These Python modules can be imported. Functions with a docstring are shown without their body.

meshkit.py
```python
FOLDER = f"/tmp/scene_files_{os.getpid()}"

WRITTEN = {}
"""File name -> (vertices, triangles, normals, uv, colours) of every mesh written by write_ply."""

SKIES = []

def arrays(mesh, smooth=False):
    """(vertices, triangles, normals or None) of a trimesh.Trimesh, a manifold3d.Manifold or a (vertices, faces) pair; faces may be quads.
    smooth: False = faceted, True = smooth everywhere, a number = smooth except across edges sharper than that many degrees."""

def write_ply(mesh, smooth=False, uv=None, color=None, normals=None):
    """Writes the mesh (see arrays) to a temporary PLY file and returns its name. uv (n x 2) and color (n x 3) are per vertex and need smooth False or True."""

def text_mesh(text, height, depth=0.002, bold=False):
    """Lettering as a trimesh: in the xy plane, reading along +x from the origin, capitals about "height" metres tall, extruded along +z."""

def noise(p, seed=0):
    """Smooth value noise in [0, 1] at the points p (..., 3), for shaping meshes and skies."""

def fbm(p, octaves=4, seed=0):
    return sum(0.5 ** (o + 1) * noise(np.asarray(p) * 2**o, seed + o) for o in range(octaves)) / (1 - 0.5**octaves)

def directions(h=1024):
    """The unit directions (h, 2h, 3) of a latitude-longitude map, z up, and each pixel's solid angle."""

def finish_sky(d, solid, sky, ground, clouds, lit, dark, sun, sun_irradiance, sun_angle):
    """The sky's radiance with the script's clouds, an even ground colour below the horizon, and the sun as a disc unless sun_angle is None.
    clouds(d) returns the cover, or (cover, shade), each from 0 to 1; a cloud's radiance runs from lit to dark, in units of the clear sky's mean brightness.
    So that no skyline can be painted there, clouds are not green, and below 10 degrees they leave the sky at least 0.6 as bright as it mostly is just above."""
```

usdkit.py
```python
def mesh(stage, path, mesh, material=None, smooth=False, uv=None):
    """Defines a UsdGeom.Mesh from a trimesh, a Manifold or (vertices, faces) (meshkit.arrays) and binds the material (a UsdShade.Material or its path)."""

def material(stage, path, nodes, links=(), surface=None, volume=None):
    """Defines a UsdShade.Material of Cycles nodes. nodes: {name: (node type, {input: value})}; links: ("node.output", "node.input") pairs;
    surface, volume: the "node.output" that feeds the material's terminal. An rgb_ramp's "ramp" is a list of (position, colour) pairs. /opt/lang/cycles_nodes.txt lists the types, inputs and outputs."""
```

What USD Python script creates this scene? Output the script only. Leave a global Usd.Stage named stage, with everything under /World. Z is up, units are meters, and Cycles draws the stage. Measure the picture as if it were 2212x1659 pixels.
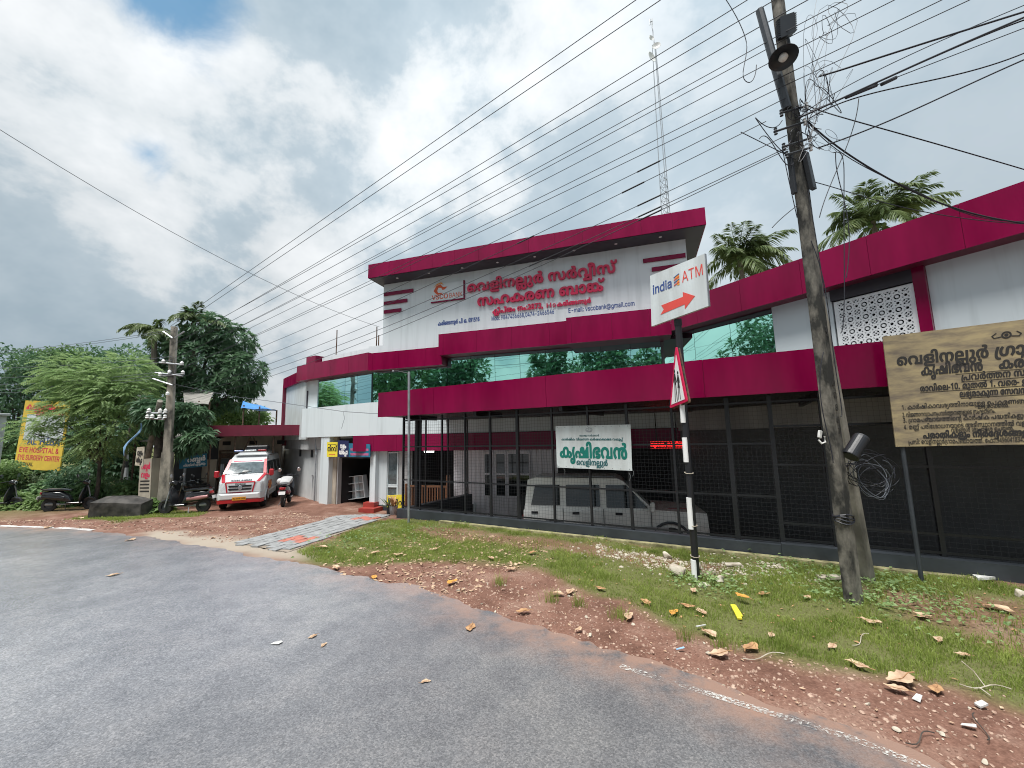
import math, random
import numpy as np
import trimesh, usdkit, meshkit
from shapely.geometry import Polygon, box as sbox, LineString, Point
from shapely.ops import unary_union
from pxr import Usd, UsdGeom, UsdLux, UsdShade, Gf, Sdf, Vt

stage = Usd.Stage.CreateInMemory()
UsdGeom.SetStageUpAxis(stage, UsdGeom.Tokens.z)
UsdGeom.SetStageMetersPerUnit(stage, 1.0)
UsdGeom.Xform.Define(stage, '/World')
R = random.Random(7)
RN = np.random.RandomState(7)

# ------------------------------------------------------------------ camera
FPX, CX, CY = 880.0, 1106.0, 829.5             # focal length and centre, in pixels of a 2212 wide picture
EYE = np.array([0.0, 0.0, 2.1])
PITCH, ROLL = math.atan(115 / FPX), 0.021
FW = np.array([0, math.cos(PITCH), math.sin(PITCH)])
U0 = np.array([0, -math.sin(PITCH), math.cos(PITCH)])
R0 = np.array([1.0, 0, 0])
RT = math.cos(ROLL) * R0 - math.sin(ROLL) * U0
UP = math.sin(ROLL) * R0 + math.cos(ROLL) * U0
cam = UsdGeom.Camera.Define(stage, '/World/camera')
cam.CreateHorizontalApertureAttr(36.0)
cam.CreateVerticalApertureAttr(27.0)
cam.CreateFocalLengthAttr(36.0 * FPX / 2212)
cam.CreateClippingRangeAttr(Gf.Vec2f(0.05, 5000))
cam.CreateExposureAttr(EXPOSURE := 1.8)
m = Gf.Matrix4d(*[float(x) for x in (*RT, 0, *UP, 0, *(-FW), 0, *EYE, 1)])
UsdGeom.Xformable(cam).AddTransformOp().Set(m)

# ------------------------------------------------------------------ sky and sun (bright overcast with broken cloud)
SUN_AZ, SUN_EL = math.radians(215), math.radians(69)   # high, behind the photographer
SUN = np.array([math.sin(SUN_AZ) * math.cos(SUN_EL), math.cos(SUN_AZ) * math.cos(SUN_EL), math.sin(SUN_EL)])
def gap(i, d, r0, r1):
    """Nodes for an opening in the cloud round the direction d: 1 inside, 0 outside."""
    d = np.asarray(d, float); d = d / np.linalg.norm(d)
    return ({f'gd{i}': ('vector_math', {'math_type': 'distance', 'vector2': tuple(d)}),
             f'ga{i}': ('math', {'math_type': 'multiply_add', 'value2': 0.22, 'value3': -0.11}),
             f'gs{i}': ('math', {'math_type': 'add'}),
             f'gm{i}': ('map_range', {'range_type': 'smoothstep', 'from_min': r1, 'from_max': r0, 'to_min': 0.0, 'to_max': 1.0, 'clamp': True})},
            [('tc.generated', f'gd{i}.vector1'), ('wn.fac', f'ga{i}.value1'), (f'gd{i}.value', f'gs{i}.value1'), (f'ga{i}.value', f'gs{i}.value2'), (f'gs{i}.value', f'gm{i}.value')])
def pdir(px, py):
    d = FW + (px - CX) / FPX * RT + (CY - py) / FPX * UP
    return d / np.linalg.norm(d)
g1, l1 = gap(1, pdir(385, -40), 0.01, 0.115)
g2, l2 = gap(2, pdir(322, 335), -0.05, 0.035)
sky_nodes = {
    'tc': ('texture_coordinate', {}),
    'sky': ('sky_texture', {'sky_type': 'single_scattering', 'sun_disc': False, 'sun_elevation': SUN_EL, 'sun_rotation': SUN_AZ, 'air_density': 1.0, 'aerosol_density': 1.0}),
    'wn': ('noise_texture', {'scale': 7.0, 'detail': 7.0, 'roughness': 0.6, 'distortion': 0.3}),
    'mp': ('mapping', {'scale': (1.0, 1.0, 1.35), 'location': (5.3, 2.2, 0.9)}),
    'n1': ('noise_texture', {'scale': 2.5, 'detail': 11.0, 'roughness': 0.58, 'distortion': 0.1}),
    'n2': ('noise_texture', {'scale': 1.1, 'detail': 3.0, 'roughness': 0.5, 'distortion': 0.0}),
    'sh': ('rgb_ramp', {'ramp': [(0.0, (0.42, 0.53, 0.64)), (0.36, (0.48, 0.60, 0.69)), (0.46, (0.60, 0.71, 0.79)), (0.515, (0.88, 0.94, 0.98)), (0.59, (1.04, 1.08, 1.11)), (0.70, (1.18, 1.21, 1.23)), (1.0, (1.25, 1.27, 1.28))]}),
    'sx': ('separate_xyz', {}),
    'side': ('map_range', {'range_type': 'smoothstep', 'from_min': 0.0, 'from_max': 0.65, 'to_min': 0.0, 'to_max': 0.85, 'clamp': True}),
    'flat': ('mix_color', {'b': (0.58, 0.70, 0.79)}),
    'n2r': ('map_range', {'from_min': 0.3, 'from_max': 0.7, 'to_min': 0.86, 'to_max': 1.12, 'clamp': True}),
    'big': ('mix_color', {'blend_type': 'multiply', 'fac': 1.0}),
    'cl': ('vector_math', {'math_type': 'scale', 'scale': 4.55}),
    'el': ('map_range', {'from_min': 0.0, 'from_max': 1.0, 'to_min': 0.82, 'to_max': 1.4}),
    'cl2': ('vector_math', {'math_type': 'scale'}),
    'gx': ('math', {'math_type': 'maximum'}),
    'thin': ('math', {'math_type': 'multiply', 'value2': 0.93}),
    'blue': ('mix_color', {'blend_type': 'multiply', 'fac': 1.0, 'b': (0.72, 1.08, 1.02)}),
    'mix': ('mix_color', {}),
    'bg': ('background_shader', {'strength': 0.05}),
    **g1, **g2}
sky_links = [('tc.generated', 'mp.vector'), ('mp.vector', 'n1.vector'), ('tc.generated', 'n2.vector'), ('tc.generated', 'wn.vector'), ('n1.fac', 'sh.fac'),
             ('tc.generated', 'sx.vector'), ('sx.x', 'side.value'), ('side.result', 'flat.fac'), ('sh.color', 'flat.a'), ('n2.fac', 'n2r.value'),
             ('flat.result', 'big.a'), ('n2r.result', 'big.b'), ('big.result', 'cl.vector1'), ('sx.z', 'el.value'), ('cl.vector', 'cl2.vector1'), ('el.result', 'cl2.scale'),
             ('gm1.result', 'gx.value1'), ('gm2.result', 'gx.value2'), ('gx.value', 'thin.value1'), ('thin.value', 'mix.fac'),
             ('cl2.vector', 'mix.a'), ('sky.color', 'blue.a'), ('blue.result', 'mix.b'), ('mix.result', 'bg.color')] + l1 + l2
sky_mat = usdkit.material(stage, '/World/Looks/sky_look', sky_nodes, sky_links, surface='bg.background')
dome = UsdLux.DomeLight.Define(stage, '/World/sky')
UsdShade.MaterialBindingAPI.Apply(dome.GetPrim()).Bind(sky_mat)
dome.GetPrim().SetCustomDataByKey('label', 'bright overcast sky with white and grey cloud and a blue gap')
dome.GetPrim().SetCustomDataByKey('kind', 'structure')
sun = UsdLux.DistantLight.Define(stage, '/World/sun')
sun.CreateNormalizeAttr(True)
sun.CreateIntensityAttr(0.4)
sun.CreateAngleAttr(22.0)
sun.CreateColorAttr(Gf.Vec3f(1.0, 0.975, 0.94))
sz = SUN; sx = np.cross([0, 0, 1.0], sz); sx /= np.linalg.norm(sx); sy = np.cross(sz, sx)
UsdGeom.Xformable(sun).AddTransformOp().Set(Gf.Matrix4d(*[float(x) for x in (*sx, 0, *sy, 0, *sz, 0, 0, 0, 50, 1)]))

# ------------------------------------------------------------------ measuring from the photograph: pixel -> place in the world
def ray(px, py):
    return FW + (px - CX) / FPX * RT + (CY - py) / FPX * UP
def at(px, py, y):
    """The point seen at the pixel, y metres ahead of the camera."""
    d = ray(px, py)
    return EYE + d * (y / d[1])
def sstep(a, b, x):
    t = np.clip((np.asarray(x, float) - a) / (b - a), 0, 1)
    return t * t * (3 - 2 * t)

class Facade:
    """A vertical plane: s runs right along it, n out of it towards the road, z up."""
    def __init__(self, p, d):
        self.p = np.array([p[0], p[1], 0.0]); d = np.array([d[0], d[1], 0.0]); self.r = d / np.linalg.norm(d)
        self.n = np.array([self.r[1], -self.r[0], 0.0])
    def P(self, s, n, z):
        return self.p + self.r * s + self.n * n + np.array([0, 0, z])
    def hit(self, px, py, n=0.0):
        d = ray(px, py); o = self.p + self.n * n
        t = ((o - EYE) @ self.n) / (d @ self.n)
        q = EYE + d * t
        return (q - self.p) @ self.r, q[2]
    def sn(self, x, y):
        q = np.stack([np.asarray(x, float) - self.p[0], np.asarray(y, float) - self.p[1]], -1)
        return q @ self.r[:2], q @ self.n[:2]
FE = Facade((-3.3, 12.0), (1.734, -1))         # the mesh fence along the front of the bank
UF = Facade((5.07, 13.4), (3.19, -1))          # upper facade, the tower and the wall behind the fence
WF = Facade((5.07, 13.4), (0.586, -1))         # the wing that comes forward on the right
KX = (-5.74, 16.8)
LF = Facade(KX, (1.575, -1))                   # left wing
PF = Facade((-9.99, 19.5), (0.893, -1))        # far end of the left wing

def hz(x, y):
    """Height of the ground."""
    x, y = np.asarray(x, float), np.asarray(y, float)
    s, n = FE.sn(x, y)
    h = -0.08 * sstep(6.0, 0.3, n) * sstep(-8, 0, s) - 0.6 * sstep(11.5, 16.0, y)
    inside = (n < -0.12) & (s > -0.1)
    return np.where(inside, -0.75, h)
def ground(px, py):
    d = ray(px, py); t = 0.5
    for _ in range(4000):
        q = EYE + d * t
        if q[2] < hz(q[0], q[1]): break
        t += 0.02
    return np.array([q[0], q[1], float(hz(q[0], q[1]))])

# ------------------------------------------------------------------ mesh and scene helpers
class MB:
    """Collects shapes; built, they become one mesh."""
    def __init__(self): self.v, self.f, self.k = [], [], 0
    def add(self, v, f):
        v = np.asarray(v, float).reshape(-1, 3); f = np.asarray(f, int)
        if f.shape[1] == 4: f = np.vstack([f[:, [0, 1, 2]], f[:, [0, 2, 3]]])
        self.v.append(v); self.f.append(f + self.k); self.k += len(v); return self
    def tm(self, t, M=None):
        v = np.asarray(t.vertices)
        if M is not None: v = v @ np.asarray(M)[:3, :3].T + np.asarray(M)[:3, 3]
        return self.add(v, t.faces)
    def hexa(self, c):
        """Eight corners: four of one face, then the four opposite."""
        return self.add(c, [[0, 3, 2, 1], [4, 5, 6, 7], [0, 1, 5, 4], [1, 2, 6, 5], [2, 3, 7, 6], [3, 0, 4, 7]])
    def box(self, F, s0, s1, n0, n1, z0, z1):
        if s1 < s0: s0, s1 = s1, s0
        if n1 < n0: n0, n1 = n1, n0
        return self.hexa([F.P(s0, n0, z0), F.P(s0, n1, z0), F.P(s1, n1, z0), F.P(s1, n0, z0), F.P(s0, n0, z1), F.P(s0, n1, z1), F.P(s1, n1, z1), F.P(s1, n0, z1)])
    def cube(self, c, size, rz=0.0, rx=0.0, ry=0.0, ch=0.0):
        """A box of that size round the centre c, its edges chamfered by ch."""
        h = np.array(size, float) / 2
        if ch > 0:
            pts = []
            for i in range(8):
                sg = np.array([1 if i & 1 else -1, 1 if i & 2 else -1, 1 if i & 4 else -1])
                for a in range(3):
                    q = h - ch; q = q.copy(); q[a] = h[a]; pts.append(sg * q)
            t = trimesh.convex.convex_hull(np.array(pts)); v, f = np.array(t.vertices), t.faces
        else:
            v = np.array([[x, y, z] for z in (-1, 1) for x, y in ((-1, -1), (1, -1), (1, 1), (-1, 1))]) * h
            f = [[0, 3, 2, 1], [4, 5, 6, 7], [0, 1, 5, 4], [1, 2, 6, 5], [2, 3, 7, 6], [3, 0, 4, 7]]
        M = rot(rz, rx, ry)
        return self.add(v @ M.T + np.asarray(c, float), f)
    def tube(self, pts, r, sides=8, cap=True):
        p = np.asarray(pts, float); n = len(p); r = np.broadcast_to(np.asarray(r, float), (n,))
        t = np.gradient(p, axis=0); t /= np.linalg.norm(t, axis=1, keepdims=True) + 1e-12
        ref = np.array([0, 0, 1.0]) if abs(t[:, 2]).mean() < 0.9 else np.array([1.0, 0, 0])
        a = np.cross(t, ref); a /= np.linalg.norm(a, axis=1, keepdims=True) + 1e-12
        b = np.cross(t, a); g = np.arange(sides) * 2 * np.pi / sides
        v = p[:, None] + r[:, None, None] * (np.cos(g)[None, :, None] * a[:, None] + np.sin(g)[None, :, None] * b[:, None])
        i, j = np.meshgrid(np.arange(n - 1), np.arange(sides), indexing='ij')
        q = np.stack([i * sides + j, i * sides + (j + 1) % sides, (i + 1) * sides + (j + 1) % sides, (i + 1) * sides + j], -1).reshape(-1, 4)
        f = np.vstack([q[:, [0, 2, 1]], q[:, [0, 3, 2]]])
        v = v.reshape(-1, 3)
        if cap:
            k = len(v); v = np.vstack([v, p[0], p[-1]]); o = (n - 1) * sides
            f = np.vstack([f] + [[[k, j, (j + 1) % sides], [k + 1, o + (j + 1) % sides, o + j]] for j in range(sides)])
        return self.add(v, f)
    def lathe(self, prof, c=(0, 0, 0), axis=(0, 0, 1), sides=24):
        """Profile of (radius, height) turned round the axis through c."""
        w = np.asarray(axis, float); w = w / np.linalg.norm(w)
        a = np.cross(w, [1.0, 0, 0] if abs(w[0]) < 0.9 else [0, 1.0, 0]); a /= np.linalg.norm(a); b = np.cross(w, a)
        g = np.arange(sides) * 2 * np.pi / sides; n = len(prof)
        v = np.array([[np.asarray(c) + w * h + r * (math.cos(x) * a + math.sin(x) * b) for x in g] for r, h in prof]).reshape(-1, 3)
        f = []
        for i in range(n - 1):
            for j in range(sides):
                f.append([i * sides + j, i * sides + (j + 1) % sides, (i + 1) * sides + (j + 1) % sides, (i + 1) * sides + j])
        return self.add(v, f)
    def prism(self, poly, depth, fn):
        """A flat outline (shapely) with thickness; fn maps (x, y, z) rows to the world."""
        for g in getattr(poly, 'geoms', [poly]):
            if g.is_empty or g.area < 1e-9: continue
            t = trimesh.creation.extrude_polygon(g, depth, engine='earcut')
            self.add(fn(np.asarray(t.vertices)), t.faces)
        return self
    def loft(self, rings, close=True, caps=True):
        """Skin over rings of equal point count."""
        rg = np.asarray(rings, float); n, k = rg.shape[:2]; f = []
        for i in range(n - 1):
            for j in range(k if close else k - 1):
                f.append([i * k + j, i * k + (j + 1) % k, (i + 1) * k + (j + 1) % k, (i + 1) * k + j])
        v = rg.reshape(-1, 3)
        self.add(v, f)
        if caps and close:
            for i, o in ((0, 1), (n - 1, -1)):
                c = rg[i].mean(0); vv = np.vstack([rg[i], c])
                self.add(vv, [[k, (j + 1) % k, j] if o > 0 else [k, j, (j + 1) % k] for j in range(k)])
        return self
def rot(rz=0.0, rx=0.0, ry=0.0):
    c, s = math.cos, math.sin
    Z = np.array([[c(rz), -s(rz), 0], [s(rz), c(rz), 0], [0, 0, 1]]); X = np.array([[1, 0, 0], [0, c(rx), -s(rx)], [0, s(rx), c(rx)]]); Y = np.array([[c(ry), 0, s(ry)], [0, 1, 0], [-s(ry), 0, c(ry)]])
    return Z @ Y @ X

TAKEN, BASE = {}, {}
def numbered(parent, name):
    k = TAKEN.get((parent, name), -1) + 1; TAKEN[(parent, name)] = k
    return f'{parent}/{name}' + (f'_{k:03d}' if k else '')
def tag(prim, label=None, cat=None, group=None, kind=None):
    p = prim.GetPrim() if hasattr(prim, 'GetPrim') else prim
    for k, v in (('label', label), ('category', cat), ('group', group), ('kind', kind)):
        if v: p.SetCustomDataByKey(k, v)
    return p
def thing(name, label, cat, base=(0, 0, 0), rz=0.0, group=None, kind=None):
    path = numbered('/World', name); x = UsdGeom.Xform.Define(stage, path)
    x.AddTranslateOp().Set(Gf.Vec3d(*map(float, base)))
    if rz: x.AddRotateZOp().Set(math.degrees(rz))
    BASE[path] = (np.asarray(base, float), rz)
    tag(x, label, cat, group, kind); return path
def obj(name, mb, mat, parent=None, smooth=False, local=False, **kw):
    """One mesh; mb in world coordinates unless local. Returns its path."""
    if isinstance(mb, MB): v, f = np.vstack(mb.v), np.vstack(mb.f)
    else: v, f = np.asarray(mb.vertices), np.asarray(mb.faces)
    path = numbered(parent or '/World', name)
    if parent and not local:
        b, rz = BASE['/World/' + parent.split('/')[2]]
        v = (v - b) @ rot(-rz).T
    p = usdkit.mesh(stage, path, (v, f), mat, smooth=smooth)
    if kw: tag(p, **kw)
    return path
def copy_of(path, name, base, rz, label=None, group=None, scale=None, cat=None):
    new = numbered('/World', name); x = UsdGeom.Xform.Define(stage, new); p = x.GetPrim()
    p.GetReferences().AddInternalReference(path)
    x.ClearXformOpOrder()
    x.AddTranslateOp(opSuffix='at').Set(Gf.Vec3d(*map(float, base))); x.AddRotateZOp(opSuffix='at').Set(math.degrees(rz))
    if scale: x.AddScaleOp(opSuffix='at').Set(Gf.Vec3f(scale, scale, scale))
    p.SetInstanceable(True); tag(p, label, cat, group); return new

# ------------------------------------------------------------------ materials
def pbr(name, col, rough=0.5, var=0.12, scale=3.0, bump=0.0, bscale=60.0, metal=0.0, col2=None, spec=0.5, coat=0.0, detail=5.0, obj_space=False, ramp=(0.35, 0.65), emit=None, stretch=None, rvar=0.0):
    col = np.array(col, float); col2 = col * (1 - var) if col2 is None else np.array(col2, float)
    nodes = {'g': ('texture_coordinate', {}) if obj_space else ('geometry', {}),
             'mp': ('mapping', {'scale': stretch or (1.0, 1.0, 1.0)}),
             'n': ('noise_texture', {'scale': scale, 'detail': detail, 'roughness': 0.6}),
             'r': ('rgb_ramp', {'ramp': [(ramp[0], tuple(col2)), (ramp[1], tuple(np.clip(col * (1 + var * 0.4), 0, 1)))]}),
             'p': ('principled_bsdf', {'roughness': rough, 'metallic': metal, 'specular_ior_level': spec, 'coat_weight': coat})}
    links = [('g.object' if obj_space else 'g.position', 'mp.vector'), ('mp.vector', 'n.vector'), ('n.fac', 'r.fac'), ('r.color', 'p.base_color')]
    if rvar:
        nodes['rr'] = ('map_range', {'from_min': 0.3, 'from_max': 0.7, 'to_min': rough - rvar, 'to_max': rough + rvar}); links += [('n.fac', 'rr.value'), ('rr.result', 'p.roughness')]
    if bump:
        nodes['bn'] = ('noise_texture', {'scale': bscale, 'detail': 4.0}); nodes['b'] = ('bump', {'strength': bump, 'distance': 0.01})
        links += [('mp.vector', 'bn.vector'), ('bn.fac', 'b.height'), ('b.normal', 'p.normal')]
    if emit:
        nodes['p'][1].update(emission_color=emit[0], emission_strength=emit[1])
    return usdkit.material(stage, f'/World/Looks/{name}', nodes, links, surface='p.BSDF')

M = {}
M['red'] = pbr('maroon_panel', (0.200, 0.001, 0.042), 0.20, 0.22, 0.9, spec=0.22, rvar=0.06, stretch=(1.6, 1.6, 0.35), bump=0.02, bscale=1.3)
M['red_dull'] = pbr('maroon_paint', (0.16, 0.012, 0.035), 0.5, 0.2, 1.5)
M['dark_soffit'] = pbr('dark_soffit', (0.035, 0.03, 0.04), 0.5, 0.2, 2.0)
M['white'] = pbr('white_panel', (0.63, 0.69, 0.71), 0.45, 0.03, 2.6, col2=(0.53, 0.585, 0.60), stretch=(1.5, 1.5, 0.12), ramp=(0.28, 0.52))
M['white_in'] = pbr('white_plaster', (0.55, 0.57, 0.57), 0.7, 0.1, 2.0, bump=0.1)
M['shutter'] = pbr('shutter_white', (0.80, 0.77, 0.80), 0.5, 0.08, 2.0)
M['jali'] = pbr('lattice_white', (0.86, 0.88, 0.89), 0.5, 0.04, 2.0)
M['grey_wall'] = pbr('grey_plaster', (0.42, 0.42, 0.42), 0.8, 0.25, 1.2, bump=0.15, stretch=(1, 1, 0.3))
M['stain_wall'] = pbr('stained_cream_plaster', (0.46, 0.41, 0.33), 0.85, 0.3, 1.1, col2=(0.2, 0.17, 0.14), bump=0.2, stretch=(1, 1, 0.35), ramp=(0.3, 0.6))
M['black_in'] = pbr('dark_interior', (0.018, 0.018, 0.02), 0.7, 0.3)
M['dark_grey'] = pbr('dark_grey_paint', (0.035, 0.042, 0.05), 0.5, 0.3, 2.5, bump=0.15, bscale=25)
M['sheet'] = pbr('grey_sheet', (0.11, 0.115, 0.12), 0.6, 0.2, 1.5)
M['black'] = pbr('black_steel', (0.012, 0.013, 0.016), 0.4, 0.2)
M['chrome'] = pbr('bare_metal', (0.55, 0.56, 0.58), 0.25, 0.1, metal=1.0)
M['steel'] = pbr('galvanised_steel', (0.36, 0.38, 0.40), 0.5, 0.25, 6.0, metal=0.6)
M['rust'] = pbr('rusty_steel', (0.16, 0.09, 0.055), 0.8, 0.4, 14.0, col2=(0.05, 0.04, 0.035), bump=0.2)
M['concrete'] = pbr('old_concrete', (0.31, 0.28, 0.23), 0.9, 0.3, 2.6, col2=(0.055, 0.052, 0.045), bump=0.5, bscale=40, ramp=(0.36, 0.60), stretch=(1, 1, 0.45))
M['concrete_light'] = pbr('pale_concrete', (0.27, 0.25, 0.21), 0.9, 0.3, 3.5, col2=(0.10, 0.092, 0.078), bump=0.4, bscale=40, stretch=(1, 1, 0.5))
M['red_step'] = pbr('red_oxide_step', (0.33, 0.045, 0.035), 0.45, 0.25, 3.0)
M['wood'] = pbr('brown_wood', (0.17, 0.075, 0.035), 0.45, 0.3, 2.0, stretch=(4, 4, 0.5))
M['asphalt_patch'] = pbr('road_dust', (0.30, 0.25, 0.20), 0.95, 0.3, 3.0)
M['rubber'] = pbr('black_rubber', (0.014, 0.014, 0.015), 0.75, 0.2)
M['letter_red'] = pbr('red_letter', (0.60, 0.010, 0.075), 0.4, 0.15, 1.5)
M['letter_blue'] = pbr('blue_letter', (0.045, 0.085, 0.26), 0.5, 0.1)
M['letter_black'] = pbr('black_letter', (0.022, 0.02, 0.018), 0.7, 0.2)
M['letter_green'] = pbr('green_letter', (0.0, 0.17, 0.135), 0.5, 0.15, 4.0)
M['letter_teal'] = pbr('dark_teal_letter', (0.03, 0.12, 0.13), 0.5, 0.15, 4.0)
M['letter_white'] = pbr('white_letter', (0.78, 0.78, 0.78), 0.5, 0.05)
M['orange'] = pbr('orange_paint', (0.72, 0.30, 0.04), 0.5, 0.1)
M['flame'] = pbr('logo_flame', (0.62, 0.10, 0.03), 0.5, 0.1)
M['sign_white'] = pbr('sign_white', (0.60, 0.65, 0.66), 0.35, 0.08, 2.5, col2=(0.49, 0.52, 0.52), stretch=(2, 2, 0.3))
M['yellow'] = pbr('yellow_print', (0.80, 0.66, 0.05), 0.45, 0.08)
M['navy'] = pbr('navy_print', (0.015, 0.02, 0.085), 0.4, 0.1)
M['cyan_print'] = pbr('cyan_print', (0.02, 0.17, 0.28), 0.4, 0.3, 8.0)
M['pink_print'] = pbr('pink_print', (0.5, 0.12, 0.25), 0.4, 0.3, 8.0)
M['arrow'] = pbr('faded_red_print', (0.66, 0.075, 0.060), 0.4, 0.08)
M['brown_ply'] = pbr('weathered_sign', (0.33, 0.265, 0.145), 0.75, 0.3, 2.6, col2=(0.13, 0.105, 0.085), bump=0.1, stretch=(1.0, 1.0, 3.5), ramp=(0.30, 0.62))
M['van_white'] = pbr('van_white', (0.62, 0.64, 0.65), 0.18, 0.04, 1.0, coat=0.5)
M['van_red'] = pbr('van_red', (0.42, 0.012, 0.022), 0.2, 0.05, 1.0, coat=0.5)
M['jeep_white'] = pbr('jeep_white', (0.84, 0.83, 0.79), 0.3, 0.06, 1.0, coat=0.3)
M['bike_black'] = pbr('bike_black', (0.014, 0.015, 0.018), 0.2, 0.2, coat=0.4)
M['bike_pink'] = pbr('bike_pink', (0.36, 0.17, 0.17), 0.3, 0.1, coat=0.3)
M['pink_trim'] = pbr('pink_trim', (0.66, 0.06, 0.28), 0.35, 0.1)
M['lamp_red'] = pbr('lamp_red', (0.30, 0.01, 0.015), 0.15, 0.1, coat=0.5)
M['lamp_blue'] = pbr('lamp_blue', (0.02, 0.08, 0.35), 0.15, 0.1, coat=0.5)
M['lamp_clear'] = pbr('lamp_clear', (0.62, 0.66, 0.68), 0.12, 0.25, 30.0, coat=0.6)
M['dark_glass'] = pbr('dark_glass', (0.012, 0.016, 0.018), 0.05, 0.2, spec=0.8)
M['screen_glass'] = pbr('screen_glass', (0.09, 0.12, 0.13), 0.06, 0.5, 6.0, spec=0.9)
M['plate_yellow'] = pbr('plate_yellow', (0.75, 0.33, 0.02), 0.4, 0.05)
M['plate_white'] = pbr('plate_white', (0.75, 0.75, 0.75), 0.4, 0.05)
M['porcelain'] = pbr('porcelain', (0.72, 0.72, 0.70), 0.2, 0.05)
M['cloth_blue'] = pbr('faded_blue_cloth', (0.22, 0.38, 0.58), 0.8, 0.3, 5.0)
M['tarp_blue'] = pbr('blue_tarpaulin', (0.07, 0.24, 0.56), 0.5, 0.2, 3.0)
M['asbestos'] = pbr('grey_roof_sheet', (0.23, 0.22, 0.20), 0.8, 0.3, 2.0)
M['rock'] = pbr('dark_boulder', (0.060, 0.055, 0.050), 0.75, 0.4, 3.0, col2=(0.010, 0.010, 0.010), bump=0.6, bscale=14)
M['stone'] = pbr('pale_stone', (0.50, 0.46, 0.38), 0.9, 0.25, 6.0, col2=(0.30, 0.25, 0.19), bump=0.4, bscale=30)
M['gravel'] = pbr('red_gravel', (0.42, 0.30, 0.23), 0.9, 0.3, 22.0, col2=(0.17, 0.085, 0.062), ramp=(0.38, 0.60))
M['leaf_dry'] = pbr('dry_leaf', (0.43, 0.255, 0.125), 0.7, 0.25, 18.0, col2=(0.26, 0.13, 0.06), obj_space=True)
M['leaf_pale'] = pbr('dry_pale_leaf', (0.50, 0.37, 0.25), 0.7, 0.25, 18.0, col2=(0.35, 0.22, 0.14), obj_space=True)
M['leaf_orange'] = pbr('orange_leaf', (0.62, 0.30, 0.06), 0.6, 0.2, 18.0, obj_space=True)
M['paper'] = pbr('scrap_paper', (0.58, 0.58, 0.56), 0.7, 0.3, 25.0)
M['bark'] = pbr('dark_bark', (0.075, 0.06, 0.05), 0.9, 0.4, 7.0, col2=(0.022, 0.02, 0.017), bump=0.7, bscale=25)
M['bark_palm'] = pbr('palm_bark', (0.20, 0.17, 0.14), 0.9, 0.3, 8.0, bump=0.5, bscale=12)
M['cable'] = pbr('cable_black', (0.012, 0.013, 0.02), 0.5, 0.1)
M['cable_grey'] = pbr('cable_grey', (0.10, 0.11, 0.13), 0.5, 0.1)
M['wire'] = pbr('fence_wire', (0.030, 0.032, 0.036), 0.5, 0.1)
M['led'] = pbr('led_red', (0.3, 0.0, 0.0), 0.5, 0.05, emit=((1.0, 0.02, 0.02), 0.7))
M['tubelight'] = pbr('lit_tube', (0.8, 0.8, 0.8), 0.5, 0.02, emit=((0.95, 1.0, 1.0), 2.2))
M['paver'] = pbr('grey_paver', (0.27, 0.275, 0.275), 0.85, 0.25, 5.0, bump=0.2)
M['paver_red'] = pbr('red_paver', (0.42, 0.15, 0.11), 0.85, 0.25, 5.0, bump=0.2)
M['glass_frame'] = pbr('dark_green_frame', (0.012, 0.03, 0.028), 0.35, 0.1)

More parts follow.
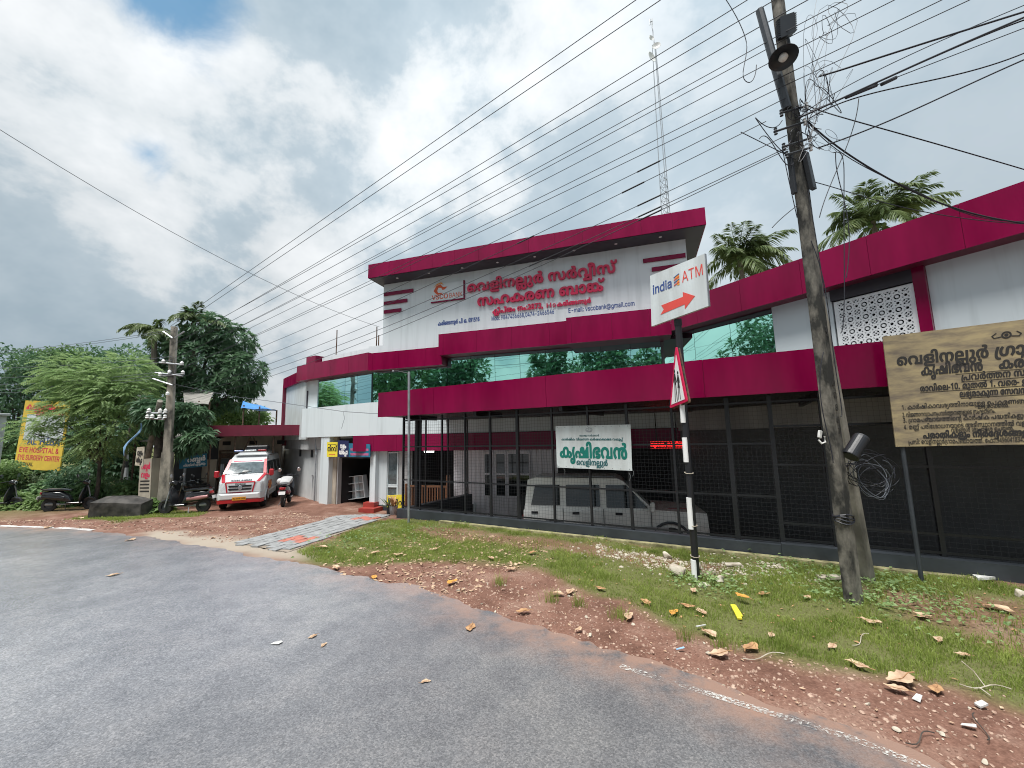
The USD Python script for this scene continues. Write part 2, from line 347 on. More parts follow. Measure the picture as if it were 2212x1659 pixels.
def glass_mat(name, tint, tilt):
    """Mirror-coated window film: a tinted metallic mirror, faintly wavy."""
    return usdkit.material(stage, f'/World/Looks/{name}', {
        'g': ('geometry', {}), 'n': ('noise_texture', {'scale': 0.9, 'detail': 1.0}), 'b': ('bump', {'strength': 0.10, 'distance': 0.05}),
        'p': ('principled_bsdf', {'base_color': tint, 'metallic': 1.0, 'roughness': 0.015})},
        [('g.position', 'n.vector'), ('n.fac', 'b.height'), ('b.normal', 'p.normal')], surface='p.BSDF')
M['mirror'] = glass_mat('mirror_glass_green', (0.42, 0.84, 0.74), 0)
M['mirror2'] = glass_mat('mirror_glass_blue', (0.42, 0.74, 0.74), 0)
M['clear_pane'] = usdkit.material(stage, '/World/Looks/clear_pane', {'f': ('fresnel', {'IOR': 1.5}), 't': ('transparent_bsdf', {'color': (0.8, 0.85, 0.85)}), 'g': ('glossy_bsdf', {'roughness': 0.03}), 'm': ('mix_closure', {})},
    [('f.fac', 'm.fac'), ('t.BSDF', 'm.closure1'), ('g.BSDF', 'm.closure2')], surface='m.closure')
def leaf_mat(name, c1, c2, trans=0.25, rough=0.5, scale=1.2):
    return usdkit.material(stage, f'/World/Looks/{name}', {
        'g': ('geometry', {}), 'n': ('noise_texture', {'scale': scale, 'detail': 3.0}),
        'a': ('math', {'math_type': 'multiply_add', 'value2': 0.45, 'value3': 0.0}), 's': ('math', {'math_type': 'add', 'use_clamp': True}),
        'k': ('math', {'math_type': 'multiply_add', 'value2': 1.1, 'value3': -0.28}),
        'r': ('rgb_ramp', {'ramp': [(0.0, c1), (1.0, c2)]}), 'p': ('principled_bsdf', {'roughness': rough, 'specular_ior_level': 0.4}),
        't': ('translucent_bsdf', {}), 'm': ('mix_closure', {'fac': trans})},
        [('g.position', 'n.vector'), ('g.random_per_island', 'a.value1'), ('n.fac', 'k.value1'), ('a.value', 's.value1'), ('k.value', 's.value2'), ('s.value', 'r.fac'), ('r.color', 'p.base_color'), ('r.color', 't.color'), ('p.BSDF', 'm.closure1'), ('t.BSDF', 'm.closure2')], surface='m.closure')
M['leaf_dark'] = leaf_mat('leaf_dark', (0.048, 0.115, 0.062), (0.24, 0.38, 0.20), 0.4)
M['leaf_mid'] = leaf_mat('leaf_mid', (0.07, 0.15, 0.06), (0.31, 0.45, 0.19), 0.35)
M['leaf_light'] = leaf_mat('leaf_light', (0.17, 0.28, 0.10), (0.52, 0.66, 0.30), 0.45)
M['leaf_grey'] = leaf_mat('leaf_grey', (0.05, 0.09, 0.04), (0.20, 0.27, 0.13), 0.25)
M['leaf_palm'] = leaf_mat('leaf_palm', (0.07, 0.115, 0.04), (0.30, 0.35, 0.15), 0.35, 0.4)
M['grass'] = leaf_mat('grass_blade', (0.18, 0.25, 0.045), (0.54, 0.61, 0.17), 0.5, 0.6, 2.5)
# lettering: outlines of the Malayalam characters on the signs (1000 units to the em) and the lines they are set in
GLYPH = {
71:[[[173,318,241,340,314,340,374,322,418,286,453,206,453,136,432,73,392,27,335,-2,261,-12,186,0,119,35,69,96,51,137,37,241,49,334,109,450,213,530,354,570,510,562,625,512,699,429,733,320,726,197,681,94,578,-11,492,62,562,141,597,245,589,349,536,430,438,470,310,459,272,442,212,390],[161,218,173,145,208,96,271,82,312,108,326,147,324,189,292,239,225,247]]],
55:[[[366,572,469,562,550,531,612,485,655,426,679,359,686,249,672,183,627,97,838,97,838,560,971,560,971,0,498,0,452,68,503,122,539,189,552,277,542,349,511,407,464,448,366,473,265,449,199,380,175,279,187,194,223,124,282,62,193,-11,165,12,92,94,47,197,37,280,57,388,116,482,179,530,262,561]]],
53:[[[734,131,701,57,645,18,558,2,233,-3,189,-21,179,-49,198,-88,245,-100,716,-102,716,-201,240,-200,127,-177,73,-137,47,-78,61,13,108,64,162,87,220,95,542,101,592,128,601,175,583,211,545,229,479,232,479,329,567,345,588,374,589,410,574,438,542,458,451,474,314,469,199,427,183,414,251,426,345,406,384,373,413,306,406,228,379,181,304,133,227,124,159,134,80,188,40,281,48,385,78,445,129,497,248,552,356,570,485,570,633,539,692,498,721,440,716,358,688,319,637,286,673,266,720,217],[148,320,157,257,183,223,224,211,275,231,290,292,263,337,204,344]]],
65:[[[-24,849,52,841,112,815,163,763,183,715,198,608,199,0,65,0,64,597,55,683,39,721,3,748,-49,749,-80,730,-94,707,-94,640,-224,624,-227,632,-229,713,-220,745,-184,796,-130,830]]],
42:[[[309,572,408,555,487,497,533,537,595,563,726,568,816,536,882,476,923,395,934,348,930,216,892,110,793,-11,700,62,758,134,791,208,802,290,794,362,752,437,710,465,661,474,597,455,569,422,559,389,554,0,421,0,416,390,389,447,334,473,267,465,225,438,193,394,175,332,174,264,192,183,217,133,274,62,180,-11,127,46,68,140,45,212,37,294,52,393,94,476,162,536,205,556]]],
222:[[[243,-74,312,-76,346,-88,371,-109,400,-167,400,-241,387,-273,336,-321,297,-333,202,-331,162,-315,104,-250,89,-205,93,-87,119,-32,149,1,59,0,61,354,78,429,127,505,178,541,244,564,324,572,404,564,469,542,519,505,559,452,580,388,587,215,192,215,192,97,722,97,722,560,855,560,855,0,820,0,844,-55,855,-134,845,-209,813,-269,728,-326,647,-337,567,-326,506,-292,479,-257,462,-210,449,-79,413,-22,350,-1,288,-5,231,-34,194,-89],[528,2,565,-68,574,-189,587,-224,635,-251,697,-239,730,-201,741,-135,734,-77,697,-4],[192,-205,212,-244,249,-259,290,-246,304,-205,290,-164,247,-149,188,-167],[281,471,223,434,196,366,192,312,454,312,451,367,423,435,364,471]]],
243:[[[93,-211,22,-146,4,-103,1,-19,44,66,96,104,149,121,184,256,198,380,191,427,171,461,128,473,72,466,51,560,202,570,287,532,326,461,333,404,325,306,276,116,335,88,379,43,402,-17,402,-88,378,-148,307,-211,201,-233],[173,39,110,-1,97,-54,110,-107,173,-146,253,-138,292,-106,302,-82,292,-1,254,31]]],
118:[[[437,473,306,466,242,433,198,383,176,317,179,220,207,146,280,62,193,-11,114,64,58,158,40,236,47,356,95,456,187,531,328,570,419,571,517,555,526,564,562,621,557,672,517,699,427,691,403,781,439,790,535,798,608,789,656,762,683,725,697,666,684,598,618,507,706,419,754,308,764,230,757,159,738,100,705,52,661,16,604,-5,534,-12,447,0,411,16,356,64,322,134,313,177,316,284,352,373],[536,430,466,329,444,220,462,127,486,100,536,85,564,89,604,118,627,223,620,287,599,350]]],
3:[],
58:[[[487,495,558,550,626,570,737,565,817,528,862,478,886,420,914,143,955,98,1034,89,1075,107,1107,142,1129,196,1136,270,1131,327,1106,404,1036,500,1126,573,1226,453,1264,347,1268,210,1239,117,1183,47,1104,3,964,-10,866,18,820,54,779,128,747,421,706,464,641,472,589,451,557,393,550,0,417,0,409,404,384,447,358,464,286,471,221,436,181,361,173,290,184,208,217,133,274,62,180,-11,103,77,54,177,37,297,41,348,68,438,92,476,158,536,248,568,379,563,439,536]]],
225:[[[971,560,971,-281,418,-281,370,-191,648,2,498,0,452,68,517,143,546,216,550,314,529,380,464,448,402,470,295,462,216,407,178,316,181,220,209,146,282,62,193,-11,114,65,58,160,37,280,57,388,116,482,218,548,366,572,512,549,612,485,655,426,679,359,688,288,681,214,661,154,627,97,838,97,838,560],[532,-191,840,-188,840,0,802,0]]],
66:[[[13,732,8,666,-12,626,-49,596,-103,580,-166,580,-216,593,-268,638,-284,682,-277,759,-250,801,-203,831,-137,847,-60,848,35,831,92,804,157,740,176,699,196,591,199,0,65,0,63,587,51,670],[-98,769,-155,758,-180,735,-184,698,-164,669,-116,664,-92,679,-81,720]]],
77:[[[-116,595,-198,604,-280,651,-317,729,-308,828,-191,808,-197,766,-186,718,-156,694,-114,687,-71,694,-41,718,-31,747,-35,808,78,828,86,729,50,651,-33,604]]],
59:[[[306,355,385,331,458,260,482,171,466,97,659,97,613,184,598,283,617,390,652,454,705,508,777,548,870,569,979,570,1111,530,1197,454,1240,354,1246,237,1229,161,1195,95,1091,-11,1004,62,1074,141,1105,216,1108,314,1088,380,1049,430,994,462,887,470,797,430,757,380,736,316,735,249,754,172,834,68,787,0,363,0,316,57,351,138,342,212,310,249,258,262,204,249,166,197,168,115,210,46,111,-11,68,43,39,101,30,169,42,239,80,295,138,335,214,356]]],
23:[[[169,-7,81,34,35,110,32,190,53,244,90,285,149,318,215,335,308,342,333,436,372,495,425,538,490,564,625,568,718,535,781,472,803,432,826,342,932,332,999,311,1063,261,1094,190,1090,108,1071,66,1041,32,953,-7,882,-12,805,0,829,93,886,85,930,93,957,118,966,159,956,198,930,224,897,238,828,245,816,169,775,81,746,48,668,3,527,-10,454,8,407,34,344,4,279,-10],[304,245,192,224,163,188,163,131,198,93,266,85,340,111,319,160],[526,470,492,453,447,388,433,281,439,205,459,147,492,108,538,88,593,88,657,124,684,173,698,241,693,358,673,415,640,454,594,473]]],
50:[[[388,572,503,561,597,527,670,475,721,407,760,283,760,183,734,96,712,62,652,14,528,-12,440,1,377,40,336,97,316,166,319,261,365,352,404,384,453,402,549,405,598,388,542,439,479,464,400,473,310,463,243,431,199,382,176,317,179,220,208,146,280,62,193,-11,114,65,73,126,47,197,40,317,57,389,93,454,149,509,228,548],[631,275,584,308,542,315,511,312,467,285,443,201,453,140,470,110,496,91,533,85,571,92,600,114,627,177]]],
37:[[[171,316,243,340,348,333,400,306,447,236,453,136,415,48,335,-2,261,-12,152,14,93,62,52,137,38,242,43,310,85,423,162,505,267,555,326,568,445,569,536,546,614,496,659,536,723,563,836,570,902,551,972,496,1021,537,1083,564,1212,568,1301,536,1367,476,1407,395,1421,297,1413,215,1391,142,1355,77,1278,-11,1184,62,1242,134,1275,208,1286,290,1278,361,1238,436,1173,471,1101,464,1064,435,1050,404,1041,0,908,0,905,371,888,429,844,466,795,474,748,465,713,441,695,410,683,339,682,0,549,0,543,357,528,406,490,449,414,473,306,462,239,426,212,399],[162,218,174,145,208,96,271,82,312,108,326,147,325,190,293,240,225,247]]],
46:[[[175,318,243,340,316,340,375,322,435,263,456,172,445,103,392,27,335,-2,261,-12,187,0,120,35,70,96,42,186,43,310,59,370,120,468,212,534,326,568,494,561,574,527,614,496,659,537,722,563,853,568,901,556,978,509,1008,476,1049,395,1063,297,1059,240,1040,166,1005,97,1212,97,1212,560,1345,560,1345,0,874,0,832,59,909,183,927,261,926,328,896,417,860,453,814,472,737,463,705,435,691,406,682,343,682,0,548,0,543,357,528,406,490,449,415,473,306,462,239,426,212,399],[162,218,174,145,208,96,271,82,312,108,326,147,325,190,293,240,250,249,202,240]]],
64:[[[520,282,508,171,484,105,418,29,352,-2,223,-10,130,19,54,92,19,180,155,203,193,117,222,93,264,84,314,95,361,151,381,243,377,351,349,432,315,465,267,476,212,458,177,413,158,358,23,382,51,449,97,511,142,543,200,565,273,572,357,562,446,510,498,425]]],
173:[[[157,-3,75,43,45,92,34,154,58,232,135,294,80,327,50,368,40,423,50,475,100,537,157,563,232,572,303,566,424,520,490,557,538,568,649,568,698,556,741,535,805,472,827,432,850,342,956,332,1024,311,1087,261,1118,190,1114,108,1095,66,1065,32,977,-7,906,-12,829,0,853,93,910,85,954,93,981,118,990,159,980,198,954,224,920,238,852,245,841,169,799,81,770,48,692,3,551,-10,478,8,424,39,309,-7,234,-12],[272,244,197,224,167,188,167,131,204,93,293,89,361,117,328,246],[358,437,303,468,225,474,177,447,171,395,183,372,213,353,330,343],[550,470,516,453,472,388,457,281,464,205,483,147,516,108,562,88,617,88,681,124,708,173,722,241,717,358,697,415,664,454,619,473]]],
166:[[[482,-74,551,-76,585,-88,611,-108,641,-167,641,-241,628,-273,579,-321,541,-333,445,-331,404,-315,344,-250,329,-206,326,-119,344,-59,377,-10,424,28,411,36,344,4,254,-11,169,-7,119,8,52,68,30,159,53,244,113,301,190,331,308,342,333,436,372,495,425,538,490,564,567,572,675,556,718,535,781,472,803,432,826,342,932,332,999,311,1047,279,1077,241,1094,190,1090,108,1071,66,1039,31,1084,-55,1092,-173,1052,-269,1000,-312,929,-334,858,-336,786,-318,747,-293,720,-259,702,-212,682,-65,639,-20,568,-5,506,-18,469,-40,436,-89],[722,39,778,-10,802,-60,814,-188,828,-224,876,-251,936,-239,969,-202,980,-136,973,-79,952,-27,940,-8,805,0,829,93,910,87,957,118,965,174,949,208,897,238,828,245,799,123,775,85],[431,-204,451,-244,492,-259,531,-246,545,-204,531,-164,491,-149,427,-169],[243,242,192,224,168,199,159,145,176,108,198,93,248,84,340,111,319,160,304,245],[526,470,492,453,447,388,433,281,439,205,459,147,492,108,538,88,593,88,657,124,684,173,698,241,693,358,673,415,640,454,594,473]]],
44:[[[257,358,348,346,439,287,479,202,481,150,466,97,758,97,758,560,892,560,892,0,363,0,316,57,351,138,342,212,310,249,258,262,204,249,166,197,168,115,210,46,111,-11,68,43,39,101,30,169,42,239,80,295,138,335]]],
38:[[[448,474,307,466,241,433,198,382,176,316,179,220,207,146,280,62,193,-11,114,64,58,158,40,236,46,353,91,453,146,508,223,548,322,569,452,568,558,538,663,567,797,570,892,548,965,509,1036,423,1067,318,1060,196,1015,94,911,-11,827,62,881,120,919,188,932,277,922,351,891,410,841,453,771,475,673,475,664,474,732,399,777,289,779,177,756,95,709,36,640,0,505,-9,426,16,368,65,347,98,320,228,330,307,361,378],[552,430,487,355,463,295,454,231,461,166,478,123,504,98,551,85,599,97,625,122,642,164,648,226,640,294,617,354]]],
6:[[[203,-9,131,12,56,80,33,143,42,249,78,306,133,346,204,367,323,359,413,307,449,250,461,179,449,109,413,52,357,12,286,-9],[220,273,165,233,157,149,166,126,199,93,270,85,325,125,334,209,325,233,292,265]]],
290:[[[120,-11,71,21,60,67,71,114,120,144,181,139,210,114,218,93,210,21,181,-4]],[[120,398,71,429,60,475,71,522,120,553,181,547,210,522,218,502,210,429,181,404]]],
282:[[[42,0,42,98,331,399,369,468,376,517,365,568,316,605,224,601,116,538,42,626,135,689,220,718,332,721,407,700,464,659,500,601,513,532,502,458,471,392,421,328,213,116,535,116,535,0]]],
288:[[[238,-8,120,29,68,77,52,107,38,181,56,264,106,327,178,373,117,420,76,479,62,526,64,589,92,648,143,690,211,715,325,721,429,690,497,620,511,552,494,478,449,421,381,377,455,330,511,268,530,215,529,146,501,80,448,31,375,0],[285,91,374,117,391,136,405,188,378,252,277,317,190,255,166,188,180,138,196,118,249,94],[287,434,360,483,382,542,378,567,354,602,285,622,217,601,190,542,213,483]]],
287:[[[117,0,391,597,31,597,31,713,535,713,535,624,261,0]]],
283:[[[244,-10,134,0,40,29,40,146,136,111,231,99,321,112,370,152,383,235,355,283,284,309,150,314,150,421,247,422,329,444,366,488,369,551,346,590,325,603,264,613,201,606,106,559,41,653,181,715,317,722,428,689,494,619,507,552,487,469,434,410,355,373,407,363,484,320,523,251,525,165,496,92,440,37,356,2]]],
276:[[[208,116,215,105,201,56,129,-129,31,-129,80,116]]],
175:[[[174,319,278,343,345,333,397,306,444,236,451,136,430,73,363,10,298,-10,182,0,115,35,65,95,38,181,39,291,71,387,133,462,219,517,328,553,455,570,626,568,745,547,833,568,950,571,1023,558,1080,535,1164,468,1207,511,1277,550,1363,570,1460,570,1571,536,1632,470,1643,415,1634,359,1604,314,1552,279,1606,250,1642,203,1654,143,1649,98,1604,30,1566,7,1458,-12,1345,0,1363,95,1463,87,1501,101,1519,131,1515,182,1485,213,1443,226,1362,229,1362,325,1467,336,1491,352,1508,382,1498,441,1438,473,1376,473,1323,460,1266,417,1239,371,1221,281,1219,0,1084,0,1083,304,1073,374,1029,442,977,469,903,479,947,433,963,355,939,299,884,259,928,234,963,192,973,112,938,43,852,-3,761,-12,657,3,582,46,533,111,510,192,515,311,559,412,614,473,447,472,321,445,231,395],[159,217,171,146,206,96,269,82,310,108,324,147,323,188,291,239,248,249,200,240],[758,451,684,391,649,326,634,260,637,190,647,150,690,100,720,87,785,85,836,111,843,163,803,200,722,207,722,303,772,306,814,322,835,371,831,394,803,431]]],
203:[[[485,497,561,552,626,570,740,563,798,536,840,496,889,538,951,564,1027,572,1127,556,1205,509,1235,476,1276,395,1288,256,1261,144,1225,78,1146,-11,1053,62,1111,134,1135,183,1154,261,1153,327,1137,390,1088,452,1042,471,983,470,943,447,914,387,910,0,777,0,770,394,756,429,725,460,647,473,592,450,558,392,550,0,417,0,416,346,408,408,385,447,362,464,289,472,225,438,182,365,173,294,184,209,217,133,274,62,180,-11,84,107,45,212,41,346,69,437,93,476,161,536,253,568,385,563,442,535]]],
68:[[[64,-211,-7,-146,-25,-103,-29,-19,14,66,66,104,119,121,155,256,169,380,162,427,142,461,99,473,43,466,22,560,173,570,257,532,297,461,304,404,296,306,246,116,306,88,349,43,372,-17,372,-88,349,-148,277,-211,172,-233],[144,39,81,-1,68,-54,81,-107,144,-146,224,-138,262,-106,272,-82,263,-1,225,31]]],
20:[[[172,317,243,340,314,340,374,322,434,263,455,172,445,103,414,48,365,10,299,-10,221,-9,150,14,91,62,51,136,41,183,41,287,69,378,124,453,160,484,302,550,484,572,655,551,723,515,746,493,770,439,772,390,756,340,733,312,682,279,736,250,772,203,785,143,779,98,734,29,696,7,588,-12,475,0,493,95,593,87,631,101,649,131,648,173,625,206,572,226,504,229,504,325,598,336,637,378,635,418,623,437,571,464,432,471,316,447,226,394],[161,217,173,145,207,96,271,82,312,108,326,148,324,190,292,240,226,247]]],
278:[[[141,-13,84,6,60,67,84,129,141,146,198,129,221,67,198,6]]],
286:[[[259,-8,192,10,135,46,90,99,58,169,41,255,40,348,68,510,121,611,209,684,337,720,484,715,484,605,345,612,263,586,209,537,179,466,167,377,225,432,282,455,371,457,440,433,511,357,533,281,523,144,485,70,424,19,386,3],[324,104,373,133,390,160,400,269,376,323,356,341,297,355,253,348,217,328,182,283,175,249,183,195,206,147,243,113,275,101]]],
289:[[[166,-10,86,-3,86,108,214,99,281,113,332,142,380,208,404,335,348,281,290,257,198,255,130,279,79,325,47,391,36,476,48,569,87,642,148,693,228,719,347,714,409,686,460,642,513,544,532,410,514,241,471,132,396,49,282,-1],[298,360,338,374,380,414,394,447,392,500,375,550,342,590,296,611,247,609,198,579,182,553,171,443,195,390,215,372]]],
281:[[[400,0,264,0,268,570,133,455,66,538,288,714,400,714]]],
285:[[[243,-10,137,0,52,29,52,148,142,115,208,103,319,115,356,139,378,175,382,259,349,311,319,328,235,341,123,325,67,356,94,714,475,714,475,597,213,597,199,442,337,449,444,408,494,355,510,320,524,236,509,143,466,69,435,41,351,3]]],
72:[[[282,94,275,139,290,203,319,239,368,263,438,271,521,256,577,209,596,162,595,107,575,60,535,22,473,-3,389,-12,296,-4,174,36,84,115,47,190,38,332,64,414,142,503,255,555,344,570,439,570,543,538,582,500,604,427,583,352,526,306,473,292,405,293,325,324,288,380,288,468,228,435,190,385,170,320,177,212,226,128],[390,79,446,85,474,105,482,151,463,181,417,186,391,170,378,128],[396,481,384,432,396,392,419,376,467,381,488,411,479,457,451,475]]],
163:[[[675,556,718,535,781,472,803,432,826,343,915,343,952,425,1000,482,1061,526,1134,555,1216,570,1316,570,1452,530,1540,454,1584,354,1590,237,1557,126,1517,65,1435,-11,1348,62,1403,120,1441,188,1455,277,1444,349,1412,407,1361,448,1294,470,1217,471,1121,438,1073,397,1040,343,1149,338,1207,323,1269,283,1298,242,1312,193,1308,115,1263,36,1225,9,1177,-7,1075,-9,970,33,924,88,909,124,898,246,828,246,816,169,775,81,746,48,668,3,527,-10,454,8,407,34,323,-2,228,-12,119,8,81,34,52,68,30,159,40,219,90,285,169,325,308,342,333,436,372,495,425,538,490,564,567,572],[319,160,304,245,243,242,192,224,168,199,158,162,176,108,198,93,248,84,340,111],[1019,246,1023,157,1051,104,1114,81,1166,100,1183,133,1184,168,1158,220,1120,239,1076,245],[526,470,492,453,447,388,433,281,439,205,459,147,492,108,538,88,593,88,657,124,684,173,698,241,693,358,673,415,640,454,594,473]]],
57:[[[348,346,415,310,458,260,482,171,466,97,704,97,704,231,568,255,508,296,488,322,464,413,473,466,502,513,548,550,612,570,699,568,760,547,794,519,820,476,835,337,889,361,941,402,1054,560,1186,560,1186,0,363,0,316,57,351,138,342,212,310,249,258,262,204,249,166,197,168,115,210,46,111,-11,51,71,32,134,33,205,58,268,107,317,174,348,257,358]]],
167:[[[119,8,52,68,30,159,40,219,70,266,113,301,169,325,308,342,333,436,372,495,425,538,490,564,624,568,717,535,781,472,803,432,826,342,966,322,1045,279,1073,244,1088,199,1084,133,1064,97,1309,97,1309,231,1174,255,1114,296,1081,350,1070,413,1079,466,1108,513,1154,550,1217,570,1281,571,1348,556,1382,535,1414,499,1434,449,1440,337,1494,361,1546,402,1659,560,1791,560,1791,0,906,0,882,94,925,106,951,130,957,188,915,230,828,245,816,169,775,81,745,48,667,3,527,-10,454,8,407,34,323,-2,228,-12],[243,242,192,224,168,198,159,145,176,108,198,93,248,84,340,111,319,160,304,245],[525,470,492,453,448,388,433,281,439,205,459,147,492,108,538,88,593,88,639,107,684,173,698,241,693,358,673,415,640,454,594,473]]],
48:[[[444,570,541,553,617,519,667,480,698,439,726,361,735,296,736,0,57,0,61,329,83,414,108,460,173,519,243,552,333,570],[190,92,306,209,371,320,381,422,366,455,347,469,298,472,260,457,210,393,191,299],[358,95,603,97,601,294,590,362,549,433,484,475,514,400,506,309,458,212]]],
67:[[[64,-211,-7,-146,-25,-103,-29,-19,14,66,66,104,119,121,155,256,169,380,162,427,141,461,99,473,43,466,22,560,173,570,257,532,297,461,304,404,296,306,246,116,306,88,349,43,372,-18,372,-88,349,-148,278,-211,172,-233],[195,-141,247,-104,255,-26,216,27,148,34,97,-3,89,-81,129,-134]]],
208:[[[401,-55,465,-72,523,-121,540,-163,535,-229,758,-229,758,0,363,0,316,57,347,118,350,188,329,233,287,259,220,256,181,227,163,180,163,138,176,96,210,46,111,-11,51,71,32,134,33,205,58,268,107,317,174,348,257,358,348,346,415,310,458,260,482,171,466,97,758,97,758,560,892,560,892,-321,452,-321,413,-264,430,-217,423,-171,401,-147,363,-138,325,-147,296,-187,298,-235,325,-280,240,-325,198,-266,183,-220,184,-165,204,-119,243,-83,296,-60]]],
69:[[[46,-330,-27,-322,-108,-280,-147,-205,-144,-131,-102,-65,-21,-29,59,-26,137,-46,47,224,40,304,49,396,114,560,251,560,188,418,173,313,187,211,271,-49,274,-167,246,-241,193,-291,124,-320],[147,-150,89,-123,24,-120,-16,-144,-22,-193,10,-226,85,-228,127,-202]]],
47:[[[437,572,530,565,605,542,675,481,686,393,650,332,594,309,443,301,421,290,415,272,438,247,580,238,656,206,688,139,687,96,668,53,603,5,532,-10,409,-8,281,23,322,112,477,85,530,89,562,109,562,130,549,144,374,162,329,184,302,219,291,287,306,332,327,356,384,386,541,399,561,415,558,441,528,463,471,473,379,471,289,442,255,417,207,350,182,215,208,19,82,-4,56,107,47,221,51,290,90,407,167,496,220,529,283,553]]],
117:[[[338,571,430,546,500,491,562,536,657,566,774,571,870,555,915,621,910,672,870,699,780,691,756,781,888,798,988,777,1036,725,1050,666,1037,598,972,507,1059,420,1096,348,1114,270,1110,160,1091,100,1059,52,1014,16,956,-5,887,-12,800,0,765,16,709,64,675,134,666,177,670,284,705,373,790,473,718,475,650,461,614,440,567,368,555,287,554,0,421,0,416,390,406,423,378,456,314,474,267,465,225,438,182,365,173,294,184,209,217,133,274,62,180,-11,104,76,55,175,37,294,52,393,94,476,162,536,254,568],[889,430,809,301,798,192,826,112,853,92,889,85,917,89,957,118,978,179,979,251,958,337,930,388]]],
162:[[[296,560,206,320,185,216,174,73,180,-2,215,-68,273,-93,354,-90,366,-188,282,-195,183,-181,112,-139,65,-71,40,70,63,281,157,560]]],
25:[[[654,572,753,557,832,513,887,444,916,352,918,257,891,144,855,79,776,-11,683,62,754,158,774,209,785,292,777,363,755,417,722,453,679,471,603,462,562,417,549,349,536,150,513,88,467,35,381,-4,252,-8,163,22,95,79,52,161,41,210,45,347,84,453,182,573,274,500,217,429,184,353,173,270,180,196,217,122,254,96,299,87,354,98,395,143,417,388,454,482,495,525,545,554]]],
180:[[[175,318,243,340,316,340,375,322,435,263,456,172,445,103,392,27,335,-2,223,-9,152,14,93,62,52,137,38,242,59,370,85,423,162,505,267,555,390,572,537,546,623,488,689,537,778,566,908,570,998,548,1080,568,1194,569,1284,548,1352,508,1399,455,1429,394,1445,297,1437,223,1417,162,1378,97,1588,97,1588,560,1722,560,1722,0,808,0,808,97,1234,97,1258,128,1303,227,1309,290,1300,358,1250,435,1160,475,1097,476,1140,435,1178,353,1183,306,1172,240,1118,170,1027,138,951,138,886,156,838,191,807,242,797,306,814,386,835,423,889,476,808,472,737,439,704,397,687,342,682,0,548,0,543,358,528,406,490,449,415,473,306,462,239,426,212,399],[162,218,174,145,208,96,271,82,312,108,326,147,325,190,293,240,250,249,202,240],[961,420,928,357,926,275,957,235,1013,231,1042,250,1054,275,1052,357,1034,400,993,449]]],
49:[[[426,532,492,562,570,572,638,565,696,545,743,512,777,465,798,405,800,274,762,170,688,84,762,85,839,110,870,131,917,190,942,269,943,348,917,446,879,510,982,572,1037,491,1078,361,1072,231,1024,118,929,34,837,0,781,-9,651,-8,565,14,480,-7,347,-9,246,13,165,55,103,116,48,237,41,379,65,458,87,491,148,542,232,569,323,570],[353,445,320,468,282,475,240,467,207,445,185,409,173,361,184,243,222,169,283,115,364,86,442,83,376,161,338,264,331,358],[565,116,639,200,662,261,670,333,664,394,645,436,618,461,569,475,514,460,487,432,470,389,465,332,472,265,492,204,525,153]]],
196:[[[419,571,553,539,655,568,799,566,889,536,960,481,1065,548,1169,571,1276,568,1378,539,1519,571,1666,562,1783,509,1855,423,1885,318,1878,196,1834,94,1730,-11,1645,62,1714,141,1745,215,1748,315,1728,382,1687,433,1627,466,1483,474,1551,400,1595,290,1598,177,1574,95,1527,36,1459,0,1370,-12,1281,0,1244,16,1186,65,1150,136,1139,228,1149,307,1180,378,1267,474,1154,472,1084,438,1039,370,1028,299,1026,0,893,0,892,302,870,400,835,443,788,468,670,476,732,399,760,347,782,227,770,134,735,62,677,15,599,-9,505,-9,463,0,395,38,348,98,332,136,320,228,330,307,383,410,447,474,349,475,307,466,241,433,184,350,174,279,186,194,222,124,280,62,193,-11,114,64,58,158,37,280,56,388,116,482,182,530,271,561],[551,430,506,384,473,328,454,231,461,166,478,123,504,98,551,85,599,97,625,122,642,164,648,226,640,294,617,354],[1367,428,1305,354,1281,295,1273,231,1279,166,1296,123,1322,98,1370,85,1417,98,1443,122,1460,164,1466,226,1459,294,1436,353,1401,404]]],
52:[[[855,0,59,0,61,354,91,458,151,525,209,555,283,570,366,570,439,555,496,525,541,480,572,422,586,349,587,215,192,215,192,97,722,97,722,560,855,560],[281,471,223,434,196,366,192,312,454,312,451,367,423,435,364,471]]],
277:[[[32,212,32,324,290,324,290,212]]],
280:[[[233,-6,147,33,86,108,66,159,42,283,50,498,83,607,142,682,230,720,338,720,424,682,457,649,505,556,529,431,526,249,493,119,428,33,328,-8],[306,103,340,119,374,170,391,251,396,395,387,493,365,565,324,606,285,614,230,596,197,544,180,463,176,318,184,219,206,148,247,109]]],
119:[[[459,472,396,478,307,466,241,433,198,382,176,316,179,220,207,146,280,62,193,-11,92,93,58,158,40,236,40,317,56,388,92,453,147,508,270,561,382,572,484,562,566,534,688,566,794,572,907,566,1014,543,1063,601,1073,642,1066,672,1026,699,936,691,912,781,1045,798,1144,777,1192,725,1204,685,1203,631,1177,566,1116,496,1193,435,1253,337,1273,223,1266,156,1247,99,1215,52,1170,16,1112,-5,997,-9,956,0,890,37,865,64,831,134,821,254,861,373,932,460,828,474,737,472,676,463,732,399,777,289,779,177,770,134,735,62,677,15,597,-9,503,-9,425,15,368,62,347,94,323,171,322,258,358,366,404,426],[563,421,521,387,472,313,454,211,461,158,478,120,504,97,551,85,599,97,625,122,642,164,648,226,630,325,600,380],[1035,420,975,329,953,220,972,127,995,100,1045,85,1096,100,1113,118,1137,218,1129,278,1108,334]]],
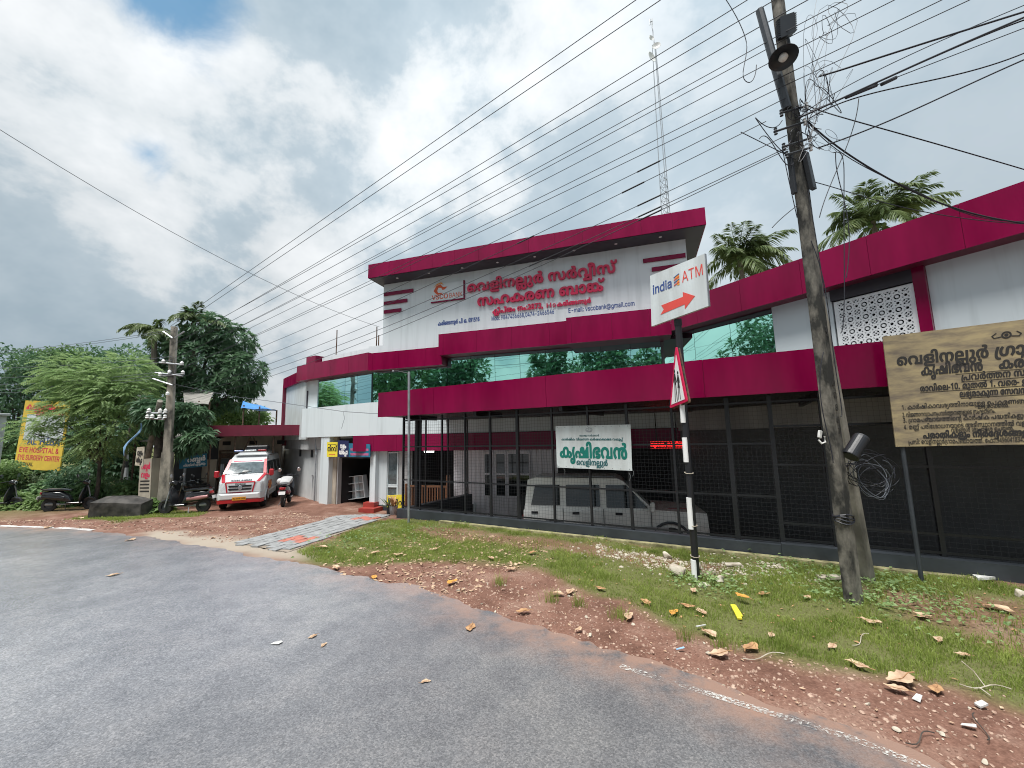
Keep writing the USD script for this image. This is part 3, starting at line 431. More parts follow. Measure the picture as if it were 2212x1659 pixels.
13:[[[180,414,251,427,318,418,366,391,407,330,412,254,395,203,334,146,267,126,191,126,128,147,79,187,48,245,38,318,47,384,76,445,124,497,189,537,272,563,431,569,570,530,658,455,691,393,708,294,699,206,649,105,599,61,512,22,401,3,222,-5,189,-21,179,-49,198,-88,245,-100,688,-102,688,-201,207,-197,127,-177,73,-137,52,-100,47,-31,61,13,89,49,170,88,402,104,482,125,546,178,569,241,572,314,554,377,510,432,462,459,399,473,308,472,224,448],[148,324,157,257,183,222,224,211,275,231,291,280,272,330,226,345]]],
176:[[[932,560,932,-281,379,-281,331,-191,610,3,19,0,19,97,420,97,451,141,457,217,440,259,403,282,351,282,313,260,293,218,293,158,165,147,166,255,185,298,216,333,259,360,378,381,480,365,527,339,560,305,579,265,589,203,578,140,553,97,798,97,798,560],[492,-191,801,-188,801,0,762,0]]],
160:[[[-22,-67,-19,-131,20,-168,84,-171,132,-137,141,-94,133,-39,47,224,40,304,49,396,114,560,251,560,188,418,173,312,187,212,272,-55,268,-149,249,-194,217,-228,120,-265,-10,-265,-64,-249,-106,-222,-135,-187,-153,-145,-156,-55]]],
120:[[[769,474,659,466,619,449,582,417,549,331,527,127,499,70,441,18,344,-10,205,3,126,47,70,117,41,210,45,347,83,453,182,573,274,500,216,429,183,353,173,270,189,167,216,122,254,96,337,92,376,116,393,143,418,374,469,479,558,544,635,565,763,571,850,556,894,621,889,672,849,699,759,691,735,781,817,796,907,796,988,762,1023,705,1029,666,1015,598,951,509,1037,423,1074,350,1093,271,1089,160,1070,100,1037,52,993,16,936,-5,867,-12,779,0,713,37,668,96,642,225,656,313,704,404],[869,432,798,329,776,220,794,127,818,100,868,85,919,100,936,118,959,223,933,348]]],
56:[[[727,572,830,562,918,531,989,481,1042,415,1083,287,1082,183,1057,96,1007,35,937,0,803,-9,728,18,676,66,646,130,636,204,642,261,687,352,726,384,775,402,871,405,927,384,894,421,841,453,731,473,634,458,580,417,547,330,536,172,518,106,484,54,438,18,342,-10,250,-8,161,22,94,79,52,161,41,210,45,347,84,453,182,573,274,500,217,429,184,353,173,270,180,196,216,122,253,96,296,87,350,98,390,143,416,373,467,478,523,526,591,557],[954,274,906,308,864,315,808,302,789,285,766,201,775,140,792,110,819,91,856,85,893,92,923,114,950,177]]],
223:[[[730,110,687,43,628,13,526,1,233,-3,189,-21,181,-64,198,-88,245,-100,798,-102,787,-55,802,13,830,49,875,77,962,95,1254,98,1322,109,1352,144,1343,203,1309,226,1232,232,1232,329,1299,335,1338,365,1341,410,1313,449,1240,471,1096,472,991,448,936,414,1004,426,1072,417,1120,391,1160,330,1165,254,1147,203,1087,146,1021,126,911,134,833,188,793,281,800,385,830,445,882,497,955,537,1052,563,1238,570,1344,553,1419,520,1463,471,1477,406,1468,358,1441,319,1390,286,1454,243,1484,187,1482,110,1440,43,1398,18,1338,4,963,-5,931,-21,921,-49,940,-88,987,-100,1468,-102,1468,-201,277,-201,207,-197,127,-177,73,-137,47,-78,61,13,108,64,162,87,220,95,542,101,592,128,601,175,583,211,545,229,479,232,479,329,567,345,588,374,589,410,574,438,542,458,451,474,314,469,199,427,183,414,251,426,345,406,384,373,413,306,406,228,379,181,304,133,227,124,129,147,62,215,38,320,60,416,101,472,163,518,299,563,485,570,633,539,692,498,721,440,716,358,688,319,637,286,673,266,720,217,735,153],[148,323,157,257,183,223,246,213,284,245,288,303,263,337,226,345,184,340],[901,323,909,257,935,223,998,213,1037,245,1041,303,1016,337,978,345,937,340]]],
51:[[[366,572,514,548,614,483,657,423,682,354,690,280,681,197,637,95,533,-11,446,62,515,141,546,216,550,314,529,380,490,430,434,462,366,473,295,462,216,407,178,316,177,249,197,169,223,124,282,62,193,-11,114,65,58,160,40,237,46,353,91,453,145,508,262,561]]],
179:[[[225,479,307,465,353,426,369,368,353,307,323,273,275,251,207,243,119,260,60,310,45,345,40,387,54,455,96,510,127,531,258,570,418,562,472,545,534,506,573,537,637,563,715,572,814,559,853,543,910,496,942,436,953,372,946,309,922,256,877,211,836,187,751,162,673,152,215,148,162,133,154,112,162,92,223,72,610,80,735,102,843,139,943,193,1012,245,1033,370,1094,468,1186,534,1300,568,1468,561,1548,526,1597,488,1694,548,1799,571,1906,568,2008,539,2149,571,2295,562,2379,530,2465,454,2508,354,2514,236,2497,159,2463,94,2359,-11,2274,62,2343,141,2374,215,2378,315,2357,382,2316,433,2256,466,2113,474,2180,400,2224,290,2227,177,2203,95,2157,36,2088,0,1999,-12,1910,0,1873,16,1815,65,1780,136,1768,228,1778,307,1809,378,1896,474,1783,472,1713,438,1668,370,1657,299,1655,0,1522,0,1521,322,1502,406,1478,438,1432,465,1319,471,1213,426,1164,367,1145,316,1217,340,1290,340,1349,322,1409,263,1430,172,1419,103,1389,48,1340,10,1235,-12,1161,0,1094,35,1067,62,1027,134,896,57,707,-2,470,-26,218,-24,116,-2,81,17,48,55,36,91,40,152,87,208,148,229,208,235,598,236,720,246,800,285,820,319,826,364,813,419,773,461,728,475,667,473,630,456,605,420,594,263,472,263,464,395,427,453,362,482,309,487],[146,410,145,363,161,335,218,322,252,341,262,373,246,412,199,426],[1141,170,1169,108,1214,83,1269,91,1297,132,1292,211,1247,247,1199,247,1136,218],[2000,431,1934,354,1910,295,1904,195,1916,142,1938,108,1967,91,2016,86,2060,108,2082,141,2094,261,2079,325,2030,404]]],
242:[[[93,-211,22,-146,4,-103,1,-19,44,66,96,104,148,121,184,256,198,380,191,427,171,461,128,473,72,466,51,560,202,570,287,532,326,461,333,404,325,306,276,116,335,88,378,43,402,-18,402,-88,378,-148,307,-211,201,-233],[224,-141,276,-104,284,-26,245,27,178,34,126,-3,118,-81,158,-134]]],
33:[[[288,572,455,552,579,505,521,417,420,458,296,472,203,456,166,415,169,377,194,349,463,317,519,287,549,252,570,184,558,101,519,48,490,27,412,-2,307,-12,195,-4,101,21,15,58,71,148,163,108,269,89,378,98,429,136,430,193,401,220,149,249,85,278,38,343,33,431,80,512,185,562]]],
26:[[[572,0,572,215,363,215,316,272,341,314,352,375,342,427,310,463,237,474,181,441,163,395,163,352,176,311,210,261,111,204,51,286,32,348,42,453,80,509,138,549,214,570,348,560,415,525,458,475,482,386,466,312,572,312,590,429,620,483,663,525,722,555,795,570,879,570,951,555,1032,505,1071,452,1098,349,1100,215,705,215,705,97,1235,97,1235,560,1368,560,1368,0],[793,471,735,434,708,366,705,312,967,312,963,367,935,435,877,471]]],
205:[[[1032,36,1099,-32,1125,-133,1113,-216,1076,-282,1022,-337,947,-276,1003,-198,1011,-140,995,-68,951,-22,920,-10,848,-10,792,-42,762,-101,766,-195,822,-276,747,-337,674,-252,647,-178,644,-133,671,-33,742,37,709,67,675,134,663,225,670,284,705,373,790,473,718,475,650,461,602,430,574,387,555,287,554,0,421,0,418,370,406,423,378,456,334,473,267,465,225,438,193,394,173,294,184,209,217,133,274,62,180,-11,104,76,55,175,37,294,52,393,94,476,125,509,205,556,254,568,388,563,449,535,500,491,562,536,657,566,774,571,870,555,915,621,910,672,870,699,780,691,756,781,863,798,961,789,1025,745,1050,666,1037,598,972,507,1059,420,1096,348,1114,270,1105,138,1070,69],[848,382,802,274,802,167,815,127,838,100,870,87,917,89,957,118,970,144,980,223,975,280,945,363,889,430]]],
200:[[[930,-9,854,14,777,77,691,17,575,-10,441,-4,358,34,323,93,334,168,373,202,487,222,514,246,511,272,487,289,365,293,365,382,467,385,492,395,503,413,504,436,485,460,413,475,320,461,283,442,226,387,193,310,182,215,208,19,82,-4,56,107,47,221,65,353,88,409,161,497,271,553,339,567,463,570,538,556,591,529,623,492,632,422,612,380,550,340,600,320,625,296,643,255,639,207,616,170,590,152,453,129,440,114,449,95,478,83,581,83,631,97,672,125,717,196,731,271,732,560,865,560,865,215,874,153,888,124,920,97,995,89,1061,122,1104,195,1113,267,1102,352,1068,427,1011,498,1105,571,1182,484,1231,385,1248,266,1234,167,1191,84,1123,24,1031,-8]]],
284:[[[332,151,18,151,18,249,336,715,464,715,464,260,555,260,555,151,464,151,464,0,332,0],[332,260,332,438,337,560,140,260]]],
190:[[[480,-89,595,-76,629,-88,674,-135,689,-202,685,-240,652,-300,623,-321,538,-337,447,-315,413,-286,373,-204,372,-104,404,-24,463,35,549,74,543,357,517,424,457,465,345,471,270,447,212,399,171,316,243,340,316,340,375,322,419,286,447,236,456,172,445,103,415,48,335,-2,223,-9,120,35,70,96,42,186,38,242,59,370,120,468,212,534,326,568,445,569,536,546,614,496,690,552,795,572,902,551,972,496,1021,537,1083,564,1212,568,1301,536,1337,509,1390,438,1418,348,1413,215,1391,143,1334,50,1371,16,1404,-46,1413,-165,1391,-241,1322,-337,1239,-281,1285,-209,1301,-121,1289,-51,1274,-28,1233,-3,1177,-6,1144,-45,1139,-332,1025,-332,1023,-75,1011,-32,981,-6,915,-6,879,-45,871,-332,757,-332,753,-101,741,-59,708,-21,645,-1,582,-5,520,-33],[723,71,802,24,845,58,908,81,901,394,877,444,830,470,778,473,735,458,703,426,689,392,682,81],[471,-169,487,-234,515,-255,551,-258,583,-235,588,-188,565,-156,494,-156],[1041,63,1080,32,1137,71,1206,85,1242,134,1275,208,1286,290,1268,390,1238,436,1173,471,1101,464,1064,435,1050,404],[167,170,195,108,240,83,295,91,323,132,318,211,273,247,225,247,162,218]]],
41:[[[487,63,412,8,301,-12,201,4,123,51,69,123,41,213,45,344,83,450,182,571,274,499,217,427,184,353,173,271,181,199,205,144,242,107,288,89,351,91,397,125,416,172,421,560,554,560,554,215,563,153,577,124,609,97,684,89,750,122,793,195,802,267,791,352,757,427,700,498,794,571,890,453,929,348,933,214,905,123,880,84,812,24,720,-8,587,-2,530,26]]],
9:[[[433,571,568,549,685,571,805,566,896,535,968,480,1044,535,1140,566,1283,569,1381,547,1493,475,1562,369,1584,238,1571,136,1555,96,1506,35,1473,14,1394,-9,1261,1,1198,40,1157,97,1138,166,1141,261,1158,311,1186,352,1225,384,1273,402,1369,405,1425,384,1370,437,1306,464,1170,470,1092,437,1046,367,1035,290,1034,0,900,0,899,304,888,374,864,423,829,453,771,475,720,479,764,431,778,393,764,312,700,259,744,234,779,192,791,138,770,64,731,24,668,-3,576,-12,472,3,397,46,370,76,335,150,323,237,341,346,375,412,436,478,355,476,311,467,243,434,218,410,185,351,174,279,186,194,222,124,280,62,193,-11,114,64,58,158,37,280,57,388,118,482,185,530,277,561],[577,452,516,410,474,349,453,282,452,190,463,150,505,100,536,87,600,85,652,111,659,163,618,200,538,207,538,303,587,306,630,322,651,371,623,429],[1452,274,1405,308,1363,315,1332,312,1288,285,1267,234,1266,179,1281,124,1303,99,1334,87,1374,87,1422,114,1442,152,1453,207]]],
233:[[[1091,0,1005,-12,927,-4,866,18,820,54,773,150,761,360,747,421,719,457,657,473,589,451,557,393,550,0,417,0,409,404,372,456,312,474,262,464,221,436,181,361,173,290,184,208,217,133,274,62,180,-11,103,77,54,177,37,297,41,348,68,438,92,476,158,536,248,568,379,563,439,536,487,495,531,534,589,562,669,572,767,556,838,508,880,442,896,370,901,207,914,143,955,98,1010,87,1055,96,1093,122,1129,196,1136,270,1125,354,1093,429,1036,500,1126,573,1226,453,1264,347,1268,210,1257,161,1224,95,1415,97,1416,319,1429,408,1471,488,1539,540,1646,570,1770,564,1867,524,1933,451,1962,338,1963,0],[1668,474,1600,448,1559,384,1549,324,1548,97,1830,97,1829,316,1812,403,1765,457,1731,470]]],
28:[[[420,97,451,141,457,217,440,259,403,282,351,282,313,260,293,218,293,158,165,147,166,255,185,298,216,333,259,360,313,376,417,379,480,365,545,323,579,265,586,170,553,97,798,97,798,560,932,560,932,0,19,0,19,97]]],
219:[[[992,-281,439,-281,391,-191,657,-5,565,14,443,-11,294,-1,203,32,131,83,79,152,40,283,50,420,87,491,148,542,232,569,323,570,426,532,467,554,544,571,638,565,696,545,743,512,777,465,798,405,805,333,786,219,730,125,688,84,762,85,839,110,870,131,917,190,942,269,943,348,917,446,879,510,982,572,1056,449,1080,316,1061,190,1024,118,992,82],[553,-191,861,-188,861,10,825,2],[351,447,320,468,282,475,240,467,207,445,185,409,173,361,184,243,222,169,283,115,364,86,442,83,376,161,338,264,331,358],[565,116,623,174,652,229,670,333,664,394,645,436,618,461,569,475,514,460,487,432,470,389,465,332,472,265,507,177]]],
199:[[[386,-252,271,-237,155,-198,211,-108,315,-144,408,-152,478,-142,524,-104,521,-43,481,-4,342,0,342,97,475,101,502,110,524,136,525,182,501,212,453,227,353,229,353,325,441,328,487,343,515,381,505,441,442,473,360,471,282,442,226,386,193,309,182,215,208,19,82,-4,51,147,51,290,88,407,160,496,269,553,337,567,463,570,578,536,625,495,648,443,648,385,629,335,559,280,634,232,658,179,655,107,607,41,655,-29,658,-111,635,-168,588,-213,516,-242]]],
45:[[[348,346,415,310,458,260,482,171,466,97,615,97,623,382,646,452,687,504,772,554,846,570,971,564,1039,541,1114,479,1156,382,1163,0,363,0,316,57,351,138,342,212,310,249,258,262,204,249,166,197,168,115,210,46,111,-11,51,71,32,134,33,205,58,268,107,317,174,348,257,358],[868,474,800,448,759,384,749,324,748,97,1030,97,1029,316,1012,403,965,457,931,470]]],
35:[[[640,-12,543,4,492,33,458,67,417,164,408,353,395,417,354,463,299,473,254,465,217,439,180,364,173,291,184,207,217,132,273,60,182,-13,84,108,45,214,41,350,52,399,95,481,163,539,253,568,382,565,467,526,513,473,536,410,548,201,562,139,603,96,668,88,720,109,752,167,759,560,892,560,900,157,938,104,997,86,1046,96,1088,124,1128,200,1136,271,1125,353,1092,428,1035,498,1128,572,1225,453,1264,347,1268,213,1241,123,1217,84,1151,24,1061,-8,931,-3,870,24,822,65,751,10]]],
211:[[[1345,560,1345,-281,792,-281,744,-191,1023,2,874,0,832,59,899,159,927,261,920,362,880,437,838,465,769,473,725,455,697,422,682,343,682,0,548,0,543,357,528,406,490,449,415,473,306,462,239,426,212,399,174,329,171,316,243,340,348,333,400,306,447,236,453,136,432,73,366,10,300,-10,223,-9,152,14,93,62,70,96,42,186,38,242,59,370,120,468,162,505,267,555,326,568,445,569,536,546,614,496,659,537,722,563,853,568,901,556,978,509,1008,476,1049,395,1063,297,1059,240,1040,166,1005,97,1212,97,1212,560],[905,-191,1214,-188,1214,0,1175,0],[167,170,195,108,240,83,295,91,323,132,318,211,273,247,225,247,162,218]]],
17:[[[1026,569,1124,545,1202,498,1262,429,1315,287,1325,169,1308,22,1257,-110,1177,-228,1077,-165,1140,-63,1176,48,1187,170,1175,285,1154,353,1120,409,1041,464,967,475,918,471,837,433,780,363,746,263,736,97,889,97,889,393,1022,393,1018,-108,992,-169,925,-217,877,-227,800,-224,716,-188,654,-115,613,0,363,0,316,57,347,118,350,188,329,233,287,259,238,261,204,249,166,197,168,115,210,46,111,-11,51,71,30,169,33,205,58,268,138,335,257,358,348,346,439,287,479,202,481,150,466,97,602,97,603,203,623,313,692,449,763,515,856,558,910,569],[742,0,759,-69,796,-119,844,-134,879,-119,889,0]]],
161:[[[199,560,199,-173,-166,-173,-166,-74,65,-74,65,560]]],
}
LINE = {
'bank1':[10963,[71,0],[55,772],[53,1808],[65,2578],[42,2842],[222,3816],[243,4736],[118,5134],[3,5935],[58,6244],[118,7553],[225,8354],[66,9390],[58,9654],[77,10963]],
'bank2':[9408,[58,0],[59,1309],[23,2595],[50,3720],[37,4520],[3,5979],[46,6288],[64,7698],[173,8258],[77,9408]],
'bank3':[8561,[166,0],[65,1120],[44,1384],[77,2340],[38,2340],[6,3446],[3,3937],[42,4246],[6,5220],[290,5711],[282,5992],[288,6564],[287,7136],[283,7708],[276,8280]],
'bank3b':[6337,[23,0],[50,1125],[65,1925],[175,2189],[203,3878],[68,5168],[118,5536]],
'bank4':[13016,[23,0],[50,1125],[65,1925],[175,2189],[203,3878],[68,5168],[118,5536],[3,6337],[44,6646],[65,7602],[3,7866],[20,8175],[278,8994],[3,9275],[286,9584],[289,10156],[281,10728],[285,11300],[281,11872],[286,12444]],
'kb1':[8746,[72,0],[23,641],[50,1766],[53,2566],[3,3336],[58,3645],[118,4954],[163,5755],[64,7385],[118,7945]],
'kb2':[21836,[23,0],[64,1125],[118,1685],[57,2486],[65,3736],[23,4000],[3,5125],[55,5434],[65,6470],[23,6734],[58,7859],[42,9168],[3,10142],[23,10451],[118,11576],[57,12377],[23,13627],[72,14752],[167,15393],[48,17249],[3,18042],[55,18351],[23,19387],[67,20512],[208,20880],[77,21836]],
'kb3':[5830,[23,0],[69,1125],[57,1405],[65,2655],[47,2919],[55,3640],[117,4676]],
'kb4':[5935,[71,0],[55,772],[53,1808],[65,2578],[42,2842],[222,3816],[243,4736],[118,5134]],
'nb1':[15177,[71,0],[55,772],[53,1808],[65,2578],[42,2842],[222,3816],[243,4736],[118,5134],[3,5935],[162,6244],[25,6520],[64,7477],[48,8037],[44,8830],[180,9786],[64,11572],[49,12132],[196,13252],[77,15177]],
'nb2':[5830,[23,0],[69,1125],[57,1405],[65,2655],[47,2919],[55,3640],[117,4676]],
'nb2b':[6337,[23,0],[50,1125],[65,1925],[175,2189],[203,3878],[68,5168],[118,5536]],
'nb3':[9960,[162,0],[44,246],[55,1202],[118,2238],[196,3039],[42,4964],[3,5938],[58,6247],[48,7556],[49,8349],[6,9469]],
'nb4':[18947,[50,0],[64,800],[55,1360],[65,2396],[71,2660],[52,3432],[277,4352],[281,4674],[280,5246],[278,5818],[3,6099],[48,6408],[67,7201],[38,7569],[119,8675],[3,9985],[281,10294],[278,10866],[3,11147],[55,11456],[71,12492],[50,13264],[277,14064],[3,14386],[13,14695],[176,15440],[163,16436],[77,18066],[3,18066],[282,18375]],
'nb5':[13185,[52,0],[47,920],[160,1641],[48,1921],[64,2714],[23,3274],[67,4399],[203,4767],[3,6094],[72,6403],[58,7044],[55,8353],[42,9389],[175,10363],[120,12052]],
'nb6':[31256,[281,0],[278,572],[3,853],[23,1162],[64,2287],[118,2847],[57,3648],[65,4898],[23,5162],[64,6287],[55,6847],[56,7883],[160,9006],[196,9286],[65,11211],[42,11475],[64,12449],[49,13009],[67,14091],[223,14459],[3,15982],[13,16291],[44,17036],[23,17992],[50,19117],[37,19917],[175,21376],[120,23065],[3,24198],[52,24507],[47,25427],[160,26148],[38,26428],[163,27534],[67,29125],[51,29493],[55,30220],[77,31256]],
'nb6b':[6495,[52,0],[47,920],[160,1641],[48,1921],[64,2714],[163,3274],[119,4904],[278,6214]],
'nb7':[26957,[282,0],[278,572],[3,853],[55,1162],[65,2198],[179,2462],[64,5016],[42,5576],[55,6550],[160,7586],[64,7866],[44,8426],[42,9382],[162,10356],[44,10602],[55,11558],[118,12594],[196,13395],[42,15320],[175,16294],[53,17983],[242,18737],[71,19135],[33,19907],[3,20508],[58,20817],[6,22126],[26,22617],[64,24050],[33,24610],[42,25211],[6,26185],[278,26676]],
'nb8':[31910,[283,0],[278,572],[3,853],[162,1162],[25,1438],[64,2395],[48,2955],[44,3748],[180,4704],[64,6490],[49,7050],[196,8170],[65,10095],[71,10359],[205,11131],[3,12285],[23,12594],[64,13719],[118,14279],[57,15080],[65,16330],[23,16594],[3,17719],[44,18028],[200,18984],[38,20270],[65,21376],[23,21640],[53,22765],[242,23519],[71,23917],[33,24689],[3,25290],[42,25599],[65,26573],[118,26837],[225,27638],[59,28674],[37,29960],[6,31419]],
'nb9':[32447,[284,0],[278,572],[3,853],[48,1162],[190,1955],[77,3414],[3,3414],[44,3723],[50,4679],[65,5479],[72,5743],[56,6384],[64,7507],[41,8067],[42,9041],[49,10015],[67,11097],[71,11465],[33,12237],[3,12838],[9,13147],[33,14768],[65,15369],[233,15633],[64,17656],[42,18216],[196,19190],[65,21115],[119,21379],[3,22689],[55,22998],[53,24034],[162,24804],[44,25050],[72,26006],[49,26647],[64,27767],[25,28327],[196,29284],[65,31209],[42,31473],[77,32447]],
'nb9b':[14634,[55,0],[53,1036],[175,1806],[120,3495],[3,4628],[56,4937],[67,6038],[44,6406],[64,7362],[118,7922],[56,8723],[3,9846],[71,10155],[28,10927],[219,11923],[119,13043],[278,14353]],
'nb10':[17480,[44,0],[50,956],[64,1756],[38,2316],[65,3422],[23,3686],[53,4811],[242,5565],[6,5945],[3,6436],[42,6745],[65,7719],[118,7983],[72,8784],[199,9425],[56,10122],[175,11245],[53,12934],[242,13688],[6,14068],[3,14559],[9,14868],[51,16489],[65,17216]],
'nb11':[27529,[162,0],[44,246],[58,1202],[65,2511],[290,2775],[3,3056],[71,3365],[55,4137],[53,5173],[65,5943],[42,6207],[222,7181],[243,8101],[118,8499],[162,9300],[25,9576],[64,10533],[48,11093],[44,11886],[180,12842],[64,14628],[49,15188],[196,16308],[77,18233],[278,18233],[3,18514],[72,18823],[45,19464],[64,20687],[290,21247],[289,21528],[284,22100],[289,22672],[286,23244],[280,23816],[284,24388],[281,24960],[288,25532],[283,26104],[284,26676],[278,27248]],
'nir':[3001,[42,0],[65,974],[51,1238],[55,1965],[77,3001]],
'val':[2297,[55,0],[53,1036],[6,1806]],
'dep':[3730,[35,0],[65,1309],[72,1573],[208,2214],[64,3170]],
'rub':[2938,[51,0],[211,727],[118,2137]],
'rub2':[10047,[55,0],[65,1036],[52,1300],[49,2220],[77,3340],[163,3340],[77,4970],[3,4970],[17,5279],[33,6646],[67,7247],[163,7615],[67,9206],[6,9556]],
'kan':[5569,[23,0],[190,1125],[64,2584],[56,3144],[67,4245],[44,4613]],
'kan2':[4335,[162,0],[38,271],[65,1377],[49,1641],[65,2761],[119,3025]],
'led':[9819,[58,0],[161,1309],[64,1573],[25,2133],[38,3090],[6,4196],[3,4687],[42,4996],[48,5970],[58,6763],[77,8072],[72,8072],[38,8713]],
}

# ------------------------------------------------------------------ ground, road, verge
import shapely
def gp(pts): return [tuple(ground(*p)[:2]) for p in pts]
EDGE_PX = [(0, 1136), (180, 1143), (347, 1164), (496, 1191), (620, 1214), (719, 1233), (868, 1262), (992, 1298), (1097, 1335), (1299, 1392), (1399, 1427), (1525, 1462), (1702, 1525), (1853, 1580), (2004, 1636)]
edge = gp(EDGE_PX)
edge = [(-120, 44), (-60, 24), (-28, 15.2)] + edge + [(2.75, 2.2), (3.6, 0.6), (5.5, -5), (9, -22), (30, -90)]
def densify(pts, step, jit=0.0, seed=1, lim=None):
    l = LineString(pts); n = max(2, int(l.length / step)); rr = np.random.RandomState(seed)
    q = np.array([l.interpolate(i / n, normalized=True).coords[0] for i in range(n + 1)])
    if jit:
        k = np.c_[q * 2.0, np.zeros(len(q))]; k2 = np.c_[q * 9.0, np.zeros(len(q))]
        t = np.gradient(q, axis=0); t /= np.linalg.norm(t, axis=1, keepdims=True) + 1e-9
        off = (meshkit.noise(k, seed) - 0.5) * jit * 2 + (meshkit.noise(k2, seed + 3) - 0.5) * jit
        q = q + np.c_[-t[:, 1], t[:, 0]] * off[:, None]
    return q
edge_near = densify(edge[2:-3], 0.05, 0.09, 3)
edge_line = np.vstack([densify(edge[:3], 1.5), edge_near, densify(edge[-3:], 1.5)])
road_poly = Polygon(np.vstack([edge_line, [(30, -90), (-120, -90)]])).buffer(0)
grass_poly = Polygon(gp([(640, 1193), (690, 1214), (780, 1222), (860, 1217), (960, 1214), (1060, 1213), (1150, 1228), (1230, 1262), (1273, 1283), (1399, 1318), (1480, 1362), (1601, 1396), (1752, 1426), (1878, 1456), (2055, 1482), (2205, 1528)]) + [(6.5, 2.0), (12.5, 2.6), FE.P(13.4, 0.05, 0)[:2], FE.P(0.2, 0.05, 0)[:2]] + gp([(800, 1130)])).buffer(0)
bare_poly = Polygon(gp([(890, 1132), (1290, 1180), (1480, 1212), (1600, 1218), (1500, 1240), (1300, 1205), (1100, 1180), (930, 1160)])).buffer(0.05)
sparse_poly = Polygon(gp([(1850, 1270), (2212, 1300), (2212, 1400), (2000, 1340)])).buffer(0.1)  # grass is thinner here and more soil shows
grass2_poly = Polygon(gp([(150, 1122), (260, 1128), (420, 1116), (440, 1108), (380, 1104), (230, 1108)])).buffer(0.15)
path_poly = Polygon(gp([(508, 1172), (622, 1193), (712, 1160), (800, 1128), (840, 1117), (828, 1112), (768, 1113), (690, 1128)])).buffer(0)
dust_poly = Polygon(gp([(330, 1148), (500, 1160), (640, 1185), (640, 1205), (480, 1188), (340, 1164)])).buffer(0.1)

def axis_pts(lo, hi, a, b, step, grow=1.25):
    mid = list(np.arange(a, b + 1e-6, step)); out, x, d = [], mid[-1], step
    while x < hi: d *= grow; x += d; out.append(min(x, hi))
    pre, x, d = [], mid[0], step
    while x > lo: d *= grow; x -= d; pre.append(max(x, lo))
    return np.array(pre[::-1] + mid + out)
gx_, gy_ = axis_pts(-400, 400, -21, 11.5, 0.11), axis_pts(-120, 700, 1.2, 19.5, 0.11)
X, Y = np.meshgrid(gx_, gy_)
Z = hz(X, Y)
P2 = np.c_[X.ravel(), Y.ravel()]
def inner(poly, soft, wob=0.25, seed=5):
    """1 well inside the outline, 0 outside, soft and wandering at its edge."""
    pt = shapely.points(P2); ins = shapely.contains_xy(poly, P2[:, 0], P2[:, 1]); d = np.zeros(len(P2))
    near = (np.abs(P2[:, 0]) < 30) & (P2[:, 1] > -3) & (P2[:, 1] < 26)
    d[near] = shapely.distance(pt[near], poly.boundary)
    sd = np.where(ins, d, -d) + (meshkit.fbm(np.c_[P2 * 1.6, np.zeros(len(P2))], 4, seed) - 0.5) * wob * 2
    return np.where(near, sstep(-soft, soft, sd), 0)
m_grass = np.maximum(inner(grass_poly, 0.18, 0.3) * (1 - 0.75 * inner(bare_poly, 0.15, 0.3, 8)) * (1 - 0.75 * inner(sparse_poly, 0.3, 0.4, 9)), inner(grass2_poly, 0.25, 0.3, 6))
m_dust = inner(dust_poly, 0.3, 0.3, 11)
far = np.clip((np.hypot(P2[:, 0], P2[:, 1]) - 24) / 6, 0, 1) * (1 - shapely.contains_xy(road_poly, P2[:, 0], P2[:, 1]))
m_grass = np.maximum(m_grass, far)
# small relief of the soil outside the road
off_road = inner(road_poly, 0.25, 0.05, 2)
rough = (meshkit.fbm(np.c_[P2 * 5.0, np.zeros(len(P2))], 4, 21) - 0.5) * 0.05 + (meshkit.fbm(np.c_[P2 * 0.9, np.zeros(len(P2))], 2, 22) - 0.5) * 0.06
Zr = (Z.ravel() + np.where((np.abs(P2[:, 0]) < 40) & (P2[:, 1] < 40), rough, 0) * (1 - off_road) - 0.015 * off_road)
inside_road = shapely.contains_xy(road_poly.buffer(-0.12), P2[:, 0], P2[:, 1])
Zr = np.where(inside_road, Z.ravel() - 0.03, Zr)
in_path = shapely.contains_xy(path_poly, P2[:, 0], P2[:, 1])
Zr = np.where(in_path, Z.ravel() - 0.03, Zr)
from scipy.interpolate import RegularGridInterpolator
zi = RegularGridInterpolator((gy_, gx_), Zr.reshape(X.shape), bounds_error=False, fill_value=-0.6)
gi = RegularGridInterpolator((gy_, gx_), m_grass.reshape(X.shape), bounds_error=False, fill_value=0)
def gz(x, y): return zi(np.stack([np.asarray(y, float), np.asarray(x, float)], -1))
ny, nx = X.shape
ii, jj = np.meshgrid(np.arange(ny - 1), np.arange(nx - 1), indexing='ij')
q = np.stack([ii * nx + jj, ii * nx + jj + 1, (ii + 1) * nx + jj + 1, (ii + 1) * nx + jj], -1).reshape(-1, 4)
tri = np.vstack([q[:, [0, 1, 2]], q[:, [0, 2, 3]]])
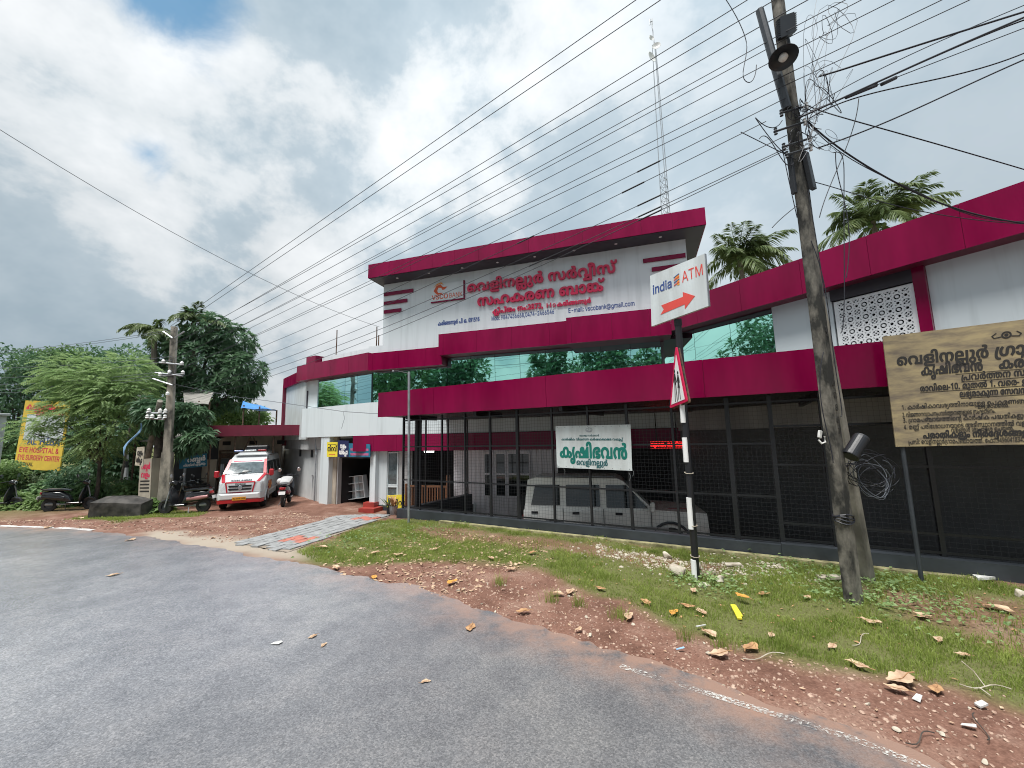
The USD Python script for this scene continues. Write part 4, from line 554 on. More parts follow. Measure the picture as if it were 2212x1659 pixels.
M['soil'] = usdkit.material(stage, '/World/Looks/red_soil', {
    'g': ('geometry', {}), 'at': ('attribute', {'attribute': 'cover'}), 'sp': ('separate_color', {}),
    'n1': ('noise_texture', {'scale': 1.4, 'detail': 6.0, 'roughness': 0.65}), 'n2': ('noise_texture', {'scale': 38.0, 'detail': 5.0, 'roughness': 0.7}), 'v': ('voronoi_texture', {'scale': 34.0}),
    'r1': ('rgb_ramp', {'ramp': [(0.32, (0.125, 0.062, 0.043)), (0.5, (0.205, 0.108, 0.078)), (0.68, (0.29, 0.185, 0.142))]}),
    'r2': ('rgb_ramp', {'ramp': [(0.30, (0.55, 0.5, 0.48)), (0.55, (1, 1, 1)), (0.75, (1.5, 1.6, 1.6))]}),
    'mu': ('mix_color', {'blend_type': 'multiply', 'fac': 0.85}),
    'gr': ('rgb_ramp', {'ramp': [(0.3, (0.085, 0.075, 0.032)), (0.55, (0.125, 0.135, 0.045)), (0.7, (0.17, 0.19, 0.065))]}),
    'mg': ('mix_color', {}), 'md': ('mix_color', {'b': (0.34, 0.29, 0.235)}),
    'p': ('principled_bsdf', {'roughness': 0.92, 'specular_ior_level': 0.25}), 'b': ('bump', {'strength': 0.7, 'distance': 0.02})},
    [('g.position', 'n1.vector'), ('g.position', 'n2.vector'), ('g.position', 'v.vector'), ('n1.fac', 'r1.fac'), ('n2.fac', 'r2.fac'), ('r1.color', 'mu.a'), ('r2.color', 'mu.b'), ('at.color', 'sp.color'),
     ('n2.fac', 'gr.fac'), ('sp.r', 'mg.fac'), ('mu.result', 'mg.a'), ('gr.color', 'mg.b'), ('sp.g', 'md.fac'), ('mg.result', 'md.a'), ('md.result', 'p.base_color'), ('n2.fac', 'b.height'), ('b.normal', 'p.normal')], surface='p.BSDF')
gm = usdkit.mesh(stage, '/World/ground', (np.c_[P2, Zr], tri), M['soil'], smooth=True)
UsdGeom.PrimvarsAPI(gm).CreatePrimvar('cover', Sdf.ValueTypeNames.Color3fArray, 'vertex').Set(Vt.Vec3fArray.FromNumpy(np.c_[m_grass, m_dust, 0 * m_grass].astype(np.float32)))
tag(gm, 'red laterite soil and gravel forecourt and verge beside the road', kind='structure')

from scipy.spatial import Delaunay
def sheet(poly, step, lift, box_, boundary, coarse=None):
    x0, y0, x1, y1 = box_
    a, b = np.meshgrid(np.arange(x0, x1, step), np.arange(y0, y1, step)); pts = np.c_[a.ravel(), b.ravel()]
    pts = pts[shapely.contains_xy(poly.buffer(-step * 0.4), pts[:, 0], pts[:, 1])]
    if coarse is not None: pts = np.vstack([pts, coarse])
    pts = np.vstack([pts, boundary]); t = Delaunay(pts).simplices; c = pts[t].mean(1)
    t = t[shapely.contains_xy(poly, c[:, 0], c[:, 1])]
    ar = np.cross(pts[t[:, 1]] - pts[t[:, 0]], pts[t[:, 2]] - pts[t[:, 0]]); t = np.where(ar[:, None] > 0, t, t[:, [0, 2, 1]])
    return np.c_[pts, hz(pts[:, 0], pts[:, 1]) + lift], t[np.abs(ar) > 1e-9]
rb = np.array(road_poly.exterior.coords)
cg = np.array([(x, y) for x in np.arange(-118, 30, 5.0) for y in np.arange(-88, 42, 5.0) if road_poly.contains(Point(x, y))])
M['asphalt'] = usdkit.material(stage, '/World/Looks/asphalt', {
    'g': ('geometry', {}), 'n0': ('noise_texture', {'scale': 0.45, 'detail': 6.0, 'roughness': 0.65}), 'n1': ('noise_texture', {'scale': 88.0, 'detail': 3.0, 'roughness': 0.7}), 'v': ('voronoi_texture', {'scale': 85.0}),
    'ns': ('noise_texture', {'scale': 2.2, 'detail': 5.0, 'roughness': 0.65}),
    'r0': ('rgb_ramp', {'ramp': [(0.3, (0.118, 0.119, 0.125)), (0.5, (0.140, 0.141, 0.146)), (0.7, (0.168, 0.167, 0.166))]}),
    'r1': ('rgb_ramp', {'ramp': [(0.30, (0.45, 0.45, 0.46)), (0.44, (0.88, 0.88, 0.89)), (0.58, (1.08, 1.07, 1.06)), (0.72, (1.7, 1.66, 1.6))]}),
    'rs': ('rgb_ramp', {'ramp': [(0.36, (0.84, 0.84, 0.85)), (0.48, (0.96, 0.96, 0.96)), (0.62, (1.08, 1.06, 1.04))]}),
    'vc': ('rgb_ramp', {'ramp': [(0.0, (0.62, 0.62, 0.62)), (0.6, (1.0, 1.0, 1.0)), (1.0, (1.4, 1.37, 1.33))]}),
    'sp': ('separate_color', {}),
    'm1': ('mix_color', {'blend_type': 'multiply', 'fac': 0.7}), 'm2': ('mix_color', {'blend_type': 'multiply', 'fac': 1.0}), 'm3': ('mix_color', {'blend_type': 'multiply', 'fac': 0.8}),
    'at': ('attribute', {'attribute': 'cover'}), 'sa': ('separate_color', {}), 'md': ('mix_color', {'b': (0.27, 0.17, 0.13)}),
    'dn': ('math', {'math_type': 'multiply'}), 'dr': ('map_range', {'from_min': 0.35, 'from_max': 0.6, 'to_min': 0.0, 'to_max': 1.6, 'clamp': True}),
    'ro': ('map_range', {'from_min': 0.35, 'from_max': 0.65, 'to_min': 0.34, 'to_max': 0.55, 'clamp': True}),
    'bf': ('math', {'math_type': 'multiply', 'value2': 0.85}), 'bm': ('mix_color', {'blend_type': 'multiply', 'fac': 1.0, 'b': (1.95, 2.03, 2.2), 'use_clamp_result': False}), 'bl': ('mix_color', {}), 'wk': ('math', {'math_type': 'multiply', 'value2': -0.33}), 'wm': ('math', {'math_type': 'add'}),  # sky sheen on the left painted into the base colour, surface smoother there
    'p': ('principled_bsdf', {'specular_ior_level': 0.7}), 'b': ('bump', {'strength': 0.6, 'distance': 0.006})},
    [('g.position', f'{k}.vector') for k in ('n0', 'n1', 'v', 'ns')] + [('n0.fac', 'r0.fac'), ('n1.fac', 'r1.fac'), ('ns.fac', 'rs.fac'), ('v.color', 'sp.color'), ('sp.r', 'vc.fac'), ('r0.color', 'm1.a'), ('r1.color', 'm1.b'), ('m1.result', 'm2.a'), ('rs.color', 'm2.b'), ('m2.result', 'm3.a'), ('vc.color', 'm3.b'),
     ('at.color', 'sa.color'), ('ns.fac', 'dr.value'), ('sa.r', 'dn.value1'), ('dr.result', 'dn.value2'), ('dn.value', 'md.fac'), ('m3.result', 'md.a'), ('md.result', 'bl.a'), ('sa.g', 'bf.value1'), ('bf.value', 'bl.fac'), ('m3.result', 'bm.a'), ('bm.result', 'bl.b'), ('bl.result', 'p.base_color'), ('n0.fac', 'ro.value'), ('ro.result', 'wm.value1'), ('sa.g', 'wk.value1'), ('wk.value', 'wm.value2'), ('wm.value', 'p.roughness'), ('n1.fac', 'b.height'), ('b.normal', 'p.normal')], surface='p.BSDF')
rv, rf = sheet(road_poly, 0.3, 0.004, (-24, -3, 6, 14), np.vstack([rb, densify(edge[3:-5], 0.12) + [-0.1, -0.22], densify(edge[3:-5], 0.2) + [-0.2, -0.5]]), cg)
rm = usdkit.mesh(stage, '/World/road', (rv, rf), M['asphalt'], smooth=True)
ed = shapely.distance(shapely.points(rv[:, :2]), LineString(edge_line))
soil_on = np.clip(1 - ed / 0.75, 0, 1) ** 1.5
sky_sheen = sstep(7.0, 2.0, np.hypot((rv[:, 0] + 8.5) / 1.5, rv[:, 1] - 6.0))  # where sky sheen is painted as paler bluish asphalt, and roughness lowered
UsdGeom.PrimvarsAPI(rm).CreatePrimvar('cover', Sdf.ValueTypeNames.Color3fArray, 'vertex').Set(Vt.Vec3fArray.FromNumpy(np.c_[soil_on, sky_sheen, soil_on].astype(np.float32)))
tag(rm, 'grey worn asphalt road curving past the bank', kind='structure')

def worn(name, col, lo, hi, scale):
    return usdkit.material(stage, f'/World/Looks/{name}', {'g': ('geometry', {}), 'n': ('noise_texture', {'scale': scale, 'detail': 6.0, 'roughness': 0.75}), 'n2': ('noise_texture', {'scale': 1.3, 'detail': 2.0}), 'ad': ('math', {'math_type': 'multiply_add', 'value2': 0.5}), 'k': ('map_range', {'from_min': lo, 'from_max': hi, 'to_min': 0.0, 'to_max': 1.0, 'clamp': True}),
        'p': ('principled_bsdf', {'base_color': col, 'roughness': 0.8}), 't': ('transparent_bsdf', {}), 'm': ('mix_closure', {})},
        [('g.position', 'n.vector'), ('g.position', 'n2.vector'), ('n2.fac', 'ad.value1'), ('n.fac', 'ad.value3'), ('ad.value', 'k.value'), ('k.result', 'm.fac'), ('t.BSDF', 'm.closure1'), ('p.BSDF', 'm.closure2')], surface='m.closure')
M['road_paint'] = worn('road_paint', (0.52, 0.51, 0.48), 0.745, 0.86, 40.0)
M['road_paint2'] = worn('road_paint_far', (0.66, 0.66, 0.64), 0.60, 0.78, 25.0)
def strip(pts, w, lift, name, mat):
    q = densify(pts, 0.08); t = np.gradient(q, axis=0); t /= np.linalg.norm(t, axis=1, keepdims=True); nn = np.c_[-t[:, 1], t[:, 0]] * w / 2
    a, b = q + nn, q - nn; v = np.vstack([np.c_[a, hz(a[:, 0], a[:, 1]) + lift], np.c_[b, hz(b[:, 0], b[:, 1]) + lift]]); n = len(q)
    f = [[i + 1, i, n + i, n + i + 1] for i in range(n - 1)]
    mb = MB().add(v, f); return obj(name, mb, mat, kind='structure', label='worn white edge line painted on the asphalt')
strip(gp([(1340, 1441), (1379, 1454), (1601, 1525), (1853, 1605), (1990, 1660), (2080, 1700)]), 0.075, 0.009, 'road_marking', M['road_paint'])
strip(gp([(0, 1136.5), (80, 1139), (150, 1142), (200, 1146)]), 0.14, 0.009, 'road_marking', M['road_paint2'])

# paving blocks of the path
pave = thing('paved_path', 'path of grey concrete paving blocks with a few red ones', 'path', (0, 0, 0), kind='structure')
stage.GetPrimAtPath(pave).ClearCustomDataByKey('category')
pc = np.array(gp([(565, 1183), (790, 1121)])); pd = pc[1] - pc[0]; pd /= np.linalg.norm(pd); pn = np.array([-pd[1], pd[0]])
bed = MB(); bv, bf = sheet(path_poly, 0.3, -0.004, (-12, 5, 0, 18), densify(list(path_poly.exterior.coords), 0.2)); bed.add(bv, bf)
obj('joint_bed', bed, M['asphalt_patch'], pave)
cells = []
pl, pw = 0.30, 0.21
for i in range(-14, 50):
    for j in range(-14, 14):
        c = pc[0] + pd * (i * pl + (j % 2) * pl / 2) + pn * j * pw
        if path_poly.buffer(-0.02).contains(Point(c)): cells.append((c, i, j))
cells.sort(key=lambda c: np.hypot(*c[0]))
red_spots = [np.array(p) for p in gp([(645, 1166), (795, 1121)])]
rest = MB(); ang = math.atan2(pd[1], pd[0])
for k, (c, i, j) in enumerate(cells):
    z = float(hz(*c)); h = 0.025
    red = any(abs(c[0] - r[0]) < 0.36 and abs(c[1] - r[1]) < 0.26 for r in red_spots)
    mb = MB() if k < 300 else rest
    mb.cube((c[0], c[1], z - 0.004 + R.uniform(-.004, .004)), (pl - 0.014, pw - 0.014, 0.05), ang, R.uniform(-.01, .01), R.uniform(-.01, .01))
    if k < 300: obj('paving_block', mb, M['paver_red' if red else 'paver'], pave)
if rest.v: obj('paving_block', rest, M['paver'], pave, kind='stuff')
print('pavers', len(cells))

# ------------------------------------------------------------------ lettering
def gpoly(g):
    return unary_union([Polygon(np.array(r[0]).reshape(-1, 2), [np.array(h).reshape(-1, 2) for h in r[1:]]).buffer(0) for r in GLYPH[g]]) if GLYPH[g] else Polygon()
GP = {}
def letters(key, place, width, height, depth, mat, parent, name='letter', bold=0.0, each=True, join=None):
    """Set a line of LINE; place maps (x, y, z) rows in metres to the world. height: of the letters' body (0.55 em)."""
    L = LINE[key]; ky = height / 0.60 / 1000; kx = width / L[0]
    whole = join if join is not None else MB()
    for e in L[1:]:
        g, x = e[0], e[1]
        if g not in GP: GP[g] = gpoly(g)
        p = GP[g]
        if p.is_empty: continue
        p = shapely.affinity.affine_transform(p, [kx, 0, 0, ky, x * kx, (e[2] if len(e) > 2 else 0) * ky])
        if bold: p = p.buffer(bold, quad_segs=2).simplify(bold * 0.3)
        mb = MB() if each else whole
        mb.prism(p, depth, place)
        if each and mb.v: obj(name, mb, mat, parent)
    if not each and join is None and whole.v: obj(name, whole, mat, parent)
import shapely.affinity
def latin(text, place, width, height, depth, mat, parent, name='lettering', bold=False, join=None):
    t = meshkit.text_mesh(text, height, depth, bold); v = np.array(t.vertices); w = v[:, 0].max() - v[:, 0].min()
    v[:, 0] = (v[:, 0] - v[:, 0].min()) * (width / w if width else 1.0)
    mb = join if join is not None else MB(); mb.add(place(v), t.faces)
    return obj(name, mb, mat, parent) if join is None else None
def on(F, s, n, z, slope=0.0, lean=0.0):
    return lambda v: F.p + F.r * (s + v[:, 0:1]) + F.n * (n + v[:, 2:3]) + np.array([0, 0, 1.0]) * (z + v[:, 1:2] + slope * v[:, 0:1])

# ------------------------------------------------------------------ the bank
def isect(F, a, G, b):
    A = np.c_[F.r[:2], -G.r[:2]]; rhs = (G.p + G.n * b - F.p - F.n * a)[:2]
    return np.linalg.solve(A, rhs)
LF_END = -4.75
PF = Facade(LF.P(LF_END, 0, 0)[:2], (0.893, -1))
bank = thing('bank_building', 'white and maroon two storey bank building with sign tower and mirrored windows', 'building', (UF.P(-5, 0, -0.75)))
ZF = -0.75
def foot(n): 
    c1 = isect(LF, n, UF, n); c2 = isect(UF, n, WF, n); c0 = isect(PF, n, LF, n)
    return [PF.P(-4.6, n, 0)[:2], PF.P(c0[0], n, 0)[:2], LF.P(c1[0], n, 0)[:2], UF.P(c2[0], n, 0)[:2], WF.P(13.5, n, 0)[:2]]
back = [WF.P(13.5, -9, 0)[:2], UF.P(2, -9, 0)[:2], UF.P(-12, -9, 0)[:2], PF.P(-4.6, -7, 0)[:2]]
body = Polygon(foot(-0.12) + back).buffer(0)
lift = lambda z: (lambda v: v + np.array([0, 0, z]))
obj('wall', MB().prism(body, 3.9, lift(1.72)), M['grey_wall'], bank)
# ground floor: set in on the left, with the open shop and the porch left out
g0 = [LF.P(-3.85, -0.10, 0)[:2] + np.array([-0.666, 0.746]) * 7.0, LF.P(-3.85, -0.10, 0)[:2]]
low = Polygon(g0 + foot(-0.12)[2:] + back[:-1]).buffer(0)
sA, sB = LF.hit(728, 1000)[0], LF.hit(799, 1000)[0]
room = Polygon([LF.P(sA, 0.5, 0)[:2], LF.P(sB, 0.5, 0)[:2], LF.P(sB, -4.5, 0)[:2], LF.P(sA, -4.5, 0)[:2]])
pA, pB = UF.hit(886, 1050)[0], UF.hit(979, 1050)[0]
porch = Polygon([UF.P(pA, 0.5, 0)[:2], UF.P(pB, 0.5, 0)[:2], UF.P(pB, -2.5, 0)[:2], UF.P(pA, -2.5, 0)[:2]])
low = low.difference(room).difference(porch)
obj('wall', MB().prism(low, 2.45, lift(ZF)), M['white_in'], bank)
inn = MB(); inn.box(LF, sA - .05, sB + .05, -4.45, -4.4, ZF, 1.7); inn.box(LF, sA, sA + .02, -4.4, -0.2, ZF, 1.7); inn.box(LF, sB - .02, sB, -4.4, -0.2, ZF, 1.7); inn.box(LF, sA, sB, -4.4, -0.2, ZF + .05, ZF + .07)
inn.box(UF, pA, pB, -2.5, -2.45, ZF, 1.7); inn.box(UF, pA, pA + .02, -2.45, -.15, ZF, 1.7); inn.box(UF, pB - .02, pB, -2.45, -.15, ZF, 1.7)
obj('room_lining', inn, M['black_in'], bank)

def panels(F, s0, s1, seams, n, z0, z1, nb=-0.1, mat='red', name='fascia_panel', gap=0.007, ends=(True, True)):
    """A clad band: a box frame with separate panels on its face."""
    f = MB(); f.box(F, s0 + .004, s1 - .004, nb, n - 0.03, z0 + 0.006, z1 - 0.004); obj('fascia_frame', f, M['red_dull'], bank)
    xs = [s0] + [s for s in seams if s0 + .1 < s < s1 - .1] + [s1]
    for a, b in zip(xs, xs[1:]):
        mb = MB(); e = R.uniform(-.0015, .0015)
        mb.hexa([F.P(a + gap / 2, n - .028, z0), F.P(a + gap / 2, n + e, z0), F.P(b - gap / 2, n - e, z0), F.P(b - gap / 2, n - .028, z0), F.P(a + gap / 2, n - .028, z1), F.P(a + gap / 2, n + e, z1), F.P(b - gap / 2, n - e, z1), F.P(b - gap / 2, n - .028, z1)])
        obj(name, mb, M[mat], bank)
def sx_(F, n, y, *xs): return [F.hit(x, y, n)[0] for x in xs]
def lin(a, b, k): return list(np.linspace(a, b, k + 1)[1:-1])
# sign tower
TW0, TW1, TZ0, TZ1 = -10.95, 0.97, 5.3, 8.68
obj('tower_wall', MB().box(UF, TW0, TW1, -5.0, 0.0, TZ0, TZ1), M['white'], bank)
slab = MB(); slab.box(UF, -11.12, 1.48, -5.3, 0.77, TZ1 - 0.02, 9.24); obj('roof_slab', slab, M['dark_soffit'], bank)
panels(UF, -11.13, 1.49, lin(-11.13, 1.49, 13), 0.80, TZ1, 9.26, 0.775)
sp = MB(); sp.box(UF, 1.483, 1.51, -5.3, 0.80, TZ1, 9.26); obj('fascia_panel', sp, M['red'], bank)
sp = MB(); sp.box(UF, -11.15, -11.123, -5.3, 0.80, TZ1, 9.26); obj('fascia_panel', sp, M['red'], bank)
for i in range(8):
    s = -10 + i * 1.45; mb = MB(); mb.lathe([(0.001, -.01), (.05, -.008), (.05, .0)], UF.P(s, 0.45, TZ1 - 0.022), (0, 0, 1), 12); obj('downlight', mb, M['porcelain'], bank)
for (xa, xb, ya, yb, yz) in ((829, 892, 634, 629, 9), (829, 879, 655, 649, 9), (829, 866, 674, 669, 9), (1389, 1481, 563, 551, 8), (1408, 1481, 583, 571, 8)):
    s0, z0 = UF.hit(xa, ya, .05); s1, z1 = UF.hit(xb, yb, .05); z = (z0 + z1) / 2
    obj('trim_bar', MB().box(UF, s0, min(s1, TW1), 0.001, 0.06, z - 0.07, z + 0.07), M['red'], bank)
# upper fascia bands
a, b = isect(LF, 0.4, UF, 0.4)
cL, cU = a, b
c0 = isect(PF, 0.4, LF, 0.4)
panels(LF, -5.12, cL, sx_(LF, .4, 810, 678, 714, 752), 0.4, 4.95, 5.68)
panels(UF, cU, -7.98, sx_(UF, .4, 790, 804, 860, 918), 0.4, 4.92, 5.63)
panels(UF, -8.04, -3.06, sx_(UF, .6, 740, 957, 1030, 1105, 1187), 0.6, 5.25, 6.07)
e3 = isect(UF, 0.9, WF, 0.5)
panels(UF, -3.06, e3[0], sx_(UF, .9, 710, 1234, 1322, 1404), 0.9, 5.19, 6.09)
panels(WF, e3[1], 12.5, sx_(WF, .5, 640, 1502, 1599) + sx_(WF, .5, 560, 1725, 1877, 2090) + [9.4, 11.2], 0.5, 5.31, 6.17)
panels(PF, -4.5, -0.12, [-3.0, -1.5], 0.12, 5.05, 5.62)
obj('parapet', MB().box(LF, -3.9, cL + .1, -0.5, -0.1, 5.6, 6.03), M['white'], bank)
obj('parapet', MB().box(UF, cU - .3, TW0 - .004, -0.4, -0.002, 5.4, 6.03), M['white'], bank)
rb_ = MB(); rb_.box(LF, -4.7, -3.95, -0.4, 0.2, 5.6, 6.1); obj('parapet_block', rb_, M['red'], bank)
roofm = MB(); roofm.prism(body.buffer(-0.05), 0.12, lift(5.625)); obj('roof', roofm, M['asbestos'], bank)
roofw = MB(); roofw.prism(Polygon([WF.P(0.3, 0.45, 0)[:2], WF.P(12.4, .45, 0)[:2], WF.P(12.4, -8, 0)[:2], WF.P(.3, -8, 0)[:2]]), 0.1, lift(6.0)); obj('roof', roofw, M['asbestos'], bank)
# mirrored windows, pane by pane
def panes(F, s0, s1, k, z0, z1, rows=1, mat='mirror', xs=None):
    xs = xs or list(np.linspace(s0, s1, k + 1))
    back_ = MB(); back_.box(F, s0, s1, -0.115, -0.02, z0, z1); obj('window_frame', back_, M['glass_frame'], bank)
    zs = [z0, z1] if rows == 1 else [z0, z0 + (z1 - z0) * 0.72, z1]
    for a, b in zip(xs, xs[1:]):
        for c, d in zip(zs, zs[1:]):
            t1, t2 = R.uniform(-.0025, .0025), R.uniform(-.002, .002)
            mb = MB(); g = 0.006; q = [(a + g, c + g), (b - g, c + g), (b - g, d - g), (a + g, d - g)]
            o = [t1, -t1, -t1, t1]; o2 = [t2, t2, -t2, -t2]
            fr = [F.P(s, 0.0 + u + w, z) for (s, z), u, w in zip(q, o, o2)]; bk = [F.P(s, -0.012, z) for s, z in q]
            mb.hexa(bk + fr); obj('window_pane', mb, M[mat], bank)
WZ = 3.63
panes(LF, -3.93, -0.02, 4, WZ, 4.97, 1, 'mirror2', [-3.93] + sx_(LF, 0, 850, 712, 745, 772) + [-0.02])
obj('window_mullion', MB().box(UF, -11.45, -11.38, -.1, .012, WZ, 4.9), M['glass_frame'], bank)
panes(UF, -11.38, -7.95, 4, WZ, 4.91)
panes(UF, -7.95, -0.05, 8, WZ, 5.24, 2)
panes(WF, 0.05, 3.52, 3, 3.5, 5.3)
# white cladding
obj('cladding', MB().box(LF, LF_END, -3.95, -0.12, 0.03, 3.6, 4.97), M['white'], bank)
sc = isect(LF, .25, UF, .25)
obj('cladding', MB().box(LF, -4.76, sc[0], -0.12, 0.25, 2.29, WZ - .004), M['white'], bank)
obj('cladding', MB().box(UF, sc[1], 1.6, -0.12, 0.25, 2.30, WZ - .004), M['white'], bank)
obj('cladding', MB().box(WF, 3.55, 4.86, -0.12, 0.06, 3.2, 5.33), M['white'], bank)
obj('cladding', MB().box(WF, 6.48, 12.6, -0.12, 0.06, 3.2, 5.33), M['white'], bank)
obj('cladding', MB().box(WF, 0.0, 13.5, -0.12, 0.03, 2.2, 3.45), M['grey_wall'], bank)
# far end: pale screen wall in a maroon frame
obj('screen_panel', MB().box(PF, -4.2, -0.02, -0.1, 0.0, 2.2, 5.1), M['sign_white'], bank)
obj('frame_post', MB().box(PF, -4.5, -4.2, -0.12, 0.12, 1.9, 5.06), M['red_dull'], bank)
obj('drain_pipe', MB().tube([LF.P(LF_END + .02, .05, 3.62), LF.P(LF_END + .02, .05, 4.5)], 0.035, 8), M['dark_soffit'], bank)
# lattice screen on the wing
def lattice():
    w, h = 1.37, 1.85; t = 0.274; sh = [sbox(0, 0, w, h).difference(sbox(.055, .055, w - .055, h - .055))]
    ring = lambda x, y, r, k: Point(x, y).buffer(r, 10).difference(Point(x, y).buffer(r - k, 10))
    for i in range(6):
        for j in range(8):
            x, y = i * t, j * t
            sh += [ring(x, y, .092, .036), ring(x + t / 2, y + t / 2, .100, .036), Point(x, y).buffer(.032, 6), ring(x + t / 2, y, .052, .022), ring(x, y + t / 2, .052, .022)]
            for a in range(4):
                d = np.array([math.cos(a * math.pi / 2 + .785), math.sin(a * math.pi / 2 + .785)])
                sh.append(LineString([(x + d[0] * .08, y + d[1] * .08), (x + d[0] * .11, y + d[1] * .11)]).buffer(.012, 3))
                c = (x + t / 2 + d[0] * .05, y + t / 2 + d[1] * .05); sh.append(ring(c[0], c[1], .036, .014))
    return unary_union(sh).intersection(sbox(0, 0, w, h)).simplify(.003)
lt = MB(); lt.prism(lattice(), 0.04, on(WF, 4.90, 0.03, 3.19)); obj('lattice_screen', lt, M['jali'], bank)
obj('screen_backing', MB().box(WF, 4.86, 6.3, -0.119, -0.06, 3.2, 5.1), M['black_in'], bank)
obj('frame_post', MB().box(WF, 6.29, 6.476, -0.12, 0.16, 3.2, 5.33), M['red'], bank)
obj('frame_rail', MB().box(WF, 4.87, 6.285, -0.12, 0.14, 5.06, 5.33), M['dark_soffit'], bank)
# lower maroon band over the ground floor
bs = UF.hit(762, 960, .3)[0]
panels(UF, bs, 1.4, sx_(UF, .3, 960, 806, 857, 900) + [-7.5, -5, -2.5], 0.3, 1.66, 2.285)
# canopy over the parking bay
CZ0, CZ1 = 2.77, 3.49
cv = Polygon([FE.P(-.6, .27, 0)[:2], FE.P(15.9, .27, 0)[:2], WF.P(9.5, -.1, 0)[:2], WF.P(0, -.1, 0)[:2], UF.P(-7.9, 0.2, 0)[:2]]).buffer(0)
obj('canopy_roof', MB().prism(cv, 0.14, lift(CZ0 + 0.02)), M['dark_soffit'], bank)
panels(FE, -0.62, 15.9, sx_(FE, .3, 870, 936) + sx_(FE, .3, 840, 1179) + sx_(FE, .3, 780, 1517) + [11.3, 13.6], 0.30, CZ0, CZ1, 0.15)
for s in np.arange(0.3, 15, 2.4):
    obj('canopy_beam', MB().box(FE, s, s + .08, -3.0 if s > 4 else -1.2, .1, CZ0 - .1, CZ0 + .015), M['black'], bank)
# ground floor details on the left: pillars, shop opening, steps
def px_box(F, x0, x1, n0, n1, z0, z1, y=1000): return MB().box(F, F.hit(x0, y, n1)[0], F.hit(x1, y, n1)[0], n0, n1, z0, z1)
obj('pillar', px_box(LF, 692, 710, -0.12, 0.22, ZF + .1, 2.285), M['white'], bank)
obj('pillar', px_box(LF, 711, 727, -0.12, 0.02, ZF + .1, 2.285), M['stain_wall'], bank)
obj('pillar', px_box(LF, 799.5, 811, -0.5, 0.15, ZF + .1, 1.655), M['white'], bank)
obj('shutter_rail', px_box(LF, 727.5, 731, -0.2, -0.02, ZF, 1.7), M['grey_wall'], bank)
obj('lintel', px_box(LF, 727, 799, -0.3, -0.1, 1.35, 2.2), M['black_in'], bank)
obj('cladding', px_box(UF, 812.5, 836, -0.12, 0.06, -0.45, 1.655), M['white'], bank)
obj('plinth', px_box(UF, 811, 862, -0.12, 0.10, ZF, -0.455), M['dark_grey'], bank)
for k in range(3):
    st = MB(); x0 = (769, 777, 786)[k]
    st.box(UF, UF.hit(x0, 1100, .9 - .3 * k)[0], UF.hit(810, 1100, .9 - .3 * k)[0], -0.3, 1.0 - .32 * k, ZF - .1 + .17 * k, ZF + .09 + .17 * k); obj('step', st, M['red_step'], bank)
obj('step', px_box(UF, 799, 811, -0.2, 0.16, ZF, 0.06, 1090), M['red_step'], bank)
wf = MB(); 
def frame(F, x0, x1, z0, z1, n, t=.05, y=1000):
    a, b = F.hit(x0, y, n)[0], F.hit(x1, y, n)[0]; mb = MB()
    for bx in ((a, b, z0, z0 + t), (a, b, z1 - t, z1)): mb.box(F, bx[0], bx[1], n - .03, n, bx[2], bx[3])
    for s in (a, b - t): mb.box(F, s, s + t, n - .03, n, z0 + t, z1 - t)
    return mb
w1 = obj('window', frame(UF, 836.5, 860, 0.30, 1.62, .02), M['white'], bank)
obj('pane', px_box(UF, 838, 858, -.03, -.012, 0.34, 1.58), M['screen_glass'], w1)
w2 = obj('window', frame(UF, 836.5, 860, -0.12, 0.29, .02), M['white'], bank)
obj('pane', px_box(UF, 838, 858, -.03, -.012, -0.08, 0.25), M['screen_glass'], w2)
obj('wall_panel', px_box(UF, 861, 885, -.119, .0, -.45, 1.655), M['grey_wall'], bank)
# pipes and vents of the set-back side wall
sd = Facade(LF.P(-3.85, -0.10, 0)[:2], (0.666, -0.746))
for q in (-3.2, -1.2): obj('vent', MB().box(sd, q, q + .35, -.01, .012, 1.35, 1.85), M['dark_grey'], bank)
obj('drain_pipe', MB().tube([sd.P(-.35, .07, 2.25), sd.P(-.3, .07, 1.9), sd.P(-.12, .08, 1.5), sd.P(-.12, .08, -.6)], .035, 8), M['steel'], bank)
obj('drain_pipe', MB().tube([sd.P(-.75, .05, .5), sd.P(-.62, .05, .55), sd.P(-.62, .05, -.55)], .022, 8), M['steel'], bank)
obj('cladding', px_box(sd, 629, 690, -.02, .0, ZF, 2.28, 1000), M['grey_wall'], bank) if False else None
# wall behind the fence: plank panel with shuttered window
pz0 = ZF
a0, a1 = UF.hit(979, 1050, .02)[0], UF.hit(1205, 1050, .02)[0]
npl = 22
for i in range(npl):
    u, v_ = a0 + (a1 - a0) * i / npl, a0 + (a1 - a0) * (i + 1) / npl
    obj('wall_plank', MB().box(UF, u + .006, v_ - .006, -.118, .0 + .004 * (i % 2), pz0, 1.655), M['shutter'], bank)
for (xa, xb) in ((1047, 1063), (1072, 1090), (1098, 1115), (1121, 1142)):
    lf = obj('shutter_leaf', px_box(UF, xa - 3, xb + 3, .006, .05, -0.05, 1.6), M['shutter'], bank)
    for (za, zb) in ((0.82, 1.5), (0.02, 0.75)): obj('shutter_pane', px_box(UF, xa, xb, .045, .056, za, zb), M['dark_glass'], lf)
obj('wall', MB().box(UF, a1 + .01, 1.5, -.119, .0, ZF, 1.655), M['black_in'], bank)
obj('wall', MB().box(WF, 0, 13.5, -.119, .0, ZF, 2.19), M['sheet'], bank)
rl = thing('porch_railing', 'brown wooden porch railing behind the left end of the mesh fence', 'railing', UF.P((pA + pB) / 2, .3, ZF))
for z in (-.55, .30): obj('rail', MB().box(UF, pA, pB, .27, .33, z, z + .07), M['wood'], rl)
